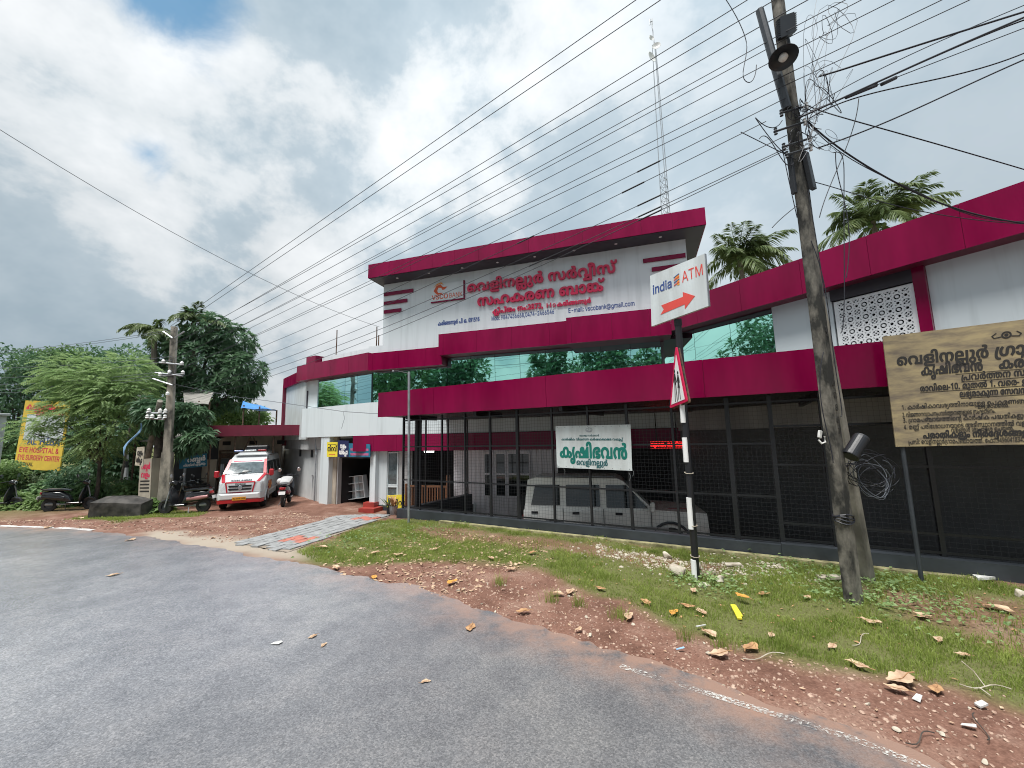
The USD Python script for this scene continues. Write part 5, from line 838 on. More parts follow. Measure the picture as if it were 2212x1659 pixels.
for s in np.linspace(pA + .05, pB - .05, 17): obj('baluster', MB().box(UF, s - .022, s + .022, .28, .32, -.48, .30), M['wood'], rl)
obj('newel', MB().box(UF, pB - .12, pB, .24, .36, ZF, .75), M['wood'], rl)
for z in (ZF, ): obj('newel', MB().box(UF, pA - .01, pA + .06, .24, .36, ZF, .42), M['wood'], rl)

# the sign lettering on the tower
def px_line(F, key, p0, p1, n, h, depth, mat, parent, bold=0.0, each=True, name='letter'):
    s0, z0 = F.hit(*p0, n); s1, z1 = F.hit(*p1, n)
    letters(key, on(F, s0, n, (z0 + z1) / 2), s1 - s0, h, depth, mat, parent, name, bold, each)
sg = thing('tower_sign_letters', 'raised red Malayalam bank name with blue contact lines on the white tower', 'sign', UF.P(-4.3, 0, 6.6))
px_line(UF, 'bank1', (1010, 629), (1331, 592), .03, .33, .07, M['letter_red'], sg, .011)
px_line(UF, 'bank2', (1032, 660), (1304, 630), .03, .33, .07, M['letter_red'], sg, .013)
px_line(UF, 'bank3', (1064, 677), (1174, 666), .02, .17, .035, M['letter_red'], sg, .006)
px_line(UF, 'bank3b', (1203, 662), (1277, 654), .02, .14, .035, M['letter_red'], sg, .005)
def px_latin(F, text, p0, p1, n, h, depth, mat, parent, bold=False, name='lettering'):
    s0, z0 = F.hit(*p0, n); s1, z1 = F.hit(*p1, n); latin(text, on(F, s0, n, (z0 + z1) / 2), s1 - s0, h, depth, mat, parent, name, bold)
px_latin(UF, 'H', (1181, 664.5), (1191, 663.5), .02, .16, .03, M['letter_red'], sg, True, 'letter')
px_latin(UF, 'O', (1194, 663), (1201, 662.3), .02, .12, .03, M['letter_red'], sg, True, 'letter')
px_line(UF, 'bank4', (946, 703), (1036, 694), .002, .14, .004, M['letter_blue'], sg, .006, False, 'address_line')
px_latin(UF, 'Mob: 9847456668,0474-2466546', (1062, 692), (1197, 678), .002, .165, .004, M['letter_blue'], sg, True, 'phone_line')
px_latin(UF, 'E-mail: vscobank@gmail.com', (1228, 674.5), (1371, 661), .002, .165, .004, M['letter_blue'], sg, True, 'email_line')
lg = thing('logo_board', 'white logo board with orange flame mark left of the red tower letters', 'sign', UF.P(-8, 0, 7.6))
l0, lz0 = UF.hit(931, 652, .05); l1, lz1 = UF.hit(1001, 616, .05); lz0 = UF.hit(966, 648, .05)[1]
obj('board', MB().box(UF, l0, l1, 0.002, .05, lz0, lz0 + .72), M['white'], lg)
obj('edge_strip', MB().box(UF, l1, l1 + .05, 0.002, .07, lz0 - .05, lz0 + .72), M['red'], lg)
obj('edge_strip', MB().box(UF, l0, l1 - .004, 0.002, .07, lz0 - .05, lz0 - .002), M['red'], lg)
latin('VSCO', on(UF, l0 + .04, .052, lz0 + .08), (l1 - l0) * .50, .19, .006, M['flame'], lg, 'lettering', True)
latin('BANK', on(UF, l0 + (l1 - l0) * .57, .052, lz0 + .08), (l1 - l0) * .40, .19, .004, M['flame'], lg)
fl = Polygon([(0, .1), (.12, .3), (.3, .36), (.42, .22), (.62, .22), (.5, .12), (.40, .10), (.34, .2), (.22, .22), (.16, .1), (.2, .0), (.42, -.02), (.3, -.08), (.12, -.04)])
obj('flame_mark', MB().prism(fl, .006, on(UF, l0 + .12, .052, lz0 + .34)), M['flame'], lg)
fl2 = Polygon([(-.02, .24), (.14, .38), (.34, .44), (.46, .3), (.3, .38), (.12, .32)])
obj('flame_mark', MB().prism(fl2, .006, on(UF, l0 + .12, .052, lz0 + .34)), M['orange'], lg)

# ------------------------------------------------------------------ mesh fence on its low wall
lw = thing('low_wall', 'long low dark grey wall under the black mesh fence', 'wall', FE.P(5, 0, -.1))
for (a, b, n, z) in ((-0.1, 9.16, 0.0, 0.135), (9.163, 16.0, 0.035, 0.165)):
    obj('wall_section', MB().box(FE, a, b, -0.22, n, -0.8, z), M['dark_grey'], lw)
obj('end_section', MB().box(FE, -0.101, 0.12, -3.4, -0.222, -0.8, 0.13), M['dark_grey'], lw)
M['footing'] = pbr('mossy_footing', (0.34, 0.31, 0.17), 0.9, 0.3, 5.0, col2=(0.12, 0.11, 0.05), bump=0.5, bscale=30)
obj('footing', MB().box(FE, 1.6, 11.5, 0.04, 0.17, -0.3, -0.035), M['footing'], lw)
fen = thing('mesh_fence', 'black steel post and wire mesh fence closing the parking bay', 'fence', FE.P(5, 0, .13))
posts = [(0.0, .025), (.67, .022), (1.46, .022), (2.25, .025), (3.05, .028), (3.85, .042), (4.8, .028), (5.69, .028), (6.57, .034), (7.49, .028), (8.5, .05), (9.2, .045), (9.95, .03), (11.25, .038), (12.4, .035), (13.6, .035)]
for s, r in posts:
    r *= .78
    obj('post', MB().box(FE, s - r, s + r, -.13 - r * 2, -.11, .134 if s < 9.16 else .166, CZ0 - .002), M['black'], fen)
obj('corner_post', MB().box(FE, .2, .3, -.5, -.4, -.7, CZ0), M['black'], fen)
def railz(px, py): return FE.hit(px, py, -.12)[1]
rails = [(-.02, 9.18, railz(1107, 1047)), (-.02, 9.18, railz(1000, 964)), (-.02, 16, CZ0 - .12), (9.22, 16, railz(1690, 1004)), (9.22, 16, railz(1740, 1133)), (9.22, 16, 2.2), (-.02, 9.15, .19), (9.22, 16, .22)]
for a, b, z in rails: obj('rail', MB().box(FE, a, b, -.125, -.115, z - .018, z + .018), M['black'], fen)
for k, (sa, sb) in enumerate(zip([p[0] for p in posts], [p[0] for p in posts][1:])):
    wm = MB(); z0 = .16
    for z in np.arange(z0, CZ0 - .02, .075): wm.box(FE, sa, sb, -.112, -.1095, z, z + .0026)
    for s in np.arange(math.ceil(sa / .075) * .075, sb, .075): wm.box(FE, s, s + .0024, -.1145, -.1122, z0, CZ0 - .02)
    obj('wire_mesh', wm, M['wire'], fen, kind='stuff')
# side fence back to the porch
sfm = MB()
for z in np.arange(.16, CZ0, .1): sfm.box(FE, .0, .0035, -3.3, -.15, z, z + .0035)
for n in np.arange(-3.3, -.15, .1): sfm.box(FE, .004, .007, n, n + .003, .16, CZ0)
obj('wire_mesh', sfm, M['wire'], fen, kind='stuff')
for n in (-1.1, -2.2, -3.3): obj('post', MB().box(FE, -.02, .02, n - .02, n + .02, .131, CZ0), M['black'], fen)

# ------------------------------------------------------------------ boards
def quad(F, n, tl, tr, bl, br):
    """Maps (u, v, w): u right 0..1, v up 0..1, w out of the board, onto the board seen at four pixels."""
    c = [np.array(F.hit(*p, n)) for p in (tl, tr, bl, br)]
    def fn(v):
        v = np.asarray(v, float); u, t, w = v[:, 0:1], v[:, 1:2], v[:, 2:3]
        q = (c[2] * (1 - u) + c[3] * u) * (1 - t) + (c[0] * (1 - u) + c[1] * u) * t
        return F.p + F.r * q[:, 0:1] + np.array([0, 0, 1.0]) * q[:, 1:2] + F.n * (n + w)
    fn.w, fn.h = np.linalg.norm(c[1] - c[0]), np.linalg.norm(c[0] - c[2])
    return fn
def slab_(fn, u0, u1, v0, v1, w0, w1):
    q = [(u0, v0), (u1, v0), (u1, v1), (u0, v1)]
    return MB().hexa(list(fn(np.array([(a, b, w0) for a, b in q]))) + list(fn(np.array([(a, b, w1) for a, b in q]))))
def sub(fn, u, v, w=0.001, slope=0.0):
    """Metres within the board, from the corner (u, v)."""
    return lambda x: fn(np.c_[u + x[:, 0] / fn.w, v + (x[:, 1] + slope * x[:, 0]) / fn.h, w + x[:, 2]])
def bline(fn, key, u0, u1, v, h, mat, parent, bold=0.0, name='text_line', w=0.001, each=False):
    letters(key, sub(fn, u0, v, w), (u1 - u0) * fn.w, h * fn.h, .003, mat, parent, name, bold, each)
def blatin(fn, text, u0, u1, v, h, mat, parent, bold=True, name='text_line', w=0.001):
    latin(text, sub(fn, u0, v, w), (u1 - u0) * fn.w, h * fn.h, .003, mat, parent, name, bold)

kb = thing('office_board', 'white board with large green Malayalam lettering wired to the mesh fence', 'sign board', FE.P(5.7, 0, 1.6))
kf = quad(FE, .0, (1200, 920.5), (1362, 917), (1203, 1010), (1365.5, 1017))
obj('board', slab_(kf, 0, 1, 0, 1, -.02, 0), M['sign_white'], kb)
bline(kf, 'kb1', .335, .60, .745, .038, M['letter_teal'], kb, .0)
bline(kf, 'kb2', .08, .90, .655, .045, M['letter_teal'], kb, .002)
bline(kf, 'kb3', .05, .95, .25, .26, M['letter_green'], kb, .010, 'letter', each=True)
bline(kf, 'kb4', .28, .70, .085, .105, M['letter_teal'], kb, .004)
em = unary_union([Point(0, 0).buffer(.05, 8).difference(Point(0, .02).buffer(.042, 8)), LineString([(0, -.03), (0, .075)]).buffer(.008), LineString([(-.07, .0), (-.05, -.035), (0, -.05), (.05, -.035), (.07, 0)]).buffer(.007), LineString([(-.075, .01), (-.06, .05), (-.03, .06)]).buffer(.007), LineString([(.075, .01), (.06, .05), (.03, .06)]).buffer(.007), Point(0, .08).buffer(.013)])
obj('emblem', MB().prism(shapely.affinity.scale(em, 1.0, .75, origin=(0, 0)), .003, sub(kf, .467, .885)), M['steel'], kb)
for i in range(10):
    for v in (.03, .97): obj('rivet', MB().lathe([(.008, 0), (.006, .004), (.001, .005)], kf(np.array([[.03 + i * .104, v, 0]]))[0], FE.n, 6), M['dark_grey'], kb)
for (u, v) in ((.0, .08), (1., .03), (.1, -.02), (.96, -.05)):
    p = kf(np.array([[u, v, .005]]))[0]; obj('tie_wire', MB().tube([p, p + FE.r * .03 - [0, 0, .05], p + FE.r * .01 - [0, 0, .12 + .08 * R.random()]], .004, 5), M['steel'], kb)

nb = thing('notice_board', 'weathered brown painted notice board on dark steel posts at the right edge', 'notice board', FE.P(11, .3, -.08))
nf = quad(FE, .62, (1910, 727), (2212, 690), (1938, 965), (2212, 960))
obj('board', slab_(nf, 0, 1.9, 0, 1, -.025, 0), M['brown_ply'], nb)
obj('edge_strip', slab_(nf, -.012, -.0005, 0, 1, -.03, .004), M['brown_ply'], nb)
B_ = M['letter_black']
bline(nf, 'nb1', .075, 1.84, .72, .082, B_, nb, .004, 'letter')
bline(nf, 'nb2', .26, .72, .615, .075, B_, nb, .004); bline(nf, 'nb2b', .83, 1.4, .615, .075, B_, nb, .004)
bline(nf, 'nb3', .56, 1.15, .545, .048, B_, nb, .002); bline(nf, 'nb4', .24, 1.2, .475, .045, B_, nb, .002); bline(nf, 'nb5', .54, 1.15, .405, .045, B_, nb, .002)
bline(nf, 'nb6', .075, 1.35, .325, .034, B_, nb); bline(nf, 'nb6b', .67, .90, .300, .030, B_, nb)
bline(nf, 'nb7', .075, .80, .258, .034, B_, nb); bline(nf, 'nb8', .075, 1.3, .210, .034, B_, nb); bline(nf, 'nb9', .075, 1.3, .150, .034, B_, nb); bline(nf, 'nb9b', .46, .93, .115, .030, B_, nb)
bline(nf, 'nb10', .23, 1.25, .068, .046, B_, nb, .004); bline(nf, 'nb11', .10, 1.0, .020, .034, B_, nb)
for (u0, u1, v) in ((.52, 1.2, .598), (.56, 1.2, .53), (.24, 1.2, .462), (.55, 1.2, .392)): obj('underline', slab_(nf, u0, u1, v, v + .004, .001, .003), B_, nb)
eb = unary_union([Point(0, 0).buffer(.05, 8).difference(Point(0, 0).buffer(.032, 8)), Point(0, 0).buffer(.02, 6)] + [LineString([(s * .05, -.02), (s * .12, -.03), (s * .14, .0), (s * .10, .035)]).buffer(.006) for s in (-1, 1)])
obj('emblem', MB().prism(eb, .003, sub(nf, .885, .89)), B_, nb)
for u in (.03, 1.2):
    p = nf(np.array([[u, 0.9, -.055]]))[0]; q = p.copy(); q[2] = float(gz(p[0], p[1])) - .1
    obj('post', MB().tube([q, p], .028, 8), M['dark_grey'], nb)

led = thing('led_sign', 'scrolling red dot matrix sign glowing in the dark parking bay', 'sign', UF.P(0, .45, 1.8))
s0, z0 = UF.hit(1404, 969, .45); s1, z1 = UF.hit(1478, 953, .45); z0 = UF.hit(1441, 969, .45)[1]; z1 = UF.hit(1441, 953, .45)[1]
obj('case', MB().box(UF, s0, s1, .38, .45, z0, z1), M['black'], led)
obj('hanger', MB().box(UF, s0 + .2, s0 + .23, .40, .42, z1, CZ0), M['black'], led); obj('hanger', MB().box(UF, s1 - .23, s1 - .2, .40, .42, z1, CZ0), M['black'], led)
letters('led', on(UF, s0 + .02, .452, z0 + .07), s1 - s0 - .04, .11, .004, M['led'], led, 'letter', .004)
for z in (z0 + .01, z1 - .02):
    d = MB()
    for s in np.arange(s0 + .02, s1 - .02, .045): d.box(UF, s, s + .025, .451, .454, z, z + .012)
    obj('light_row', d, M['led'], led, kind='stuff')
tl_ = thing('tube_light', 'lit fluorescent tube under the ceiling behind the fence', 'lamp', UF.P(-8.6, .5, 1.6))
ts, tz = UF.hit(917, 977, .6); te, _ = UF.hit(937, 976, .6)
obj('tube', MB().tube([UF.P(ts, .6, tz), UF.P(te, .6, tz)], .022, 8), M['tubelight'], tl_); obj('batten', MB().box(UF, ts - .03, te + .03, .58, .62, tz + .026, tz + .06), M['porcelain'], tl_)
bb = thing('display_board', 'small black board with white handwriting leaning by the white planks', 'board', UF.P(-7, .2, ZF))
bq = quad(UF, .25, (990, 1091), (1023, 1089), (990, 1115), (1023, 1115))
obj('board', slab_(bq, 0, 1, 0, 1, -.03, 0), M['black'], bb); obj('frame', slab_(bq, 1.0005, 1.12, -.02, 1.05, -.04, .01), M['white'], bb)
for i in range(5): 
    w = MB(); y = .82 - i * .17
    pts = [bq(np.array([[.08 + .8 * t / 24, y + .03 * math.sin(t * 2.3 + i) + .02 * R.random(), .004]]))[0] for t in range(25)]
    obj('chalk_line', w.tube(pts, .006, 4), M['letter_white'], bb)
yp = thing('poster', 'yellow poster on the wall behind the left end of the fence', 'poster', UF.P(-9.5, .1, -.3))
yq = quad(UF, .11, (835.5, 1070), (882, 1068), (836, 1097), (881, 1101))
obj('sheet', slab_(yq, 0, 1, 0, 1, -.02, 0), M['yellow'], yp); bline(yq, 'nir', .25, .95, .25, .33, M['letter_black'], yp, .003)
obj('figure', MB().prism(unary_union([Point(0, 0).buffer(.07), sbox(-.06, -.18, .06, -.02), LineString([(-.03, .05), (-.04, .16)]).buffer(.02), LineString([(.03, .05), (.05, .15)]).buffer(.02)]), .003, sub(yq, .14, .48)), M['porcelain'], yp)
ns = thing('shop_sign', 'small yellow shop sign left of the navy one over the dark doorway', 'sign', LF.P(-2.3, .3, 1.3))
nq = quad(LF, .30, (706.5, 955), (729, 955), (706, 987), (728.5, 987))
obj('board', slab_(nq, 0, 1, 0, 1, -.03, 0), M['yellow'], ns); bline(nq, 'nir', .06, .94, .38, .30, M['letter_black'], ns, .006)
obj('text_line', slab_(nq, .1, .9, .84, .87, .001, .003), M['letter_black'], ns); obj('text_line', slab_(nq, .2, .8, .14, .18, .001, .003), M['arrow'], ns)
ds = thing('shop_sign', 'navy and blue shop sign with white lettering over the dark doorway', 'sign', LF.P(-1.5, .3, 1.3))
dq = quad(LF, .32, (729.5, 955), (799, 958), (729, 987), (799, 987.5))
obj('board', slab_(dq, 0, .36, 0, 1.12, -.03, 0), M['navy'], ds); obj('board', slab_(dq, .363, 1, 0, .95, -.03, 0), M['cyan_print'], ds)
bline(dq, 'val', .08, .28, .60, .26, M['letter_white'], ds, .008); bline(dq, 'dep', .05, .33, .18, .26, M['letter_white'], ds, .008)
for v in (.12, .45): obj('text_line', slab_(dq, .42, .96, v, v + .16, .001, .003), M['pink_print'], ds)

# ------------------------------------------------------------------ signpost
sp0 = ground(1505, 1252); SPY = sp0[1]
spt = at(1464, 690, SPY + .02)
sgp = thing('signpost', 'black and white banded steel signpost carrying the two road signs', 'post', sp0)
v = spt - sp0; L_ = np.linalg.norm(v); v /= L_
obj('pole', MB().tube([sp0 - v * .2, spt], .052, 14), M['black'], sgp)
side = np.array([-.92, -.38, 0])
def shp(t, o=0): return sp0 + v * t + side * o
def pxt(y): return L_ * (1252 - y) / (1252 - 690)
for (ya, yb) in ((1252, 1212), (1150, 1085), (1010, 957), (925, 882)):
    a, b = pxt(ya), pxt(yb); obj('white_band', MB().tube([shp(a, .034), shp(b, .034)], .042, 12), M['letter_white'], sgp)
obj('clamp', MB().tube([shp(pxt(705), 0), shp(pxt(690), 0)], .06, 12), M['black'], sgp)
for y in (1033, 1142, 1205): obj('tie_wire', MB().tube([shp(pxt(y)) + .062 * np.array([math.cos(a), math.sin(a), .15 * math.sin(a)]) for a in np.linspace(0, 6.28, 17)], .006, 5), M['stone'], sgp)
AF = Facade(sp0[:2] + np.array([0, -.08]), (0.66, -0.75))
atm = thing('atm_sign', 'faded white sign with a red arrow on top of the banded signpost', 'sign', spt)
aq = quad(AF, .02, (1404, 596), (1521.5, 548), (1407.5, 705), (1530, 661))
obj('board', slab_(aq, 0, 1, 0, 1, -.05, 0), M['sign_white'], atm)
obj('side_panel', slab_(aq, 1.0008, 1.012, .0, 1, -.05, .002), M['steel'], atm)
blatin(aq, 'india', .05, .41, .61, .17, M['letter_blue'], atm, True, 'lettering')
blatin(aq, 'ATM', .60, .955, .62, .205, M['arrow'], atm, False, 'lettering')
one = Polygon([(0, .18), (.06, .235), (.10, .235), (.10, 0), (.05, 0), (.05, .16)])
obj('numeral', MB().prism(shapely.affinity.scale(one, .75 , .75, origin=(0, 0)), .003, sub(aq, .47, .60)), M['orange'], atm)
for i in range(4): obj('numeral_stripe', MB().prism(LineString([(-.01, .02 + i * .045), (.07, .05 + i * .045)]).buffer(.008), .002, sub(aq, .47, .60, .0045)), M['letter_blue' if i % 2 else 'arrow'], atm)
ar = Polygon([(.18, .16), (.245, .245), (.20, .335), (.60, .345), (.60, .435), (.80, .275), (.62, .10), (.62, .19)])
obj('arrow', MB().prism(ar, .003, lambda x: aq(np.c_[x[:, 0], x[:, 1], x[:, 2] + .001])), M['arrow'], atm)
TF = Facade(sp0[:2] + np.array([-.03, -.09]), (0.16, -1))
tri_ = thing('road_sign', 'red bordered triangular school crossing sign halfway up the banded signpost', 'road sign', sp0 + v * pxt(815))
tp = [np.array(TF.hit(*p, .04)) for p in ((1459.5, 742), (1446.5, 882), (1484, 867))]
T0 = Polygon(tp); T0 = T0.buffer(-.02).buffer(.02, 4)
onT = lambda w: (lambda x: TF.p + TF.r * x[:, 0:1] + np.array([0, 0, 1.0]) * x[:, 1:2] + TF.n * (w + x[:, 2:3]))
obj('plate', MB().prism(T0, .02, onT(.02)), M['letter_red'], tri_)
obj('backing', MB().prism(shapely.affinity.translate(T0, .02, -.015), .02, onT(-.012)), M['rust'], tri_)
obj('white_field', MB().prism(T0.buffer(-.045), .003, onT(.041)), M['letter_white'], tri_)
cx_, cz_ = np.mean([p[0] for p in tp]), np.mean([p[1] for p in tp]) - .08; kx = .62
def figure(dx, sc_):
    f = unary_union([Point(0, .30).buffer(.032), Polygon([(-.03, .26), (.03, .26), (.04, .08), (-.04, .08)]), LineString([(-.02, .1), (-.05, -.18)]).buffer(.014), LineString([(.02, .1), (.045, -.18)]).buffer(.014), LineString([(.02, .24), (.07, .12)]).buffer(.012), LineString([(-.02, .24), (-.07, .13)]).buffer(.012)])
    return shapely.affinity.translate(shapely.affinity.scale(f, kx * sc_, sc_, origin=(0, 0)), cx_ + dx, cz_)
obj('figure', MB().prism(figure(-.048, 1.0), .002, onT(.0445)), M['letter_black'], tri_)
obj('figure', MB().prism(unary_union([figure(.045, .86), Polygon([(cx_ + .01, cz_ + .02), (cx_ + .08, cz_ + .02), (cx_ + .045, cz_ + .2)])]), .002, onT(.0445)), M['letter_black'], tri_)
# thin lamp pole at the corner of the fence
tp0 = ground(883, 1131); tpt = at(883.5, 803, tp0[1])
th = thing('thin_pole', 'thin grey steel pole with a small bracket at the left corner of the fence', 'pole', tp0)
obj('pole', MB().tube([tp0 - [0, 0, .1], tpt], .032, 10), M['steel'], th)
obj('bracket', MB().tube([tpt - [0, 0, .05], tpt + [-.36, .1, .05], tpt + [-.45, .12, .05]], .009, 6), M['dark_grey'], th)
obj('lamp_holder', MB().cube(tpt + np.array([-.47, .12, .045]), (.06, .035, .03), ch=.006), M['steel'], th)
# flower pots
def pot(px, py, r, h, lab, mat, leafm):
    b = ground(px, py); t = thing('flower_pot', lab, 'flower pot', b)
    obj('pot', MB().lathe([(.001, 0), (r * .75, 0), (r, h), (r * .9, h), (r * .88, h - .05), (.001, h - .05)], b, sides=16), mat, t)
    p = MB()
    for i in range(26):
        a = R.uniform(0, 6.28); e = R.uniform(.15, .5); q = b + [0, 0, h - .05]; d = np.array([math.cos(a) * e, math.sin(a) * e, R.uniform(.1, .45)])
        w = np.array([-math.sin(a), math.cos(a), 0]) * .02
        p.add([q + w, q - w, q + d * .6 + w * 1.4 + [0, 0, .06], q + d * .6 - w * 1.4 + [0, 0, .06], q + d], [[0, 1, 3], [0, 3, 2], [2, 3, 4]])
    obj('plant', p, leafm, t)
pot(850, 1112, .16, .32, 'grey bucket with a drying plant beside the fence corner', M['steel'], M['leaf_dry'])
pot(841, 1111, .12, .25, 'small dark pot with thin leaves beside the grey bucket', M['dark_grey'], M['leaf_grey'])

shelf = thing('display_rack', 'white slatted display rack leaning inside the dark shop doorway', 'rack', LF.P(-1.5, -.6, ZF))
rk = quad(LF, -.6, (730, 1032), (783, 1026), (730, 1083), (789, 1075))
obj('back_panel', slab_(rk, 0, 1, 0, 1, -.22, -.2), M['grey_wall'], shelf)
for v in (0, .33, .66, .97): obj('shelf', slab_(rk, 0, 1, v, v + .03, -.2, 0), M['white'], shelf)
for u in (0, .33, .66, .97): obj('upright', slab_(rk, u, u + .025, .031, .96, -.19, -.004), M['white'], shelf)

# ------------------------------------------------------------------ utility poles and wires
pb = ground(1845, 1303)
up = thing('utility_pole', 'tall mossy concrete electricity pole with tangled cables in the right foreground', 'electricity pole', pb)
M['pole_dark'] = pbr('mossy_pole_concrete', (0.20, 0.185, 0.155), 0.9, 0.3, 4.5, col2=(0.020, 0.020, 0.017), bump=0.6, bscale=35, ramp=(0.46, 0.72), stretch=(1, 1, 0.5))
ptop = at(1668, -95, pb[1])
def taper(mb, a, b, w0, w1, d0, d1, rz):
    """A square pole with slightly chamfered corners from a to b."""
    rr = []
    for p, w, d in ((a, w0, d0), (b, w1, d1)):
        c = .12; o = [(1, 1 - c), (1 - c, 1), (-1 + c, 1), (-1, 1 - c), (-1, -1 + c), (-1 + c, -1), (1 - c, -1), (1, -1 + c)]
        rr.append([p + rot(rz) @ np.array([x * w / 2, y * d / 2, 0]) for x, y in o])
    return mb.loft(rr)
PRZ = 0.5
obj('shaft', taper(MB(), pb - [0, 0, .3], ptop, .175, .15, .15, .12, PRZ), M['pole_dark'], up)
sb = ground(1876, 1254); st_ = at(1741, 500, pb[1] + .12)
strut = thing('pole_strut', 'paler concrete strut leaning against the back of the tall electricity pole', 'pole', sb)
obj('shaft', taper(MB(), sb - [0, 0, .3], st_, .165, .13, .15, .12, PRZ), M['concrete_light'], strut)
def pole_at(y): 
    k = (1303 - y) / (1303 + 95); return pb + (ptop - pb) * k
def vup(p, px, py, dy=0.0): return at(px, py, p[1] + dy)
PY = pb[1]
# numbers painted up the pole
fr = rot(PRZ) @ np.array([0, -1.0, 0]); fx = rot(PRZ) @ np.array([1.0, 0, 0])
for ch, y in (('1', 792), ('2', 800), ('6', 900), ('0', 924), ('8', 948), ('0', 972), ('1', 992)):
    p = pole_at(y) + fr * .080; 
    obj('numeral', MB().tm(trimesh.Trimesh(**(lambda t: dict(vertices=p + (np.array(t.vertices)[:, 0:1] - .035) * fx + np.array(t.vertices)[:, 1:2] * np.array([0, 0, 1]) + np.array(t.vertices)[:, 2:3] * fr, faces=t.faces, process=False))(meshkit.text_mesh(ch, .085, .003, True)))), M['letter_black'], up)
# dark bracket arm, brackets and cable racks on the pole
obj('bracket_arm', MB().tube([at(1641, 22, PY - .02), at(1700, 235, PY - .06)], [.055, .06], 8), M['dark_grey'], up)
for (x0, y0, x1, y1) in ((1685, 245, 1745, 228), (1672, 285, 1742, 262), (1690, 318, 1752, 298), (1697, 335, 1754, 318)):
    a, b = at(x0, y0, PY - .16), at(x1, y1, PY - .10); d = b - a; L2 = np.linalg.norm(d); c = (a + b) / 2
    obj('rack', MB().tube([a, b], .017, 4), M['dark_grey'], up)
    for k in (0.05, .95):
        q = a + d * k; obj('insulator', MB().lathe([(.001, -.05), (.024, -.045), (.016, -.02), (.028, .0), (.016, .02), (.024, .045), (.001, .05)], q, (0, 0, 1), 10), M['dark_grey'] if k < .5 else M['porcelain'], up)
for (x0, y0, x1, y1, w) in ((1706, 335, 1716, 418, .06), (1739, 330, 1756, 408, .10)):
    a, b = at(x0, y0, PY - .10), at(x1, y1, PY - .10); obj('cable_box', taper(MB(), b, a, w, w, .06, .06, PRZ), M['black'], up)
flood = thing('flood_light', 'black finned LED floodlight on the electricity pole', 'lamp', at(1700, 50, PY - .2))
fq = [at(1685, 36, PY - .22), at(1716, 25, PY - .22), at(1718, 68, PY - .18), at(1687, 82, PY - .18)]
nrm = np.cross(fq[1] - fq[0], fq[3] - fq[0]); nrm /= np.linalg.norm(nrm); nrm *= np.sign(nrm[1])
obj('housing', MB().hexa([q for q in fq] + [q + nrm * .07 for q in fq]), M['black'], flood)
for i in range(9):
    for e, o in ((0, -1), (1, 1)):
        a = fq[e] + (fq[3 - e] - fq[e]) * (.06 + i * .105); h = fq[1] - fq[0]; h = h / np.linalg.norm(h) * o
        obj('fin', MB().hexa([a, a + h * .035, a + h * .035 + (fq[3] - fq[0]) * .04, a + (fq[3] - fq[0]) * .04] + [x + nrm * .06 for x in (a, a + h * .035, a + h * .035 + (fq[3] - fq[0]) * .04, a + (fq[3] - fq[0]) * .04)]), M['dark_grey'], flood)
obj('bracket', MB().tube([at(1702, 80, PY - .14), at(1708, 110, PY - .1), at(1705, 120, PY)], .018, 6), M['dark_grey'], flood)
lampd = thing('street_lamp', 'round dark lamp shade with a white bulb under the floodlight', 'lamp', at(1692, 128, PY - .25))
lc = at(1692, 124, PY - .28); ax = np.array([-.15, -.22, -.95]); ax /= np.linalg.norm(ax)
obj('shade', MB().lathe([(.04, -.09), (.06, -.075), (.15, -.03), (.185, .01), (.18, .014), (.145, -.02), (.05, -.06), (.001, -.065)], lc, ax, 28), M['dark_grey'], lampd)
obj('bulb', MB().lathe([(.03, -.06), (.05, -.03), (.06, .01), (.04, .045), (.001, .055)], lc, ax, 16), M['porcelain'], lampd)
# splice closure and cable coil
cc = thing('cable_closure', 'black cylindrical cable splice closure hanging on the pole', 'cable closure', at(1853, 958, PY - .05))
a, b = at(1836, 986, PY - .05), at(1866, 938, PY - .02)
obj('body', MB().lathe([(.001, 0), (.098, 0), (.10, .01), (.10, .06), (.092, .065), (.092, .30), (.085, .33), (.001, .345)], a, b - a, 24), M['black'], cc)
coil = thing('cable_coil', 'coil of loose black cable hanging behind the splice closure', 'cable', at(1880, 1020, PY + .1))
cm = at(1883, 1022, PY + .12)
for i in range(16):
    r1, r2 = R.uniform(.14, .34), R.uniform(.12, .27); c = cm + np.array([R.uniform(-.08, .08), R.uniform(-.05, .1), R.uniform(-.1, .06)]); ph = R.uniform(0, 6); tl = R.uniform(-.6, .6)
    pts = [c + np.array([math.cos(t) * r1, .05 * math.sin(2 * t + ph), math.sin(t) * r2 + math.cos(t) * r1 * tl]) for t in np.linspace(ph, ph + R.uniform(4.5, 6.3), 26)]
    obj('loop', MB().tube(pts, .0045, 5), M['cable' if i % 3 else 'cable_grey'], coil)
clip = thing('cable_clamp', 'cream plastic clamp on the left side of the electricity pole', 'clamp', at(1776, 947, PY - .1))
obj('body', MB().cube(at(1771, 938, PY - .1), (.05, .03, .10), .3, 0, .3, .006), M['paper'], clip); obj('hook', MB().tube([at(1768, 950, PY - .1), at(1775, 958, PY - .12), at(1783, 955, PY - .1), at(1781, 942, PY - .1)], .012, 6), M['paper'], clip)
wrap = MB()
for i in range(4): wrap.tube([pole_at(1145 + i * 4) + rot(PRZ) @ np.array([.125 * math.cos(t), .105 * math.sin(t), .02 * math.sin(t * 2 + i)]) for t in np.linspace(0, 6.28, 14)], .010, 5)
obj('cable_wrap', wrap, M['cable'], up)

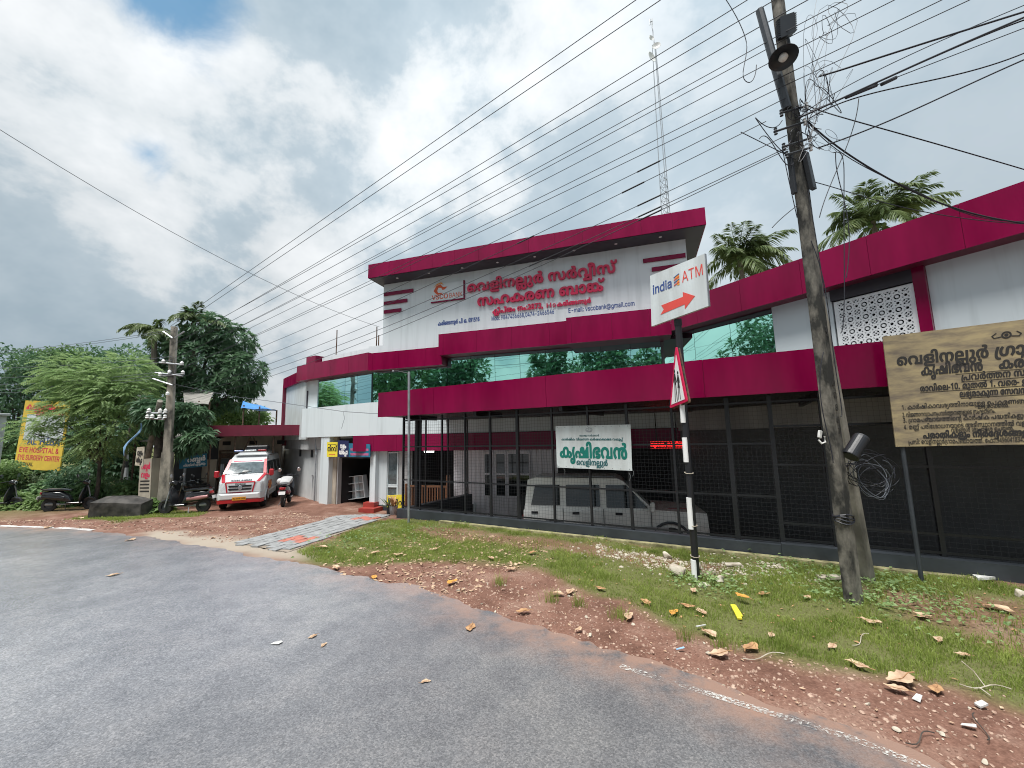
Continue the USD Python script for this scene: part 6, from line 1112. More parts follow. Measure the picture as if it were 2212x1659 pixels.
# left pole, its stay, and what stands at its foot
lb = ground(355, 1104); ltop = at(377, 706, lb[1])
lp = thing('utility_pole', 'stained concrete electricity pole with crossarms beside the dense tree', 'electricity pole', lb)
lk = at(362, 985, lb[1])
obj('shaft', taper(MB(), lk, ltop, .27, .20, .24, .18, .3), M['concrete'], lp)
obj('stub', taper(MB(), lb - [0, 0, .3], lk + [0, 0, .15], .42, .34, .36, .3, .3), M['concrete'], lp)
LY = lb[1]
for (x0, y0, x1, y1) in ((352, 716, 372, 730), (398, 716, 378, 730), (344, 783, 396, 788), (344, 812, 398, 808), (330, 818, 372, 832), (335, 805, 395, 812)):
    obj('crossarm', MB().tube([at(x0, y0, LY - .15), at(x1, y1, LY - .18)], .035, 4), M['steel'], lp)
for (x, y) in ((353, 780), (393, 784), (346, 808), (395, 804), (366, 803), (362, 850)):
    obj('insulator', MB().lathe([(.001, -.09), (.07, -.07), (.05, -.02), (.075, .0), (.045, .05), (.001, .09)], at(x, y, LY - .2), sides=10), M['porcelain'], lp)
s2 = ground(296, 1083); s2t = at(346, 866, LY + .1)
sp2 = thing('stay_pole', 'thin grey pole leaning beside the stained pole with white porcelain insulators', 'pole', s2)
obj('shaft', MB().tube([s2 - [0, 0, .2], s2t], [.14, .10], 12), M['concrete_light'], sp2)
for (x0, y0, x1, y1) in ((316, 904, 358, 906), (316, 892, 356, 893)): obj('crossarm', MB().tube([at(x0, y0, LY - .1), at(x1, y1, LY - .1)], .03, 4), M['steel'], sp2)
for (x, y) in ((319, 899), (329, 899), (345, 899), (357, 899), (322, 886), (346, 887), (358, 887)): obj('insulator', MB().lathe([(.001, -.1), (.085, -.08), (.06, -.02), (.08, .0), (.05, .06), (.001, .1)], at(x, y, LY - .12), sides=10), M['porcelain'], sp2)
bp = ground(254, 1079); bpt = at(284, 902, bp[1])
obj_b = obj('bamboo_pole', MB().tube([bp, (bp + bpt) / 2 + [.03, 0, 0], bpt], [.06, .05, .035], 8), M['bark_palm'], label='thin bamboo pole leaning behind the boulder')
tag(stage.GetPrimAtPath(obj_b), cat='pole')
wb0 = ground(270, 1077)
wbp = thing('banded_post', 'white and black banded square post behind the boulder', 'post', wb0)
for i, (ya, yb) in enumerate(((1077, 1050), (1050, 1036), (1036, 1010), (1010, 994), (994, 967))):
    obj('band', taper(MB(), at(270 + (1077 - ya) * .03, ya, wb0[1]), at(270 + (1077 - yb) * .03, yb, wb0[1]), .15, .15, .15, .15, .2), M['black' if i % 2 else 'letter_white'], wbp)
fg = MB(); f0 = at(303, 915, LY - .2); vs = []
for i in range(9):
    for j in range(6):
        u, w = i / 8, j / 5; vs.append(f0 + np.array([-.10 * w - .45 * u + .05 * math.sin(5 * u + 3 * w), .12 * math.sin(4 * u + 2 * w), -1.0 * u - .28 * w + .1 * math.sin(6 * w)]))
fg.add(vs, [[i * 6 + j, i * 6 + j + 1, (i + 1) * 6 + j + 1, (i + 1) * 6 + j] for i in range(8) for j in range(5)])
ff = obj('cloth_flag', fg, M['cloth_blue'], None, True, label='faded blue cloth hanging from a stick by the leaning pole'); tag(stage.GetPrimAtPath(ff), cat='flag')
cf = Facade(at(305, 1000, LY - .6)[:2], (1, -.15))
cq = quad(cf, 0, (296, 966), (312, 965), (291, 1005), (308, 1008))
sbd = thing('small_board', 'small cream painted board tilted against the leaning pole', 'sign board', at(300, 1008, LY - .6)); obj('board', slab_(cq, 0, 1, 0, 1, -.03, 0), M['stone'], sbd)
bline(cq, 'val', .12, .88, .55, .25, M['letter_black'], sbd, .006); bline(cq, 'dep', .12, .88, .18, .22, M['letter_black'], sbd, .006)
cf2 = Facade(at(312, 1070, LY + .25)[:2], (1, -.2))
cq2 = quad(cf2, 0, (303, 992), (328, 990), (298, 1072), (324, 1072))
sb2 = thing('painted_pillar', 'cream painted concrete pillar with lettering behind the leaning pole', 'pillar', at(312, 1072, LY + .25)); obj('pillar', slab_(cq2, 0, 1, -.12, 1, -.4, 0), M['stain_wall'], sb2)
for i, k in enumerate(('rub', 'val')): bline(cq2, k, .15, .9, .72 - .22 * i, .13, M['letter_red'], sb2, .006)
for i in range(4): obj('text_line', slab_(cq2, .12, .9, .38 - .09 * i, .42 - .09 * i, .001, .004), M['letter_black'], sb2)

# wires
ORD = ['first', 'second', 'third', 'fourth', 'fifth', 'sixth', 'seventh', 'eighth', 'ninth', 'tenth', 'eleventh', 'twelfth']
def sagged(a, b, sag, n=24):
    t = np.linspace(0, 1, n)[:, None]; return a * (1 - t) + b * t - np.array([0, 0, 1.0]) * (4 * sag * t * (1 - t))
WI = 0
def wire(pts, r, label, mat='cable', group=None):
    p = obj('power_line' if 'line' in label else 'cable', MB().tube(pts, r, 5), M[mat], None, True, label=label, group=group); tag(stage.GetPrimAtPath(p), cat='cable')
GW = 'overhead lines between the two electricity poles'
for i, (yl, yr, r, sag) in enumerate(((705, -222, .008, .0), (710, -178, .008, .0), (741, -47, .007, .12), (746, -10, .007, .12), (757, 30, .007, .12), (772, 72, .006, .12), (778, 88, .006, .14), (786, 121, .006, .12), (799, 165, .006, .12), (806, 187, .006, .12))):
    a, b = at(376 + (i % 3) * 8 - 8, yl, LY - .2), at(1690, yr, PY - .1 - .03 * (i % 3))
    s = sagged(a, b, sag); ext = b + (b - a) * .38
    wire(np.vstack([s, sagged(b, ext, .02, 6)[1:]]), r, ORD[i] + ' overhead line from the top of those strung between the two poles', group=GW)
for i, (yl, xr, yr) in enumerate(((820, 1697, 212), (838, 1655, 262), (850, 1700, 292), (858, 1702, 318), (870, 1702, 322))):
    a, b = at(378, yl, LY - .2), at(xr, yr, PY - .12); s = sagged(a, b, .28 + .05 * i)
    wire(s, .006, ORD[i] + ' service line from the top sagging across the bank front to the tangled pole', group='service lines sagging across the bank front')
    for kn, k in enumerate(((.90, .955), (.80, .83))[: 1 + i % 2]):
        t = np.linspace(k[0], k[0] + .018, 4); pts = [a * (1 - x) + b * x - np.array([0, 0, 4 * (.28 + .05 * i) * x * (1 - x)]) for x in t]
        p_ = obj('cable_splice', MB().tube(pts, .013, 6), M['black'], None, label='black splice sleeve on the ' + ORD[i] + ' service line from the top' + (', farther out' if kn else ''), group='splice sleeves on the service lines'); tag(stage.GetPrimAtPath(p_), cat='cable splice')
for i, (yl, yp) in enumerate(((754, 712), (759, 716), (786, 770), (811, 778), (824, 800), (836, 806), (843, 812))):
    wire(sagged(at(-60, yl + 8, 21), at(372, yp, LY - .2), .15), .010, ORD[i] + ' overhead line from the top running left from the stained pole', 'cable_grey', 'overhead lines left of the stained pole')
wire(sagged(at(-20, 268, 8) + (at(-20, 268, 8) - UF.P(UF.hit(813, 715, 0)[0], -.2, 6.9)) * .6 + [0, 0, 1.73], UF.P(UF.hit(813, 715, 0)[0], -.2, 6.9), 1.15), .007, 'single thin cable crossing the sky from the upper left to the bank roof', 'cable')
wire(np.array([at(376, 830, LY), at(500, 856, 16.5), at(580, 866, 15.5), at(742, 889, 13.8), at(818, 894, 12.4)]), .009, 'cable from the stained pole to the left end of the maroon canopy', 'cable_grey')
wire(np.array([at(742, 889, 13.8), at(744, 905, 13.8), at(740, 917, 13.8), at(738, 926, 13.8)]), .006, 'short loose cable end dangling before the white wall', 'cable_grey')
GR = 'cables leaving the tangled pole to the right'
def spl(pts, n=30):
    p = np.array(pts); t = np.arange(len(p)); from scipy.interpolate import CubicSpline
    return CubicSpline(t, p)(np.linspace(0, len(p) - 1, n))
RL = ['upper thick cable to the top right corner from the tangled pole', 'thick cable bundled just below the uppermost one right of the pole', 'cable with a thick splice running to the top right', 'hair thin cable inside the upper right bundle', 'lower cable bending gently to the right edge', 'lowest cable climbing to the right edge with a wrapped end', 'thin straight cable climbing steepest to the top right', 'cable falling to the small stub on the maroon roof edge', 'thick cable sagging down onto the maroon band at the right', 'thin cable twisted beside the thick one sagging to the maroon band', 'lowest thin cable crossing the coconut palm to the right edge']
for ri, (pts, r) in enumerate(((((1770, 165), (1839, 144), (1960, 105), (2240, 17)), .013), (((1730, 250), (1774, 233), (1960, 148), (2240, 26)), .013), (((1745, 245), (1900, 176), (2080, 96), (2240, 34)), .010), (((1750, 240), (1960, 158), (2240, 50)), .006), (((1745, 258), (1883, 202), (2050, 165), (2240, 103)), .009), (((1766, 320), (1916, 263), (2060, 198), (2240, 117)), .010), (((1730, 250), (1900, 150), (2240, 0)), .006),
               (((1740, 225), (1810, 251), (1985, 300), (2199, 362), (2240, 375)), .008), (((1745, 262), (1843, 340), (1964, 409), (2086, 457), (2240, 486)), .012), (((1750, 270), (1860, 356), (1980, 414), (2090, 462), (2240, 478)), .006), (((1755, 392), (1850, 420), (1960, 450), (2100, 474), (2240, 484)), .006))):
    n = len(pts); q = spl([at(x, y, PY - .1 + (0.15 if y > 300 else -.7) * k / (n - 1)) for k, (x, y) in enumerate(pts)])
    if pts[-1][1] < 300: d = (q[-1] - q[-4]) / np.linalg.norm(q[-1] - q[-4]); q = np.vstack([q] + [q[-1] + d * t - np.array([0, 0, .01 * t * t * .2]) for t in (1.5, 4, 8, 14)])
    wire(q, r, RL[ri], group=GR)
for si, pts in enumerate((((1828, 210), (1893, 184)), ((1905, 182), (1935, 168)))):
    p_ = obj('cable_splice', MB().tube([at(*pts[0], PY - .3), at(*pts[1], PY - .3)], .026, 8), M['black'], None, label=('long thick black splice sleeve nearest the pole on the right hand cables', 'shorter black splice sleeve farther right on the cables')[si], group='splice sleeves right of the tall pole'); tag(stage.GetPrimAtPath(p_), cat='cable splice')
LL = ['loose cable slanting down left from the right hand bundle', 'loose cable hanging straight down over the lattice screen', 'loose cable hanging beside the straight one, ending at the maroon band', 'short loose cable clinging to the left side of the pole below the racks', 'short cable slanting down left from the pole below its cable boxes', 'loose cable hooked at its end, hanging left of the floodlight', 'cable looping out to the left of the racks', 'thick loop dipping left of the lower rack', 'long drooping loop entering the pole from the left', 'thick cable running down the left side of the pole to the clamp', 'cable running down the front of the lower pole', 'cable following the right side of the pole from its cable box']
for li, pts in enumerate((((1855, 213), (1835, 300), (1800, 385), (1770, 470)), ((1800, 330), (1822, 350), (1823, 450), (1824, 620), (1816, 720)), ((1805, 330), (1815, 400), (1832, 480), (1828, 600)), ((1690, 320), (1702, 380), (1722, 470)), ((1722, 444), (1690, 470), (1668, 492)), ((1562, -10), (1590, 35), (1608, 75), (1613, 110), (1606, 150), (1608, 172), (1620, 178), (1630, 165), (1634, 140)), ((1690, 260), (1650, 270), (1632, 255), (1665, 300), (1700, 330)), ((1640, 300), (1665, 305), (1690, 345), (1715, 352)), ((1600, 285), (1640, 305), (1720, 345)), ((1779, 760), (1772, 850), (1786, 930), (1800, 1000)), ((1752, 520), (1785, 640), (1800, 760), (1815, 860), (1816, 900)), ((1745, 410), (1770, 560), (1780, 640)))):
    wire(spl([at(x, y, PY - .14) for x, y in pts], 24), .006, LL[li], group='loose cables hanging beside the tall pole')
tg = thing('cable_tangle', 'messy tangle of thin looping cables right of the pole top', 'cable', at(1770, 220, PY - .1))
rr = random.Random(11)
for i in range(14):
    x, y = rr.choice([(1735, 235), (1745, 260), (1740, 200), (1750, 300)]); pts = [(x, y)]
    hx, hy = rr.uniform(1745, 1820), rr.uniform(25, 330)
    for k in range(rr.randint(3, 6)): pts.append((hx + rr.uniform(-32, 32), hy + rr.uniform(-60, 60)))
    if rr.random() < .5: pts.append((rr.uniform(1760, 1850), rr.uniform(0, 330)))
    obj('cable', MB().tube(spl([at(px, py, PY - .1 + rr.uniform(-.25, .15)) for px, py in pts], 30), rr.choice([.0028, .0035, .005]), 4), M['cable'], tg)
for i in range(16):
    c = at(rr.uniform(1715, 1760), rr.uniform(225, 330), PY - .15); r1, r2 = rr.uniform(.05, .16), rr.uniform(.04, .14)
    obj('cable', MB().tube([c + np.array([math.cos(t) * r1, .05 * math.sin(t * 1.7), math.sin(t) * r2]) for t in np.linspace(0, rr.uniform(3, 6), 18)], .005, 4), M['cable'], tg)
# lattice mast
mast = thing('lattice_mast', 'slender steel lattice mast with small dish antennas behind the sign tower', 'antenna mast', at(1436, 700, 22))
mb_, mt = at(1441, 480, 22.0), at(1413, 95, 22.0); mb_ = mb_ + (mb_ - mt) * .25
legs = []
for k in range(3):
    a = k * 2.094 + .4; o0, o1 = np.array([math.cos(a), math.sin(a), 0]) * .32, np.array([math.cos(a), math.sin(a), 0]) * .11
    legs.append((mb_ + o0, mt + o1)); obj('leg', MB().tube([mb_ + o0, mt + o1], .022, 5), M['steel'], mast)
brace = MB()
for i in range(14):
    t0, t1 = i / 34, (i + 1) / 34
    for k in range(3):
        a, b = legs[k], legs[(k + 1) % 3]; brace.tube([a[0] + (a[1] - a[0]) * t0, b[0] + (b[1] - b[0]) * t1], .012, 4, False); brace.tube([a[0] + (a[1] - a[0]) * t0, b[0] + (b[1] - b[0]) * t0], .012, 4, False)
obj('bracing', brace, M['steel'], mast, kind='stuff')
obj('top_rod', MB().tube([mt, at(1407, 40, 22)], .03, 6), M['steel'], mast)
for (x, y, r, dx) in ((1418, 99, .25, -.3), (1408, 123, .33, .5), (1407, 82, .18, .3)):
    c = at(x, y, 21.6); obj('dish', MB().lathe([(.001, -.1), (r * .6, -.05), (r, .02), (r * .95, .03), (r * .5, -.02), (.001, -.06)], c, (dx, -.8, 0.1), 18), M['porcelain'], mast)
for (x0, y0, x1, y1) in ((1404, 42, 1404, 54), (1409, 40, 1409, 52), (1404, 48, 1409, 46)): obj('aerial', MB().tube([at(x0, y0, 21.8), at(x1, y1, 21.8)], .03, 5), M['steel'], mast)
for (x, y0, y1, s) in ((728, 762, 713, -1), (814, 745, 706, 0), (818, 745, 724, 0)):
    q = at(x, y1, 18.6 if s else 17.2); q0 = q.copy(); q0[2] = 5.7
    obj('roof_rod', MB().tube([q0, q], .025, 5), M['rust'], bank)

# ------------------------------------------------------------------ vehicles
def hull(pts): return trimesh.convex.convex_hull(np.array(pts, float))
def sym(pts): return [(x, y, z) for x, y, z in pts] + [(x, -y, z) for x, y, z in pts]
def patch(q, t=.012, mb=None, back=.01):
    """A thin panel laid on the four points q, standing t proud."""
    q = np.asarray(q, float); n = np.cross(q[1] - q[0], q[3] - q[0]); n /= np.linalg.norm(n)
    return (mb or MB()).hexa(list(q - n * back) + list(q + n * t))
def wheel(parent, c, r, w, rimmat, tyre='rubber', hub=.55):
    """Tyre and rim turned about the y axis at c."""
    t = obj('wheel', MB().lathe([(r * hub, -w / 2), (r * .9, -w / 2), (r, -w * .32), (r, w * .32), (r * .9, w / 2), (r * hub, w / 2), (r * hub, -w / 2)], c, (0, 1, 0), 22), M[tyre], parent, 40, local=True)
    obj('rim', MB().lathe([(.001, -w * .28), (r * .25, -w * .34), (r * hub, -w * .2), (r * hub, w * .2), (r * .25, w * .34), (.001, w * .28)], c, (0, 1, 0), 16), M[rimmat], t, 40, local=True)

def ambulance():
    h = np.array([.377, -.926]); rz = math.atan2(h[1], h[0]); b = np.array([-11.15, 16.95]); z = float(hz(*b))
    t = thing('ambulance', 'white ambulance van with red trim parked in front of the shed', 'ambulance', (b[0], b[1], z), rz); UsdGeom.Xformable(stage.GetPrimAtPath(t)).AddScaleOp().Set(Gf.Vec3f(.93, .90, .95))
    O = lambda n, mb, m, p=t, s=False: obj(n, mb, M[m], p, s, local=True)
    body = sym([(-5.15, .90, .40), (-.95, .92, .40), (-5.15, .94, 1.3), (-.8, .94, 1.3), (-5.1, .78, 2.16), (-1.42, .76, 2.05), (-.78, .88, 1.44), (-4.9, .70, 2.30), (-2.0, .70, 2.30)])
    nose = sym([(-1.2, .92, .40), (-.08, .84, .40), (-.02, .80, .60), (0, .78, .80), (-.06, .76, 1.14), (-.30, .88, 1.16), (-.82, .90, 1.44), (-1.2, .93, 1.30), (-1.2, .93, .8), (-.35, .92, .8), (-.35, .92, .45)])
    cut = lambda m, xs: m
    B = hull(body); N = hull(nose)
    try:
        for xw in (-.88, -4.05):
            for s in (1, -1):
                cyl = trimesh.creation.cylinder(.40, .5, sections=24); cyl.apply_transform(trimesh.transformations.rotation_matrix(math.pi / 2, [1, 0, 0])); cyl.apply_translation([xw, s * .9, .36])
                B = B.difference(cyl, engine='manifold'); N = N.difference(cyl, engine='manifold')
    except Exception as e: print('wheel arch', e)
    O('body', MB().tm(B).tm(N), 'van_white', s=25)
    O('roof', MB().tm(hull(sym([(-4.8, .66, 2.29), (-2.05, .66, 2.29), (-4.7, .55, 2.42), (-2.3, .55, 2.40)]))), 'van_white', s=25)
    ws = lambda u, k: np.array([-.80 - .60 * k, u * (.80 - .10 * k), 1.47 + .57 * k])          # windshield, u across, k up
    nrm = np.array([.68, 0, .73]) * .012
    O('windshield', patch([ws(-.93, .02) + nrm, ws(.93, .02) + nrm, ws(.93, .82) + nrm, ws(-.93, .82) + nrm]), 'screen_glass')
    O('visor_strip', patch([ws(-.95, .83) + nrm, ws(.95, .83) + nrm, ws(.95, 1.0) + nrm, ws(-.95, 1.0) + nrm]), 'sign_white')
    O('strip_lettering', patch([ws(-.85, .885) + nrm * 2, ws(.85, .885) + nrm * 2, ws(.85, .94) + nrm * 2, ws(-.85, .94) + nrm * 2]), 'letter_red')
    for s in (1, -1):
        a, b_, c, d = ws(.94 * s, 0), ws(1.10 * s, 0), ws(1.12 * s, 1.06), ws(.95 * s, 1.06); q = [a, b_, c, d] if s > 0 else [b_, a, d, c]
        O('windshield_pillar', patch([x + nrm for x in q], .014), 'van_red')
        q = [(-.09, .60 * s, 1.17), (-.09, .74 * s, 1.17), (-.80, .905 * s, 1.46), (-.80, .80 * s, 1.48)]; q = q if s > 0 else [q[1], q[0], q[3], q[2]]
        O('hood_stripe', patch(q, .012), 'van_red')
        q = [(-.01, .52 * s, .76), (-.02, .80 * s, .76), (-.12, .81 * s, 1.14), (-.06, .60 * s, 1.14)]; q = q if s > 0 else [q[1], q[0], q[3], q[2]]
        O('headlight', patch(q, .02), 'lamp_clear')
        q = [(.0, .46 * s, .74), (.0, .51 * s, .74), (-.05, .595 * s, 1.17), (-.04, .54 * s, 1.17)]; q = q if s > 0 else [q[1], q[0], q[3], q[2]]
        O('grille_frame', patch(q, .018), 'van_red')
        m_ = O('mirror', MB().cube((-.72, 1.10 * s, 1.50), (.12, .20, .30), .2 * s, ch=.04), 'van_red'); O('mirror_arm', MB().tube([(-.75, .86 * s, 1.40), (-.72, 1.06 * s, 1.43)], .025, 6), 'van_red', m_)
    O('grille_frame', patch([(-.04, -.56, 1.14), (-.04, .56, 1.14), (-.07, .57, 1.19), (-.07, -.57, 1.19)], .018), 'van_red')
    O('grille', patch([(.005, -.45, .78), (.005, .45, .78), (-.03, .53, 1.13), (-.03, -.53, 1.13)], .012), 'van_white')
    for z0 in (.84, .97): O('grille_slot', patch([(.012, -.42, z0), (.012, .42, z0), (.005, .46, z0 + .075), (.005, -.46, z0 + .075)], .010), 'black')
    O('lower_grille', patch([(.02, -.44, .70), (.02, .44, .70), (.02, .42, .765), (.02, -.42, .765)], .01), 'red_dull')
    O('badge', MB().lathe([(.001, .03), (.085, .028), (.10, .012), (.10, 0)], (.0, 0, .945), (1, 0, .05), 18), 'chrome')
    fwd = lambda x0, y0, z0: (lambda v: np.c_[np.full(len(v), x0) + v[:, 2], y0 + v[:, 0], z0 + v[:, 1]])
    wt = meshkit.text_mesh('FORCE', .06, .006, True); v = np.array(wt.vertices); v[:, 0] = v[:, 0] / np.ptp(v[:, 0]) * .40; O('lettering', MB().add(fwd(-.008, -.20, 1.062)(v), wt.faces), 'letter_black')
    ft = meshkit.text_mesh('AMBULANCE', .10, .004, True); v = np.array(ft.vertices); v[:, 0] = .42 - (v[:, 0] / np.ptp(v[:, 0]) * .84)     # mirror writing on the hood
    O('lettering', MB().add(np.c_[-.17 - v[:, 1] * 1.3, v[:, 0], 1.208 + v[:, 1] * .50 + v[:, 2]], ft.faces[:, ::-1]), 'letter_black')
    O('bumper', MB().tm(hull(sym([(-.25, .93, .46), (.02, .82, .46), (.07, .70, .50), (.07, .70, .66), (.03, .80, .72), (-.25, .93, .72)]))), 'van_white', s=30)
    O('bumper_lip', MB().tm(hull(sym([(-.25, .92, .30), (.0, .82, .30), (.055, .70, .32), (.06, .70, .455), (.01, .82, .455), (-.25, .93, .455)]))), 'van_red', s=30)
    pl_ = O('number_plate', MB().cube((.085, 0, .50), (.02, .52, .13)), 'plate_yellow')
    pt = meshkit.text_mesh('KL 24 M 2602', .06, .003, True); v = np.array(pt.vertices); v[:, 0] = v[:, 0] / np.ptp(v[:, 0]) * .46; O('lettering', MB().add(fwd(.096, -.23, .475)(v), pt.faces), 'letter_black', pl_)
    for s in (1, -1): O('wiper', MB().tube([ws(.1 * s - .25, .0) + nrm * 3, ws(.1 * s + .25, .16) + nrm * 3], .012, 5), 'black')
    O('dashboard_paper', patch([ws(-.15, .08) + nrm * 2.2, ws(.15, .08) + nrm * 2.2, ws(.15, .2) + nrm * 2.2, ws(-.15, .2) + nrm * 2.2], .004), 'paper')
    # light bar, roof unit
    lb_ = O('light_bar', MB().cube((-1.75, 0, 2.42), (.26, 1.30, .04), ch=.01), 'black')
    for y, m_ in ((-.5, 'lamp_blue'), (0, 'lamp_clear'), (.5, 'lamp_red')): O('lamp', MB().cube((-1.75, y, 2.475), (.24, .36 if y else .5, .075), ch=.02), m_, lb_)
    O('roof_unit', MB().cube((-2.9, .12, 2.58), (.75, .95, .22), ch=.03), 'black')
    # the side
    sw = lambda x, z: (x, .94 - (z - 1.3) * .186, z)
    for x0, x1 in ((-1.75, -1.02), (-2.75, -1.92), (-3.75, -2.9), (-4.85, -3.9)):
        for s in (1, -1):
            q = [sw(x1, 1.42), sw(x0, 1.42), sw(x0, 1.98), sw(x1 - (.25 if x1 > -1.1 else 0), 1.98)]; q = [(x, y * s, z_) for x, y, z_ in q]; q = q if s > 0 else q[::-1]
            O('side_window', patch(q, .008), 'dark_glass')
    for i in range(5):
        for j in range(3): O('checker', MB().cube((-.95 - .17 * i - .25, .945, .78 + .13 * j), (.16, .012, .12)), ('van_red', 'orange')[(i + j) % 2])
    O('rub_strip', MB().cube((-2.9, .945, .66), (3.0, .016, .07)), 'grey_wall')
    O('gutter', MB().tube([(-1.5, .80, 2.08), (-2.1, .75, 2.26), (-5.0, .74, 2.28)], .022, 6), 'dark_grey')
    for s in (1, -1):
        for xw in (-.88, -4.05): wheel(t, (xw, s * .80, .345), .345, .22, 'steel')
        arc = [(-.88 + .42 * math.cos(a), s * .935, .36 + .42 * math.sin(a)) for a in np.linspace(-.1, 3.25, 14)]; O('wheel_arch', MB().tube(arc, .03, 6), 'van_white')
    O('underbody', MB().cube((-2.6, 0, .42), (4.6, 1.5, .18)), 'black')
ambulance()

def jeep():
    rz = math.atan2(-.22, .975); near_rear = np.array([.25, 10.85]); ax = np.array([.975, -.22]); lf = np.array([.22, .975]); b = near_rear + ax * 2.2 + lf * .82
    t = thing('parked_jeep', 'cream white boxy jeep parked behind the mesh fence', 'jeep', (b[0], b[1], -.82), rz)
    O = lambda n, mb, m, p=t, s=False: obj(n, mb, M[m], p, s, local=True)
    L = 2.22
    low = hull(sym([(-L, .80, .45), (L - .05, .78, .45), (-L, .82, .95), (L, .74, .6), (L - .03, .72, 1.03), (1.05, .78, 1.10), (-L, .80, 1.05)]))
    O('body', MB().tm(low), 'jeep_white', s=25)
    side = [(-2.2, .80, 1.04), (-2.12, .70, 1.80), (-1.9, .68, 1.86), (.15, .68, 1.84), (.30, .66, 1.78), (1.02, .76, 1.08)]
    O('cabin', MB().tm(hull(sym(side))), 'jeep_white', s=25)
    yy = lambda z: -(.80 - (z - 1.04) * .135) - .004
    for q in ([(-2.02, 1.18), (-1.28, 1.18), (-1.28, 1.68), (-1.92, 1.68)], [(-1.12, 1.16), (-.28, 1.16), (-.28, 1.68), (-1.12, 1.68)], [(-.12, 1.14), (.86, 1.14), (.38, 1.68), (-.12, 1.68)]):
        for s in (1, -1):
            p = [(x, yy(z) * s, z) for x, z in q]; O('side_window', patch(p if s > 0 else p[::-1], .01), 'dark_glass')
    O('windshield', patch([(1.0, -.64, 1.14), (1.0, .64, 1.14), (.36, .58, 1.76), (.36, -.58, 1.76)], .01), 'dark_glass')
    for x in (-1.2, -.2, .92):
        O('door_seam', MB().cube((x, -.812, .80), (.014, .02, .62)), 'dark_grey')
    for x in (-2.05, -1.0, .05): O('door_handle', MB().cube((x + .12, -.825, 1.0), (.17, .03, .06), ch=.01), 'black')
    O('side_trim', MB().cube((-.4, -.82, .66), (3.4, .02, .10)), 'grey_wall')
    O('mirror', MB().cube((.95, -.98, 1.2), (.1, .16, .24), ch=.03), 'jeep_white')
    O('spare_wheel', MB().lathe([(.12, -.11), (.33, -.11), (.36, -.06), (.36, .06), (.33, .11), (.12, .11)], (-2.34, .1, 1.0), (1, 0, 0), 20), 'rubber', s=40)
    O('tail_lamp', MB().cube((-2.22, -.72, .78), (.06, .14, .3)), 'lamp_red')
    O('bumper', MB().cube((L + .05, 0, .52), (.14, 1.55, .18), ch=.03), 'dark_grey'); O('bumper', MB().cube((-L - .05, 0, .52), (.12, 1.55, .16), ch=.03), 'dark_grey')
    for s in (1, -1):
        O('headlight', MB().lathe([(.001, .03), (.09, .02), (.10, 0)], (L - .02, s * .52, .85), (1, 0, 0), 14), 'lamp_clear')
        for xw in (-1.45, 1.35):
            wheel(t, (xw, s * .70, .36), .36, .22, 'steel'); O('wheel_arch', MB().tube([(xw + .44 * math.cos(a), s * .80, .38 + .44 * math.sin(a)) for a in np.linspace(0, 3.14, 12)], .035, 6), 'dark_grey')
    O('roof_rail', MB().tube([(-1.9, -.62, 1.89), (.1, -.62, 1.88)], .014, 5), 'steel')
    O('hood_reflector', MB().cube((1.6, -.4, 1.085), (.5, .03, .012)), 'lamp_red')
    O('underbody', MB().cube((0, 0, .42), (4.0, 1.3, .2)), 'black')
jeep()

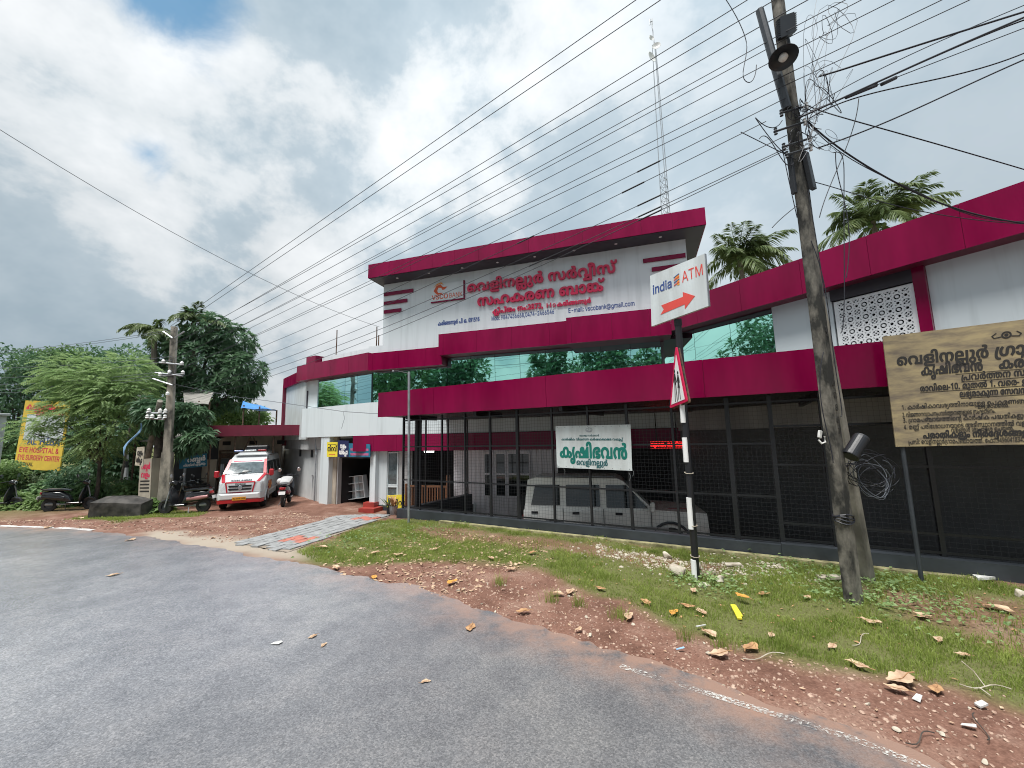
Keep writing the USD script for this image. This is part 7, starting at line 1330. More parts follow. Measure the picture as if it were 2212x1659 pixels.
def ring_loft(sections, k=12):
    """Sections of (x, y half width, z centre, z half height): a rounded body along x."""
    g = np.arange(k) * 2 * np.pi / k
    return MB().loft([[(x + 0 * a, w * math.copysign(abs(math.cos(a)) ** .7, math.cos(a)), zc + hh * math.copysign(abs(math.sin(a)) ** .7, math.sin(a))) for a in g] for x, w, zc, hh in sections])
def scooter(label, base, rz, bodymat, trim, plate='plate_white', cover=None):
    t = thing('scooter', label, 'scooter', base, rz); UsdGeom.Xformable(stage.GetPrimAtPath(t)).AddScaleOp().Set(Gf.Vec3f(1.12, 1.12, 1.2))
    O = lambda n, mb, m, p=t, s=40: obj(n, mb, M[m], p, s, local=True)
    for x in (.60, -.60): wheel(t, (x, 0, .23), .23, .11, 'dark_grey')
    O('rear_body', ring_loft([(-.86, .05, .62, .05), (-.80, .10, .60, .10), (-.55, .17, .56, .17), (-.25, .17, .52, .18), (-.02, .13, .42, .13), (.05, .10, .34, .06)]), bodymat)
    O('side_panel', ring_loft([(-.78, .175, .53, .05), (-.5, .19, .50, .09), (-.12, .175, .46, .07)]), trim)
    O('seat', ring_loft([(-.80, .10, .76, .03), (-.62, .15, .765, .05), (-.2, .14, .745, .05), (.02, .09, .72, .03)]), 'bike_black')
    O('floorboard', MB().cube((.18, 0, .27), (.50, .32, .07), ch=.02), 'bike_black')
    O('apron', ring_loft([(.33, .20, .42, .18), (.40, .20, .60, .20), (.45, .16, .78, .10), (.46, .10, .86, .05)]), bodymat)
    O('front_fender', ring_loft([(.40, .05, .36, .05), (.55, .08, .44, .04), (.70, .07, .40, .04), (.80, .03, .30, .03)]), bodymat)
    O('fork', MB().tube([(.60, .07, .22), (.48, .06, .75), (.42, 0, .95)], .022, 6), 'steel')
    hb = O('handlebar', MB().tube([(.30, .34, 1.0), (.38, .18, 1.02), (.42, 0, .98), (.38, -.18, 1.02), (.30, -.34, 1.0)], .018, 7), 'bike_black')
    O('head_cowl', ring_loft([(.34, .08, .98, .06), (.42, .12, .99, .09), (.50, .08, .97, .07), (.53, .03, .96, .03)]), bodymat); O('headlight', MB().lathe([(.001, .03), (.06, .02), (.07, 0)], (.50, 0, .97), (1, 0, 0), 12), 'lamp_clear')
    for s in (1, -1):
        m_ = O('mirror', MB().lathe([(.001, -.01), (.065, -.006), (.075, .006), (.001, .012)], (.30, .34 * s, 1.22), (1, 0, .1), 12), 'chrome'); O('stem', MB().tube([(.36, .2 * s, 1.02), (.30, .31 * s, 1.18)], .007, 5), 'bike_black', m_)
    O('grab_rail', MB().tube([(-.45, .15, .74), (-.85, .13, .78), (-.90, 0, .79), (-.85, -.13, .78), (-.45, -.15, .74)], .013, 6), 'bike_black')
    O('tail_lamp', ring_loft([(-.90, .04, .64, .03), (-.86, .11, .65, .05), (-.82, .11, .65, .05)]), 'lamp_red')
    O('rear_fender', ring_loft([(-.94, .05, .38, .03), (-.88, .08, .47, .05), (-.6, .09, .48, .05)]), 'bike_black')
    O('number_plate', MB().cube((-.93, 0, .50), (.012, .22, .11), 0, 0, .3), plate)
    O('exhaust', ring_loft([(-.75, .045, .26, .045), (-.3, .045, .24, .045)]).tube([(-.3, -.02, .24), (0, 0, .22)], .02, 6), 'steel')
    O('stand', MB().tube([(-.2, .12, .2), (-.24, .22, .01)], .013, 5), 'steel')
    if cover: O('cover_cloth', ring_loft([(-.5, .17, .80, .04), (-.3, .20, .84, .10), (-.05, .22, .90, .12), (.2, .16, .92, .08)]), cover)
    return t
def motorbike(label, base, rz):
    t = thing('motorcycle', label, 'motorcycle', base, rz)
    O = lambda n, mb, m, p=t, s=40: obj(n, mb, M[m], p, s, local=True)
    for x in (.65, -.65): wheel(t, (x, 0, .30), .30, .10, 'dark_grey', hub=.72)
    O('tank', ring_loft([(-.10, .08, .78, .05), (.05, .14, .82, .10), (.28, .15, .84, .11), (.42, .08, .82, .07)]), 'bike_black')
    O('seat', ring_loft([(-.85, .08, .86, .03), (-.6, .12, .82, .05), (-.2, .13, .77, .05), (-.06, .09, .77, .04)]), 'rubber')
    O('tail', ring_loft([(-.95, .05, .80, .03), (-.7, .09, .74, .06), (-.3, .11, .66, .09)]), 'bike_black')
    O('engine', MB().cube((.05, 0, .42), (.42, .26, .32), ch=.05), 'steel')
    O('frame', MB().tube([(.45, 0, .85), (.3, .08, .3), (-.25, .08, .28), (-.2, .06, .70), (.42, 0, .8)], .02, 6), 'bike_black')
    O('swing_arm', MB().tube([(-.2, .09, .32), (-.65, .09, .30)], .022, 6), 'steel')
    O('fork', MB().tube([(.65, .08, .30), (.50, .08, .78), (.45, .07, .95)], .024, 6).tube([(.65, -.08, .30), (.50, -.08, .78), (.45, -.07, .95)], .024, 6), 'chrome')
    O('handlebar', MB().tube([(.30, .36, 1.02), (.42, .16, 1.0), (.44, -.16, 1.0), (.30, -.36, 1.02)], .016, 6), 'chrome')
    O('headlight', MB().lathe([(.001, .08), (.08, .06), (.09, 0), (.05, -.06)], (.50, 0, .88), (1, 0, 0), 14), 'lamp_clear')
    O('front_fender', ring_loft([(.40, .06, .52, .03), (.58, .07, .63, .02), (.78, .06, .58, .03)]), 'bike_black'); O('rear_fender', ring_loft([(-.98, .06, .48, .03), (-.85, .08, .60, .03), (-.6, .08, .64, .03)]), 'bike_black')
    O('exhaust', ring_loft([(-.9, .05, .36, .05), (-.2, .05, .30, .05)]).tube([(-.2, 0, .3), (.2, -.0, .25), (.32, -.02, .4)], .02, 6), 'chrome'); O('number_plate', MB().cube((-1.0, 0, .62), (.012, .2, .12), 0, 0, .3), 'plate_white'); O('tail_lamp', MB().cube((-.97, 0, .74), (.04, .16, .07), ch=.015), 'lamp_red')
    for s in (1, -1):
        m_ = O('mirror', MB().lathe([(.001, -.01), (.05, -.006), (.055, .006), (.001, .012)], (.32, .30 * s, 1.22), (1, 0, .1), 12), 'chrome'); O('stem', MB().tube([(.36, .22 * s, 1.01), (.32, .29 * s, 1.2)], .006, 5), 'bike_black', m_)
    O('stand', MB().tube([(-.1, .1, .25), (-.1, .24, .01)], .013, 5), 'steel')
def gb(px, py): g = ground(px, py); return (g[0], g[1], float(gz(g[0], g[1])) + .0)
scooter('black scooter parked facing right at the edge of the bushes', gb(150, 1102), .35, 'bike_black', 'bike_black')
scooter('black and pink scooter parked at the foot of the stained pole', gb(398, 1108), math.pi - .35 + .5, 'bike_black', 'bike_pink', cover=None)
motorbike('black motorcycle parked behind the pink scooter near the pole', gb(413, 1090), math.pi - .2)
motorbike('dark motorcycle parked deep in the shade before the shop front', gb(432, 1080), 2.5)
scooter('scooter with a grey cloth over its seat parked beside the ambulance', gb(618, 1090), 1.9, 'bike_black', 'red_dull', cover='grey_wall')
scooter('dark scooter cut off by the left edge of the picture', gb(-8, 1104), .2, 'bike_black', 'bike_black')
hel = thing('helmet', 'pale helmet hanging on the scooter beside the ambulance', 'helmet', (0, 0, 0))
hc = at(605, 1040, ground(618, 1090)[1]); obj('shell', MB().lathe([(.001, .14), (.07, .125), (.12, .07), (.135, 0), (.125, -.06), (.10, -.10)], hc, (0, -.5, .86), 18), M['porcelain'], hel, 40); obj('lining', MB().lathe([(.10, -.098), (.06, -.07), (.001, -.05)], hc, (0, -.5, .86), 14), M['black'], hel)

# ------------------------------------------------------------------ shop with the maroon canopy, sheds
SF = Facade(at(415, 935, 18.6)[:2], (at(652, 935, 20.3) - at(415, 935, 18.6))[:2])
SL = np.linalg.norm((at(652, 935, 20.3) - at(415, 935, 18.6))[:2])
shop = thing('shop_shed', 'low cream plastered shop shed with a wide maroon canopy left of the bank', 'shed', SF.P(2, -1, -.6))
cz0, cz1 = 2.42, 2.93
obj('canopy_board', MB().box(SF, 0, SL + .3, -.06, 0, cz0, cz1), M['red_dull'], shop)
obj('canopy_roof', MB().box(SF, 0, SL + .3, -3.6, -.062, cz0 + .12, cz0 + .2), M['asbestos'], shop)
w0, w1 = SF.hit(470, 1000, -2.6)[0], SF.hit(606, 1000, -2.6)[0]
obj('wall', MB().box(SF, w0, w1, -6.0, -2.6, -.7, 2.5), M['stain_wall'], shop)
obj('wall', MB().box(SF, -1.6, w0 - .02, -6.0, -3.4, -.7, 2.35), M['dark_grey'], shop)
obj('roof_sheet', MB().hexa([SF.P(-2.2, -1.0, 2.25), SF.P(w0 + .2, -1.0, 2.25), SF.P(w0 + .2, -6, 2.7), SF.P(-2.2, -6, 2.7), SF.P(-2.2, -1.0, 2.29), SF.P(w0 + .2, -1.0, 2.29), SF.P(w0 + .2, -6, 2.74), SF.P(-2.2, -6, 2.74)]), M['asbestos'], shop)
for x in (478, 536, 596): obj('vent', MB().box(SF, SF.hit(x, 1000, -2.59)[0], SF.hit(x, 1000, -2.59)[0] + .35, -2.6, -2.585, 2.0, 2.2), M['black_in'], shop)
for x in (452, 505, 588):
    s = SF.hit(x, 1000, -.3)[0]; obj('post', MB().tube([SF.P(s, -.3, -.65), SF.P(s, -.3, cz0 + .1)], .035, 6), M['rust'], shop)
for (xa, xb) in ((541, 512), (541, 566)):
    a, b = SF.hit(xa, 1000, -.8)[0], SF.hit(xb, 1000, -.8)[0]; obj('strut', MB().tube([SF.P(a, -.8, cz0 + .1), SF.P(b, -.8, 1.15)], .03, 6), M['rust'], shop)
gs, ge = SF.hit(474, 1000, -2.4)[0], SF.hit(520, 1000, -2.4)[0]
gt = thing('shutter_gate', 'dark sheet metal gate leaf in a steel frame beside the ambulance', 'gate', SF.P(gs, -2.4, -.6))
for i in range(8): obj('slat', MB().box(SF, gs + .06, ge - .06, -2.44, -2.41 + .012 * (i % 2), -.55 + i * .27, -.55 + i * .27 + .255), M['rust' if i % 3 else 'sheet'], gt)
for s in (gs, ge): obj('frame_post', MB().box(SF, s - .04, s + .04, -2.46, -2.38, -.65, 1.75), M['rust'], gt)
obj('frame_rail', MB().box(SF, gs + .041, ge - .041, -2.46, -2.38, 1.68, 1.75), M['rust'], gt)
for x in (479, 483):
    s = SF.hit(x, 1000, -1.2)[0]; obj_ = obj('steel_post', MB().tube([SF.P(s, -1.2, -.65), SF.P(s, -1.2, 1.1)], .045, 6), M['steel'], None, label='bare steel post standing before the sheet metal gate', group='bare posts before the gate'); tag(stage.GetPrimAtPath(obj_), cat='post')
rq = quad(SF, -.9, (388, 988), (447, 979), (387, 1013), (447, 1007))
rs = thing('shop_sign', 'tilted dull blue shop sign hanging left of the ambulance', 'sign', rq(np.array([[.5, .5, 0]]))[0])
obj('board', slab_(rq, 0, 1, 0, 1, -.03, 0), M['cyan_print'], rs); bline(rq, 'rub', .28, .95, .48, .30, M['letter_white'], rs, .008); bline(rq, 'rub2', .15, .95, .14, .17, M['letter_white'], rs, .002)
obj('post', MB().tube([rq(np.array([[.2, 0.02, -.05]]))[0], rq(np.array([[.2, 0.02, -.05]]))[0] * [1, 1, 0] + [0, 0, -.65]], .05, 6), M['steel'], rs)
obj('wall_patch', MB().box(SF, SF.hit(437, 1000, -2.3)[0], SF.hit(468, 1000, -2.3)[0], -2.5, -2.3, -.65, 1.3), M['stain_wall'], shop)
def awning(name, lab, mat, corners, posts, cat='awning'):
    t = thing(name, lab, cat, corners[0]); a = np.array(corners); n = 7; mb = MB(); vs = []
    for i in range(n + 1):
        for j in range(n + 1):
            u, w = i / n, j / n; p = (a[0] * (1 - u) + a[1] * u) * (1 - w) + (a[3] * (1 - u) + a[2] * u) * w
            vs.append(p - [0, 0, .35 * math.sin(math.pi * u) * math.sin(math.pi * w) * .4 + .03 * math.sin(9 * u + 4 * w)])
    f = [[i * (n + 1) + j, (i + 1) * (n + 1) + j, (i + 1) * (n + 1) + j + 1, i * (n + 1) + j + 1] for i in range(n) for j in range(n)]
    mb.add(vs, f); mb.add(np.array(vs) - [0, 0, .02], [q[::-1] for q in f]); obj('sheet', mb, mat, t, True)
    for p, z in posts: obj('post', MB().tube([np.array([p[0], p[1], z]), p], .035, 6), M['rust'], t)
awning('awning', 'blue tarpaulin awning on posts above the maroon shop canopy', M['tarp_blue'], [at(525, 866, 22.5), at(600, 887, 21.5), at(585, 884, 20.2), at(520, 882, 20.5)], [(at(561, 878, 20.8), 2.6), (at(598, 886, 21.2), 2.6), (at(527, 875, 21), 2.6)])
awning('shed_roof', 'grey sheet shed roof among the leaves behind the dense tree', M['asbestos'], [at(396, 842, 24), at(462, 846, 23), at(450, 873, 19.8), at(398, 873, 20)], [(at(430, 866, 21), 2.5), (at(453, 868, 21), 2.5)], 'roof')
awning('shed_roof', 'dark sloping sheet roof between the feathery tree and the dense tree', M['asbestos'], [at(325, 842, 22), at(335, 862, 22), at(300, 881, 19.5), at(248, 876, 19.5)], [(at(300, 876, 19.7), -.6)], 'roof')

# ------------------------------------------------------------------ boulder, hoarding and other things on the left
def boulder(c, size, seed, rz=0.0, sub_=3, flat=0.0):
    t = trimesh.creation.icosphere(subdivisions=sub_); v = np.array(t.vertices)
    rs_ = np.random.RandomState(seed)
    for _ in range(11):
        n = rs_.normal(size=3); n /= np.linalg.norm(n); d = rs_.uniform(.52, .85); k = v @ n - d; v = v - np.where(k > 0, k, 0)[:, None] * n
    v *= 1 + .08 * (meshkit.fbm(v * 2.2 + seed, 3, seed)[:, None] - .5)
    v = v * np.array(size) / 2 @ rot(rz).T + np.asarray(c)
    return MB().add(v, t.faces)
rb2 = ground(261, 1113)
blk = [(-.95, -.25, 0), (-.85, .35, 0), (.95, .3, 0), (.9, -.35, 0), (-.9, -.28, .62), (-.72, .3, .78), (.15, .35, .75), (.9, .25, .60), (.88, -.3, .50), (.0, -.36, .58), (-.15, .1, .80)]
bt = hull(blk).subdivide().subdivide().subdivide(); bvv = np.array(bt.vertices); bvv += (meshkit.fbm(bvv * 4, 3, 5)[:, None] - .5) * .06
bo = obj('boulder', MB().add(bvv @ rot(.15).T + [rb2[0], rb2[1], rb2[2] - .06], bt.faces), M['rock'], None, 35, label='big dark squared boulder lying on the verge by the poles'); tag(stage.GetPrimAtPath(bo), cat='boulder')
HF = Facade(at(90, 950, 22.5)[:2], (1, -.12))
hq = quad(HF, 0, (55, 865), (152, 868), (29, 1012), (128, 1018))
hb_ = thing('hoarding', 'leaning yellow hospital hoarding half hidden by leaves', 'billboard', at(90, 1040, 22.5))
M['hoarding'] = pbr('faded_yellow_hoarding', (0.72, 0.50, 0.06), 0.5, 0.2, 0.8)
obj('board', slab_(hq, 0, 1, 0, 1, -.06, 0), M['hoarding'], hb_)
obj('print_area', slab_(hq, .10, .95, .42, .80, .001, .004), M['sign_white'], hb_)
bline(hq, 'kan', .05, .75, .87, .075, M['letter_red'], hb_, .01); bline(hq, 'kan2', .30, .90, .78, .07, M['letter_red'], hb_, .01)
blatin(hq, 'AL HIBA', .20, .92, .36, .10, M['letter_blue'], hb_); blatin(hq, 'EYE HOSPITAL &', .06, .92, .245, .07, M['letter_red'], hb_); blatin(hq, 'EYE SURGERY CENTER', .05, .96, .135, .07, M['letter_red'], hb_); blatin(hq, 'ANCHAL', .05, .42, .05, .05, M['letter_black'], hb_)
for u in (.08, .92):
    p = hq(np.array([[u, .1, -.1]]))[0]; obj('post', MB().tube([p * [1, 1, 0] + [0, 0, -.7], hq(np.array([[u, .9, -.1]]))[0]], .06, 6), M['rust'], hb_)
M['laterite'] = pbr('laterite_wall', (0.22, 0.10, 0.07), 0.9, 0.4, 3.0, bump=0.4)
lwl = thing('laterite_wall', 'low reddish laterite wall under the yellow hoarding', 'wall', at(70, 1050, 21))
WFc = Facade(at(20, 1050, 21)[:2], (1, -.1))
for k in range(3):
    for i in range(13): obj('block', MB().box(WFc, i * .42 - .6 + .2 * (k % 2), i * .42 - .6 + .2 * (k % 2) + .405, -.22, .0 + R.uniform(-.015, .015), -.6 + k * .24, -.6 + k * .24 + .228), M['laterite'], lwl)
gpx = at(2, 940, 19); gp_ = thing('gate_pillar', 'white plastered pillar at the left edge of the picture', 'pillar', (gpx[0], gpx[1], -.6))
obj('shaft', MB().cube((gpx[0] - .35, gpx[1], .75), (.55, .4, 2.7), ch=.02), M['white_in'], gp_); obj('cap', MB().cube((gpx[0] - .35, gpx[1], 3.65), (.7, .55, .12), ch=.02), M['white_in'], gp_)
obj('shaft_top', MB().cube((gpx[0] - .35, gpx[1], 2.85), (.55, .4, 1.5), ch=.02), M['white_in'], gp_)

# ------------------------------------------------------------------ trees and plants
def leaf_faces(pos, dirs, length, width, rs_, droop=.25, fold=.25):
    """Kite-shaped leaves: root at pos along dirs, two triangles each side of a folded midrib."""
    n = len(pos); d = dirs / (np.linalg.norm(dirs, axis=1, keepdims=True) + 1e-9)
    up = np.array([0, 0, 1.0]) + rs_.normal(scale=.35, size=(n, 3)); s = np.cross(d, up); s /= np.linalg.norm(s, axis=1, keepdims=True) + 1e-9
    nn = np.cross(s, d); l = np.asarray(length).reshape(-1, 1) * np.ones((n, 1)); w = np.asarray(width).reshape(-1, 1) * np.ones((n, 1))
    mid = pos + d * l * .5 - np.array([0, 0, 1.0]) * l * droop * .25; tip = pos + d * l - np.array([0, 0, 1.0]) * l * droop
    a = mid + s * w / 2 + nn * w * fold; b = mid - s * w / 2 + nn * w * fold
    v = np.stack([pos, a, mid, b, tip], 1).reshape(-1, 3); k = np.arange(n)[:, None] * 5
    f = np.vstack([k + [0, 2, 1], k + [1, 2, 4], k + [0, 3, 2], k + [2, 3, 4]])
    return v, f
def blob_points(n, blobs, rs_, shell=.55):
    """Points in a set of ellipsoids (centre, radii), denser towards their surface."""
    vol = np.array([b[1][0] * b[1][1] * b[1][2] for b in blobs]) ** .7; pick = rs_.choice(len(blobs), n, p=vol / vol.sum())
    u = rs_.normal(size=(n, 3)); u /= np.linalg.norm(u, axis=1, keepdims=True); r = (shell + (1 - shell) * rs_.rand(n) ** .5)[:, None]
    r = r * (0.82 + .36 * meshkit.noise(u * 2.6 + pick[:, None] * 3.1, 4)[:, None])
    c = np.array([b[0] for b in blobs])[pick]; R_ = np.array([b[1] for b in blobs])[pick]
    return c + u * r * R_, u
def rosettes(centres, out, k, length, width, rs_, spread=1.0, droop=.25):
    n = len(centres); a = rs_.rand(n, k) * .6 + np.arange(k) * 2 * np.pi / k; o = out + np.array([0, 0, .5]); o = o / np.linalg.norm(o, axis=1, keepdims=True)
    x = np.cross(o, np.array([.3, .2, 1.0])); x /= np.linalg.norm(x, axis=1, keepdims=True); y = np.cross(o, x)
    d = (np.cos(a)[..., None] * x[:, None] + np.sin(a)[..., None] * y[:, None]) * spread + o[:, None] * (.35 + .3 * rs_.rand(n, k, 1))
    p = np.repeat(centres[:, None], k, 1) + rs_.normal(scale=.02, size=(n, k, 3))
    return leaf_faces(p.reshape(-1, 3), d.reshape(-1, 3), length * (.7 + .5 * rs_.rand(n * k)), width * (.8 + .4 * rs_.rand(n * k)), rs_, droop)
def limbs(base, blobs, r0, rs_, trunk_h, n=None):
    mb = MB(); top = np.array(base) + [rs_.uniform(-.15, .15), rs_.uniform(-.15, .15), trunk_h]
    mb.tube([base - np.array([0, 0, .2]), base + np.array([.0, 0, .15]), (np.array(base) + top) / 2 + [.06, 0, 0], top], [r0 * 1.35, r0 * 1.05, r0 * .9, r0 * .75], 10)
    for c, r in blobs:
        c = np.array(c); m1 = top * .55 + c * .45 + [0, 0, .1 * np.linalg.norm(c - top)]
        mb.tube([top - [0, 0, .1], m1, c], [r0 * .5, r0 * .3, r0 * .1], 7)
        for _ in range(3):
            e = c + rs_.normal(size=3) * np.array(r) * .55; mb.tube([m1 * .4 + c * .6, e], [r0 * .16, r0 * .05], 5)
    return mb
def tree(name, lab, base, blobs, kind, n, ll, lw, mat, seed, r0=.14, th=None, k=8, group=None, droop=.25, shell=.5, spread=1.0, bark='bark', cat='tree'):
    rs_ = np.random.RandomState(seed); base = np.array(base, float)
    t = thing(name, lab, cat, base, group=group)
    th = th if th is not None else (min(b[0][2] - b[1][2] for b in blobs) - base[2]) + .4
    obj('trunk', limbs(base, blobs, r0, rs_, max(th, .3)), M[bark], t, 40)
    c, o = blob_points(n, blobs, rs_, shell)
    if kind == 'rosette': v, f = rosettes(c, o, k, ll, lw, rs_, spread, droop)
    elif kind == 'frond':                                    # feathery sprays: leaflets along short drooping stalks
        d = o + rs_.normal(scale=.35, size=o.shape); d[:, 2] *= .45; d /= np.linalg.norm(d, axis=1, keepdims=True); u = np.linspace(.1, 1, k)
        s = np.cross(d, [0, 0, 1.0]); s /= np.linalg.norm(s, axis=1, keepdims=True) + 1e-9
        ps, ds = [], []
        for q in u:
            for sg in (1, -1):
                ps.append(c + d * spread * q - np.array([0, 0, 1.0]) * spread * .35 * q * q); ds.append(s * sg + d * .5 - [0, 0, .15])
        v, f = leaf_faces(np.vstack(ps), np.vstack(ds), ll, lw, rs_, droop)
    else:
        d = o * .6 + rs_.normal(scale=.7, size=o.shape); v, f = leaf_faces(c, d, ll * (.6 + .7 * rs_.rand(n)), lw * (.7 + .6 * rs_.rand(n)), rs_, droop)
    obj('crown', MB().add(v, f), M[mat], t, label=None); return t
def blobs_px(spec, y): 
    """(px, py, radius in px, depth offset) -> ellipsoids."""
    return [(tuple(at(x, yy_, y + dy)), (r * (y + dy) / FPX,) * 2 + (r * rv_ * (y + dy) / FPX,)) for x, yy_, r, rv_, dy in spec]
def gbase(px, y): p = at(px, 1000, y); return np.array([p[0], p[1], float(hz(p[0], p[1]))])
tree('broadleaf_tree', 'big dense dark tree with whorled leaves rising behind the stained pole', gbase(420, 24), blobs_px([(450, 715, 55, .8, 0), (500, 740, 50, .8, .4), (405, 745, 40, .8, -.3), (440, 790, 85, .75, .3), (520, 805, 55, .8, 0), (540, 832, 28, .9, .2), (475, 850, 60, .7, 0), (395, 830, 45, .9, 0), (352, 740, 30, .7, 0), (360, 800, 40, .8, 0)], 24.5), 'rosette', 1600, .42, .11, 'leaf_dark', 3, .26, 4.0, 9, droop=.18, shell=.45)
tree('broadleaf_tree', 'smaller dark tree with hanging whorled leaves around the stained pole', gbase(338, 18.2), blobs_px([(352, 900, 38, .9, 0), (405, 900, 36, .8, -.1), (432, 945, 28, .8, -.3), (395, 965, 22, .8, -.3), (320, 885, 28, .9, 0)], 18.2), 'rosette', 520, .36, .095, 'leaf_dark', 13, .2, 3.4, 8, droop=.3, shell=.4)
tree('feathery_tree', 'light green feathery tree in front of the yellow hoarding', gbase(214, 18.4), blobs_px([(215, 830, 62, .7, 0), (275, 800, 48, .7, .3), (165, 800, 50, .65, 0), (255, 860, 55, .7, -.2), (130, 830, 35, .6, -.2), (185, 880, 50, .7, -.3), (250, 920, 45, .8, -.3), (290, 840, 35, .7, 0), (215, 955, 40, .7, -.3), (120, 900, 34, .5, -.6), (85, 915, 26, .45, -.9), (140, 940, 24, .5, -.6), (60, 935, 18, .5, -1.0)], 18.8), 'frond', 1750, .13, .05, 'leaf_light', 5, .085, 2.0, 9, spread=.55, droop=.3)
bgp = [('wide_tree', 'dark spreading tree far left behind the white pillar', 20, 27, [(10, 800, 70, .8, 0), (-40, 850, 60, .9, 0), (45, 850, 55, .8, 0), (20, 900, 60, .8, 0)], 'leaf_dark', 1400, .32, .16), ('wide_tree', 'mid green round tree rising above the yellow hoarding', 105, 30, [(105, 800, 62, .8, 0), (160, 785, 48, .8, 0), (70, 800, 40, .7, 1), (120, 860, 55, .8, 0)], 'leaf_mid', 1500, .34, .16),
       ('wide_tree', 'tall dark tree behind the feathery tree', 205, 32, [(200, 790, 55, .8, 0), (245, 800, 55, .8, 0), (280, 775, 40, .8, 0), (225, 860, 60, .9, 0), (180, 850, 40, .9, 0)], 'leaf_dark', 1500, .34, .16), ('wide_tree', 'grey green tree between the feathery tree and the dense tree', 300, 30, [(300, 800, 45, .9, 0), (330, 850, 50, 1., 0), (290, 880, 50, 1, 0)], 'leaf_mid', 1000, .32, .15),
       ('wide_tree', 'bright green tree seen above the maroon shop canopy', 505, 27, [(480, 890, 38, .7, 0), (530, 895, 40, .6, 0), (555, 905, 26, .6, 0), (440, 890, 40, .8, 0)], 'leaf_light', 900, .34, .17), ('wide_tree', 'pale leafy tree seen between the ambulance and the bank', 628, 29, [(612, 975, 22, 1.3, 0), (630, 1010, 22, 1.6, 0), (612, 1030, 22, 1.4, 0), (640, 960, 18, 1, 0)], 'leaf_grey', 900, .30, .18),
       ('wide_tree', 'low dark tree at the left edge behind the hoarding', 0, 24, [(-30, 950, 50, .9, 0), (10, 960, 34, .8, 0), (30, 1000, 30, .8, 0)], 'leaf_mid', 800, .28, .14), ('wide_tree', 'dark tree filling the gap behind the leaning pole', 285, 22.5, [(270, 960, 45, .9, 0), (310, 930, 35, 1, 0), (285, 1010, 40, .8, 0), (235, 1000, 40, .8, 0)], 'leaf_dark', 1000, .30, .16),
       ('hedge_tree', 'low mid green growth filling the view behind the hoarding', 70, 28, [(30, 960, 45, .9, 0), (90, 950, 45, .9, 0), (150, 955, 45, .9, 0), (60, 1010, 40, .8, 0), (130, 1010, 40, .8, 0)], 'leaf_mid', 1200, .3, .16), ('hedge_tree', 'low dark growth behind the trunk of the feathery tree', 215, 27, [(190, 960, 45, .9, 0), (240, 945, 45, .9, 0), (210, 1010, 42, .8, 0), (270, 1000, 40, .8, 0)], 'leaf_dark', 1100, .3, .16),
       ('wide_tree', 'dark tree standing behind the shop shed', 450, 30, [(450, 900, 45, 1, 0), (400, 930, 45, 1, 0), (500, 910, 35, .9, 0)], 'leaf_dark', 800, .3, .15)]
for i, (nm, lab, px, y, sp_, mt, n, ll, lw_) in enumerate(bgp): tree(nm, lab, gbase(px, y), blobs_px(sp_, y), 'plain', int(n * 2.6), ll, lw_, mt, 20 + i, .16, None)
# bushes along the left verge
bs_ = [(20, 1065, 30, 20.5, 'leaf_light', 'pale feathery bush at the left end of the verge'), (60, 1050, 34, 20.4, 'leaf_grey', 'grey green bush below the hoarding'), (105, 1062, 30, 19.8, 'leaf_mid', 'mid green bush behind the black scooter'), (150, 1035, 34, 20, 'leaf_dark', 'dark big leaved bush beside the hoarding'), (185, 1062, 30, 19.4, 'leaf_mid', 'leafy bush right of the black scooter'), (232, 1055, 36, 19.6, 'leaf_mid', 'big leaved bush behind the boulder'), (35, 1085, 22, 18.6, 'leaf_light', 'low grassy bush at the road edge on the left'), (85, 1088, 20, 18.4, 'leaf_light', 'low pale weeds before the black scooter'), (285, 1062, 24, 19.2, 'leaf_mid', 'low bush around the leaning pole'), (15, 1015, 26, 20, 'leaf_light', 'yellow green bush beside the white pillar'), (345, 1092, 14, 17.2, 'leaf_light', 'tuft of weeds at the foot of the stained pole')]
for i, (x, yy_, r, y, mt, lab) in enumerate(bs_):
    b = gbase(x, y); tree('bush', lab, b, blobs_px([(x, yy_, r, .75, 0), (x - r * .6, yy_ + r * .3, r * .7, .7, 0), (x + r * .6, yy_ + r * .35, r * .7, .7, -.1), (x, yy_ + r * .7, r, .6, -.1)], y), 'plain', 1300, .22 if i % 2 else .30, .10 if i % 2 else .17, mt, 60 + i, .03, .2, cat='bush', shell=.3)
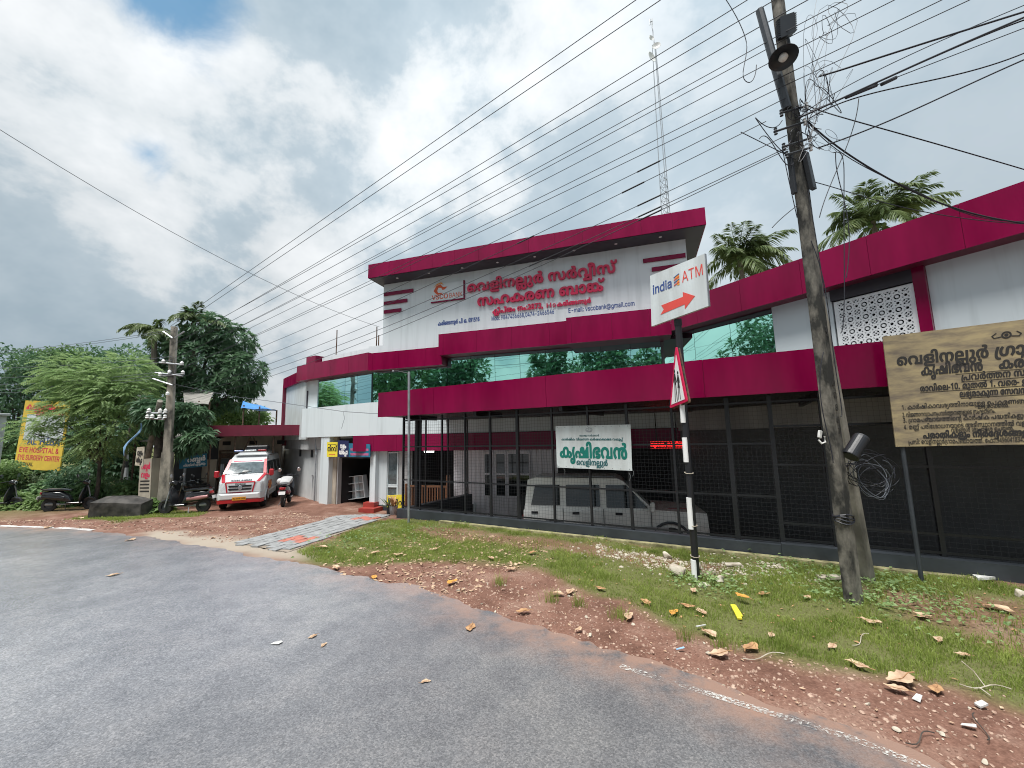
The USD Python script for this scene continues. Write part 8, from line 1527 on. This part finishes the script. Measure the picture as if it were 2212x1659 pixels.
def palm(lab, base, top, nf, fl, seed, wind=(0, 0, 0), mat='leaf_palm', a_rng=(0, 6.28), name='coconut_palm'):
    rs_ = np.random.RandomState(seed); t = thing(name, lab, 'palm tree', base); base, top = np.array(base, float), np.array(top, float)
    k = np.linspace(0, 1, 12)[:, None]; pts = base * (1 - k) + top * k + np.array([.5, 0, 0]) * np.sin(k * 3.14) * .6
    obj('trunk', MB().tube(pts, np.linspace(.20, .13, 12), 10), M['bark_palm'], t)
    for i in range(nf):
        a = a_rng[0] + (a_rng[1] - a_rng[0]) * (i + rs_.uniform(-.3, .3)) / nf; e = rs_.uniform(-.25, 1.35); L = fl * rs_.uniform(.8, 1.1); d = np.array([math.cos(a) * math.cos(e), math.sin(a) * math.cos(e), math.sin(e)]) + np.array(wind)
        d /= np.linalg.norm(d); u = np.linspace(0, 1, 26)[:, None]; sag = rs_.uniform(.25, .8)
        rach = top + d * L * u * (1 - .1 * u) - np.array([0, 0, 1.0]) * L * sag * u ** 2.2 + np.array(wind) * L * .25 * u ** 2; mb = MB().tube(rach[::3], np.linspace(.035, .008, len(rach[::3])), 5)
        tg_ = np.gradient(rach, axis=0); tg_ /= np.linalg.norm(tg_, axis=1, keepdims=True); s = np.cross(tg_, [0, 0, 1.0]); s /= np.linalg.norm(s, axis=1, keepdims=True) + 1e-9
        uu = u[2:, 0]; ll = L * .24 * np.sin(np.clip(uu * 1.05 + .12, 0, 1) * 3.0) ** .6 + .12
        for sg in (1, -1):
            for off in (0, .5):
                p = rach[2:] + tg_[2:] * off * L / 26; dd = s[2:] * sg * .8 + tg_[2:] * .75 - np.array([0, 0, .30]) + rs_.normal(scale=.12, size=(24, 3)) + np.array(wind) * .5
                v, f = leaf_faces(p, dd, ll,  .085, rs_, .35, .1); mb.add(v, f)
        obj('frond', mb, M[mat], t)
    nuts = MB()
    for i in range(7): nuts.tm(trimesh.creation.icosphere(subdivisions=1, radius=.13), np.r_[np.c_[np.eye(3), top + rs_.normal(scale=.22, size=3) - [0, 0, .25]], [[0, 0, 0, 1]]])
    obj('coconuts', nuts, M['leaf_light'], t)
    return t
p1t = at(1597, 562, 26); palm('coconut palm blown by the wind right of the sign tower', (p1t[0] + .3, p1t[1], -.7), p1t, 34, 3.8, 101, (.20, 0, .10))
p2t = at(1885, 478, 23); palm('coconut palm behind the right wing above the maroon band', (p2t[0] + .3, p2t[1], -.7), p2t, 34, 3.9, 102, (.12, 0, .15))
p3t = at(333, 712, 23); palm('coconut palm showing above the left of the dense tree', (p3t[0], p3t[1], -.7), p3t, 9, 2.0, 103, (-.1, 0, .1))
p4t = at(418, 698, 24); palm('coconut palm peeking over the top of the dense tree', (p4t[0], p4t[1], -.7), p4t, 11, 2.4, 104, (0, 0, .2))
p5t = at(130, 785, 33); palm('dark coconut palm above the trees on the far left', (p5t[0], p5t[1], -.7), p5t, 12, 2.9, 105, (0, 0, .1))
# trees on the near side of the road, which the mirrored windows show
def behind(lab, x, y, h, r, mat, seed, n=2200):
    bl = [((x + dx * r, y + dy * r, h * hh), (r * q, r * q, r * q * .75)) for dx, dy, hh, q in ((0, 0, .8, .75), (.6, .2, .66, .6), (-.6, -.1, .68, .62), (.1, .6, .62, .6), (-.1, -.6, .64, .6), (.35, -.3, .9, .42), (-.4, .3, .52, .5))]
    tree('roadside_tree', lab, (x, y, 0), bl, 'plain', n, .50, .26, mat, seed, .22)
behind('dark roadside tree mirrored in the windows left of the canopy end', -19.5, 4.0, 11.5, 3.4, 'leaf_mid', 201, 3000)
behind('broad leaved roadside tree mirrored under the stepped maroon band', -14.5, 1.8, 11.0, 2.7, 'leaf_dark', 202, 2600)
behind('tall roadside tree mirrored in the middle windows', -8.2, -2.6, 11.0, 2.0, 'leaf_dark', 203, 2000)
behind('dark roadside tree mirrored right of the middle windows', -4.6, -5.5, 11.5, 2.5, 'leaf_dark', 204, 2600)
behind('roadside tree mirrored where the wing begins', -.3, -7.5, 11.5, 2.6, 'leaf_dark', 205, 2400)
behind('very tall roadside tree mirrored in the wing windows', -27, 7.5, 16.0, 4.2, 'leaf_dark', 206, 3200)

# ------------------------------------------------------------------ grass, stones, fallen leaves and litter on the verge
rs9 = np.random.RandomState(99)
def sample(poly, n, rs_=rs9):
    x0, y0, x1, y1 = poly.bounds; p = np.c_[rs_.uniform(x0, x1, n), rs_.uniform(y0, y1, n)]
    return p[shapely.contains_xy(poly, p[:, 0], p[:, 1])]
def blades(p, h, w, rs_, lean=.6):
    n = len(p); b = np.c_[p, gz(p[:, 0], p[:, 1]) - .004]; a = rs_.rand(n) * 6.28; s = np.c_[np.cos(a), np.sin(a), np.zeros(n)] * (w / 2)[:, None]
    l = rs_.rand(n) * 6.28; d = np.c_[np.cos(l), np.sin(l), np.zeros(n)] * (h * lean * rs_.rand(n))[:, None]
    m = b + d * .35 + np.c_[np.zeros((n, 2)), h * .62]; t = b + d * 1.2 + np.c_[np.zeros((n, 2)), h * (.75 + .3 * rs_.rand(n))]
    v = np.stack([b - s, b + s, m - s * .75, m + s * .75, t], 1).reshape(-1, 3); k = np.arange(n)[:, None] * 5
    return v, np.vstack([k + [0, 1, 3], k + [0, 3, 2], k + [2, 3, 4]])
vis = Polygon([(-15, 9), (-3, 13.5), (9.5, 6.2), (9.5, 2.2), (2.0, 2.2)])
gm_ = MB()
p = sample(grass_poly.intersection(vis), 520000); g = gi(np.c_[p[:, 1], p[:, 0]]); dist = np.hypot(p[:, 0], p[:, 1])
cl = meshkit.fbm(np.c_[p * 2.3, np.zeros(len(p))], 3, 31)
clump = sstep(.30, .62, cl)
keep = rs9.rand(len(p)) < g * (.30 + .70 * clump) * np.clip(1.25 - dist / 18, .35, 1) * .85
p, cl, dist = p[keep], clump[keep], dist[keep]
h = (.028 + .07 * cl * rs9.rand(len(p))) * (0.8 + .4 * rs9.rand(len(p))); w = .0035 + .0006 * dist * .6 + .002 * rs9.rand(len(p))
v, f = blades(p, h, w, rs9, .9); gm_.add(v, f)
p = sample(grass2_poly, 9000); v, f = blades(p, .04 + .05 * rs9.rand(len(p)), np.full(len(p), .02), rs9); gm_.add(v, f)
tp = np.array(gp([(1190, 1300), (1560, 1395), (1485, 1382), (1690, 1395), (1080, 1265), (1250, 1310), (1340, 1335), (985, 1215), (1770, 1250), (1860, 1330), (1900, 1290), (1300, 1250)]))
for q in tp:
    n = 70; pp = q + rs9.normal(scale=.05, size=(n, 2)); v, f = blades(pp, .08 + .13 * rs9.rand(n), np.full(n, .005), rs9, .8); gm_.add(v, f)
obj('grass', gm_, M['grass'], None, label='short patchy green grass on the verge before the low wall', kind='stuff')
print('grass', sum(len(f) for f in gm_.f))
# broad leaved weeds round the poles
wd = MB()
for (px, py, n, r) in ((1880, 1265, 240, .35), (1860, 1300, 160, .3), (1800, 1240, 140, .4), (1550, 1270, 160, .3), (1940, 1290, 120, .4), (1500, 1255, 120, .25), (2050, 1330, 140, .5), (1650, 1215, 80, .4), (760, 1170, 130, .5), (900, 1150, 120, .6)):
    c = ground(px, py)[:2]; q = c + rs9.normal(scale=r, size=(n, 2)); b = np.c_[q, gz(q[:, 0], q[:, 1]) + .02 + .09 * rs9.rand(n)]; v, f = leaf_faces(b, np.c_[rs9.normal(size=(n, 2)), rs9.uniform(.0, .6, n)], .05 + .03 * rs9.rand(n), .03 + .015 * rs9.rand(n), rs9); wd.add(v, f)
obj('weeds', wd, M['leaf_light'], None, label='small broad leaved weeds among the grass and round the poles', kind='stuff')
# gravel: many small stones joined; larger ones one by one
oct_ = trimesh.creation.icosphere(subdivisions=0)
def pebbles(pts, size, mat, lab, name):
    n = len(pts); V = np.array(oct_.vertices); v = V[None] * (.65 + .6 * rs9.rand(n, len(V), 1)) * (size[:, None, None] * (.6 + .6 * rs9.rand(n, 1, 3)) * [1, 1, .7]); v += np.c_[pts, gz(pts[:, 0], pts[:, 1]) + size * .15][:, None]
    f = (np.array(oct_.faces)[None] + (np.arange(n) * len(V))[:, None, None]).reshape(-1, 3); obj(name, MB().add(v.reshape(-1, 3), f), M[mat], None, label=lab, kind='stuff')
verge = Polygon(np.vstack([densify(gp(EDGE_PX[6:]), .2), [(2.75, 2.2)], [(9, 2.0)], np.array(gp([(2205, 1560), (2055, 1500), (1878, 1475), (1752, 1445), (1601, 1410), (1480, 1380), (1399, 1335), (1273, 1298), (1150, 1240), (1060, 1222), (900, 1230)]))])).buffer(.12)
p = np.vstack([sample(verge, 24000), sample(verge.buffer(.25), 8000)]); ed_ = shapely.distance(shapely.points(p), LineString(edge_near)); k = rs9.rand(len(p)) < .38 + .62 * np.exp(-ed_ / .6); p = p[k]
pebbles(p, .004 + .017 * rs9.rand(len(p)) ** 3 + .002, 'gravel', 'reddish gravel scattered along the soil edge of the road', 'gravel')
yard = Polygon(gp([(0, 1122), (200, 1128), (420, 1122), (620, 1100), (780, 1118), (620, 1165), (500, 1175), (340, 1150), (0, 1133)])).buffer(0)
p = sample(yard, 9000); pebbles(p, .012 + .03 * rs9.rand(len(p)) ** 3, 'gravel', 'coarse gravel over the forecourt before the ambulance', 'gravel')
rub = Polygon(gp([(1290, 1178), (1490, 1212), (1700, 1222), (1690, 1240), (1480, 1240), (1300, 1200)])).buffer(.05)
p = np.vstack([sample(rub, 2500), sample(rub.buffer(.5), 600)]); pebbles(p, .008 + .03 * rs9.rand(len(p)) ** 3, 'stone', 'pale rubble at the foot of the low wall', 'rubble')
# leaf litter
def litter(poly, n, size, mat, lab):
    q = sample(poly, n); m_ = len(q); b = np.c_[q, gz(q[:, 0], q[:, 1]) + .012]; v, f = leaf_faces(b, np.c_[rs9.normal(size=(m_, 2)), rs9.uniform(-.1, .35, m_)], size * (.5 + rs9.rand(m_)), size * .55 * (.5 + rs9.rand(m_)), rs9, .1, .12)
    obj('leaf_litter', MB().add(v, f), M[mat], None, label=lab, kind='stuff')
lit = Polygon(gp([(690, 1215), (800, 1180), (900, 1150), (1150, 1165), (1200, 1215), (1060, 1240), (1000, 1290), (860, 1262), (720, 1236)])).buffer(.05)
litter(lit, 1500, .07, 'leaf_pale', 'pale dry leaf scraps strewn over the left end of the verge'); litter(grass_poly.intersection(vis), 1100, .05, 'leaf_dry', 'brown leaf scraps lying in the grass'); litter(yard, 900, .09, 'leaf_pale', 'dry leaf scraps on the forecourt gravel')
litter(verge, 900, .035, 'leaf_pale', 'leaf scraps among the gravel at the road edge')
# big fallen leaves
def leaf_mesh(seed, L=.20, W=.12, curl=.3):
    r_ = np.random.RandomState(seed); n, m_ = 12, 5; vs = []
    ph = r_.uniform(0, 6)
    for i in range(n + 1):
        u = i / n; wd_ = W * (math.sin(math.pi * min(1, u * .97 + .02)) ** .75) * (1 + .16 * math.sin(u * 15 + ph)) * (1 - .25 * u)
        for j in range(m_):
            s = (j / (m_ - 1) - .5); vs.append([(u - .5) * L, s * wd_ + .012 * math.sin(u * 5 + ph), .008 + curl * (abs(s) ** 1.6) * wd_ * (1 + .8 * math.sin(u * 7 + ph)) + curl * .35 * L * (u - .45) ** 2 * (1 + .5 * math.sin(ph)) + .006 * r_.rand()])
    f = [[i * m_ + j, (i + 1) * m_ + j, (i + 1) * m_ + j + 1, i * m_ + j + 1] for i in range(n) for j in range(m_ - 1)]
    rib = [[(-.5 - .22) * L, 0, .012]] + [list(np.array(vs[i * m_ + m_ // 2]) + [0, 0, .002]) for i in range(0, n + 1, 3)]
    return MB().add(vs, f), MB().tube(rib, [.0035, .003, .0025, .002, .0015, .001], 5)
protos = []
LEAF = [(1394, 1308, 1.1, 0), (1457, 1330, 1.35, 1), (1487, 1318, 1.2, 0), (1515, 1328, 1.2, 2), (1604, 1306, 1.1, 1), (1652, 1291, 1.15, 3), (1233, 1283, 1.1, 2), (1205, 1288, .8, 2), (1298, 1278, .9, 0), (1360, 1341, 1.1, 2), (1533, 1374, 1.1, 2), (1622, 1402, 1.2, 0), (1553, 1420, 1.2, 2), (1666, 1376, .7, 2), (1853, 1447, 1.3, 2), (1945, 1480, 1.6, 2), (1798, 1402, .8, 2), (1884, 1352, 1.1, 2), (2030, 1388, .8, 2), (1998, 1338, 1.0, 2), (2025, 1502, .9, 0), (1938, 1500, .9, 2), (2160, 1321, 1.5, 2), (1990, 1337, .9, 2), (697, 1186, 1.2, 2), (808, 1201, 1.2, 2), (724, 1231, 1.2, 2), (808, 1250, 1.2, 1), (977, 1263, 1.2, 1), (1017, 1360, 1.05, 0), (920, 1478, .5, 2), (102, 1141, 1.4, 2), (283, 1168, 1.2, 2), (243, 1245, 1.0, 2), (172, 1122, 1.3, 2), (1104, 1236, 1.0, 2), (940, 1190, 1.0, 2), (1060, 1210, 1.0, 2), (860, 1205, 1.1, 2), (1150, 1200, 1.0, 0), (1500, 1285, .9, 2), (1745, 1300, .8, 2), (2080, 1420, .7, 2), (1130, 1325, .8, 0), (1250, 1368, .6, 2), (700, 1395, .5, 2), (675, 1378, .6, 2)]
mats4 = ['leaf_dry', 'leaf_orange', 'leaf_pale', 'leaf_dry']
special = {1: 'bright orange curled leaf on the grass left of the yellow plank', 4: 'orange leaf lying across the yellow plank', 27: 'yellow leaf at the asphalt edge below the paved path', 28: 'yellow orange leaf alone on the red soil patch', 29: 'brown leaf lying out on the asphalt near the road edge', 33: 'faint brown leaf on the left part of the asphalt'}
LG = 'big dry leaves fallen on the verge'
for i, (px, py, sc, kind) in enumerate(LEAF):
    g = ground(px, py); z = float(gz(g[0], g[1])) + (.03 if not road_poly.contains(Point(g[0], g[1])) else .035); 
    if road_poly.contains(Point(g[0], g[1])): z = float(hz(g[0], g[1])) + .006
    far_ = 1.0 + max(0, g[1] - 8) * .04
    if i == 4: z += .05
    lab = special.get(i, ('brown', 'orange', 'pale tan', 'dark tan')[kind] + ' dry leaf fallen on the verge beside the road'); grp = None if i in special else LG
    key = (kind, i % 3)
    found = [q for q in protos if q[0] == key]
    rz = R.uniform(0, 6.28)
    if not found:
        t = thing('fallen_leaf', lab, 'leaf', (g[0], g[1], z), rz, grp); bl, rib = leaf_mesh(i + 3, .175, .105, R.uniform(.08, .4))
        obj('blade', bl, M[mats4[kind]], t, True, local=True); obj('midrib', rib, M['leaf_dry'], t, local=True); protos.append((key, t))
    else: copy_of(found[0][1], 'fallen_leaf', (g[0], g[1], z), rz, lab, grp, sc * far_, 'leaf')
# stones one by one
def stone(px, py, size, seed, lab, mat='stone', grp=None, name='stone', flat=.75):
    g = ground(px, py); z = float(gz(g[0], g[1])); p_ = obj(name, boulder((g[0], g[1], z + size * flat * .32), (size, size * R.uniform(.6, .9), size * flat), seed, R.uniform(0, 3), 2), M[mat], None, 30, label=lab, group=grp); tag(stage.GetPrimAtPath(p_), cat='stone')
stone(1466, 1245, .31, 1, 'large pale boulder stone at the foot of the banded signpost', flat=.85, name='rock')
stone(1556, 1258, .16, 2, 'pale rock right of the banded signpost foot'); stone(1520, 1268, .20, 3, 'flat grey rock lying before the signpost', flat=.3); stone(1440, 1205, .22, 4, 'pale grey rock against the low wall left of the signpost'); stone(1500, 1225, .25, 5, 'mossy rock behind the banded signpost')
stone(2205, 1292, .16, 6, 'pale stone at the right edge of the grass')
SG = 'pale stones lying on the red soil along the road'
q = sample(verge, 700); q = q[shapely.distance(shapely.points(q), LineString(edge_near)) < 1.1]
q = q[(q[:, 1] < 6.4)][:170]
st0 = None
for i, c in enumerate(q):
    sz_ = .018 + .05 * R.random() ** 2.2; z = float(gz(*c)) + sz_ * .2
    if i < 5:
        t = thing('small_stone', 'small pale stone lying on the red soil along the road', 'stone', (c[0], c[1], z), 0, SG); obj('stone', boulder((0, 0, 0), (1, .75, .6), 40 + i, 0, 2), M['stone' if i % 3 else 'gravel'], t, 30, local=True)
        stage.GetPrimAtPath(t).GetAttribute('xformOp:translate').Set(Gf.Vec3d(c[0], c[1], z)); UsdGeom.Xformable(stage.GetPrimAtPath(t)).AddScaleOp().Set(Gf.Vec3f(sz_, sz_, sz_)); st0 = (st0 or []) + [t]
    else: copy_of(st0[i % 5], 'small_stone', (c[0], c[1], z), R.uniform(0, 6.28), 'small pale stone lying on the red soil along the road', SG, sz_, 'stone')
# odds and ends
def flat_bit(name, lab, cat, px, py, pts, mat, th=.004, lift_=.02, rz=0.0):
    g = ground(px, py); on_road = road_poly.contains(Point(g[0], g[1])); z = (float(hz(g[0], g[1])) + .006) if on_road else float(gz(g[0], g[1])) + lift_
    mb = MB().prism(Polygon(pts), th, lambda v: (v * [.78, .78, .7] + np.c_[np.zeros((len(v), 2)), .01 * np.sin(v[:, 0] * 40) + .008 * np.cos(v[:, 1] * 55)]) @ rot(rz).T + [g[0], g[1], z + .006]); p_ = obj(name, mb, M[mat], None, label=lab); tag(stage.GetPrimAtPath(p_), cat=cat)
flat_bit('paper_scrap', 'white paper scrap lying on the open asphalt', 'litter', 598, 1391, [(-.07, -.03), (.05, -.05), (.08, .0), (.03, .05), (-.06, .03)], 'paper')
flat_bit('paper_scrap', 'white paper scrap on the red soil below the grass at lower right', 'litter', 1985, 1521, [(-.05, -.03), (.05, -.02), (.06, .03), (-.03, .04)], 'paper', rz=.5)
flat_bit('paper_scrap', 'crumpled white wrapper near the right edge of the verge', 'litter', 2120, 1528, [(-.04, -.03), (.04, -.03), (.045, .03), (-.035, .03)], 'paper', .02)
flat_bit('paper_scrap', 'pale blue wrapper among the gravel by the asphalt', 'litter', 1470, 1408, [(-.05, -.012), (.05, -.016), (.05, .014), (-.05, .016)], 'cloth_blue')
flat_bit('paper_scrap', 'torn white paper at the lower right road edge', 'litter', 2092, 1578, [(-.05, -.02), (.05, -.03), (.06, .02), (-.03, .03)], 'paper', rz=-.6)
flat_bit('plastic_bag', 'crumpled white plastic bag by the wall at the right', 'litter', 2125, 1258, [(-.16, -.06), (.0, -.1), (.17, -.05), (.12, .06), (-.1, .08)], 'paper', .05)
flat_bit('stone_slab', 'cream stone slab half sunk in the grass left of the tall pole', 'slab', 1793, 1253, [(-.22, -.09), (.2, -.11), (.23, .08), (-.18, .10)], 'stone', .05)
flat_bit('stone_slab', 'broken tile piece lying by the wall right of the signpost', 'slab', 1583, 1222, [(-.17, -.05), (.16, -.07), (.18, .05), (-.14, .07)], 'stone', .03)
flat_bit('white_stick', 'short white stick on the grass edge', 'stick', 1515, 1358, [(-.09, -.012), (.09, -.006), (.09, .012), (-.09, .012)], 'paper', .012, rz=.4)
g = ground(1591, 1330); z = float(gz(g[0], g[1]))
yk = obj('yellow_plank', MB().cube((g[0], g[1], z + .035), (.05, .30, .025), -.25, .12, 0, .004).cube((g[0] + .035, g[1] + .03, z + .035), (.035, .24, .02), -.2, .12, 0, .004), M['yellow'], None, label='short bright yellow painted plank lying in the grass'); tag(stage.GetPrimAtPath(yk), cat='plank')
for (px, py, L, a, lab) in ((1860, 1385, .45, .5, 'long pale straw stalk lying on the grass'), (2130, 1495, .35, -.3, 'forked white root on the soil at the lower right'), (1650, 1420, .45, 0.1, 'thin pale twig across the gravel'), (1990, 1608, .3, .2, 'dark twig at the lower right road edge'), (2120, 1580, .35, .8, 'brown twig among the stones at the right edge')):
    g = ground(px, py); z = float(gz(g[0], g[1])) + .03; d = np.array([math.cos(a), math.sin(a), 0]); pts = [np.array([g[0], g[1], z]) + d * L * t + np.array([-d[1], d[0], 0]) * .03 * math.sin(t * 5) + [0, 0, .01 * math.sin(7 * t)] for t in np.linspace(-.5, .5, 9)]
    mb = MB().tube(pts, .004, 5)
    if 'root' in lab: mb.tube([pts[4], pts[4] + [.05, .12, .05], pts[4] + [.04, .2, .09]], .004, 5).tube([pts[3], pts[3] + [-.03, -.1, .0]], .004, 5)
    p_ = obj('twig', mb, M['bark' if 'dark' in lab or 'brown' in lab else 'stone'], None, label=lab); tag(stage.GetPrimAtPath(p_), cat='twig')
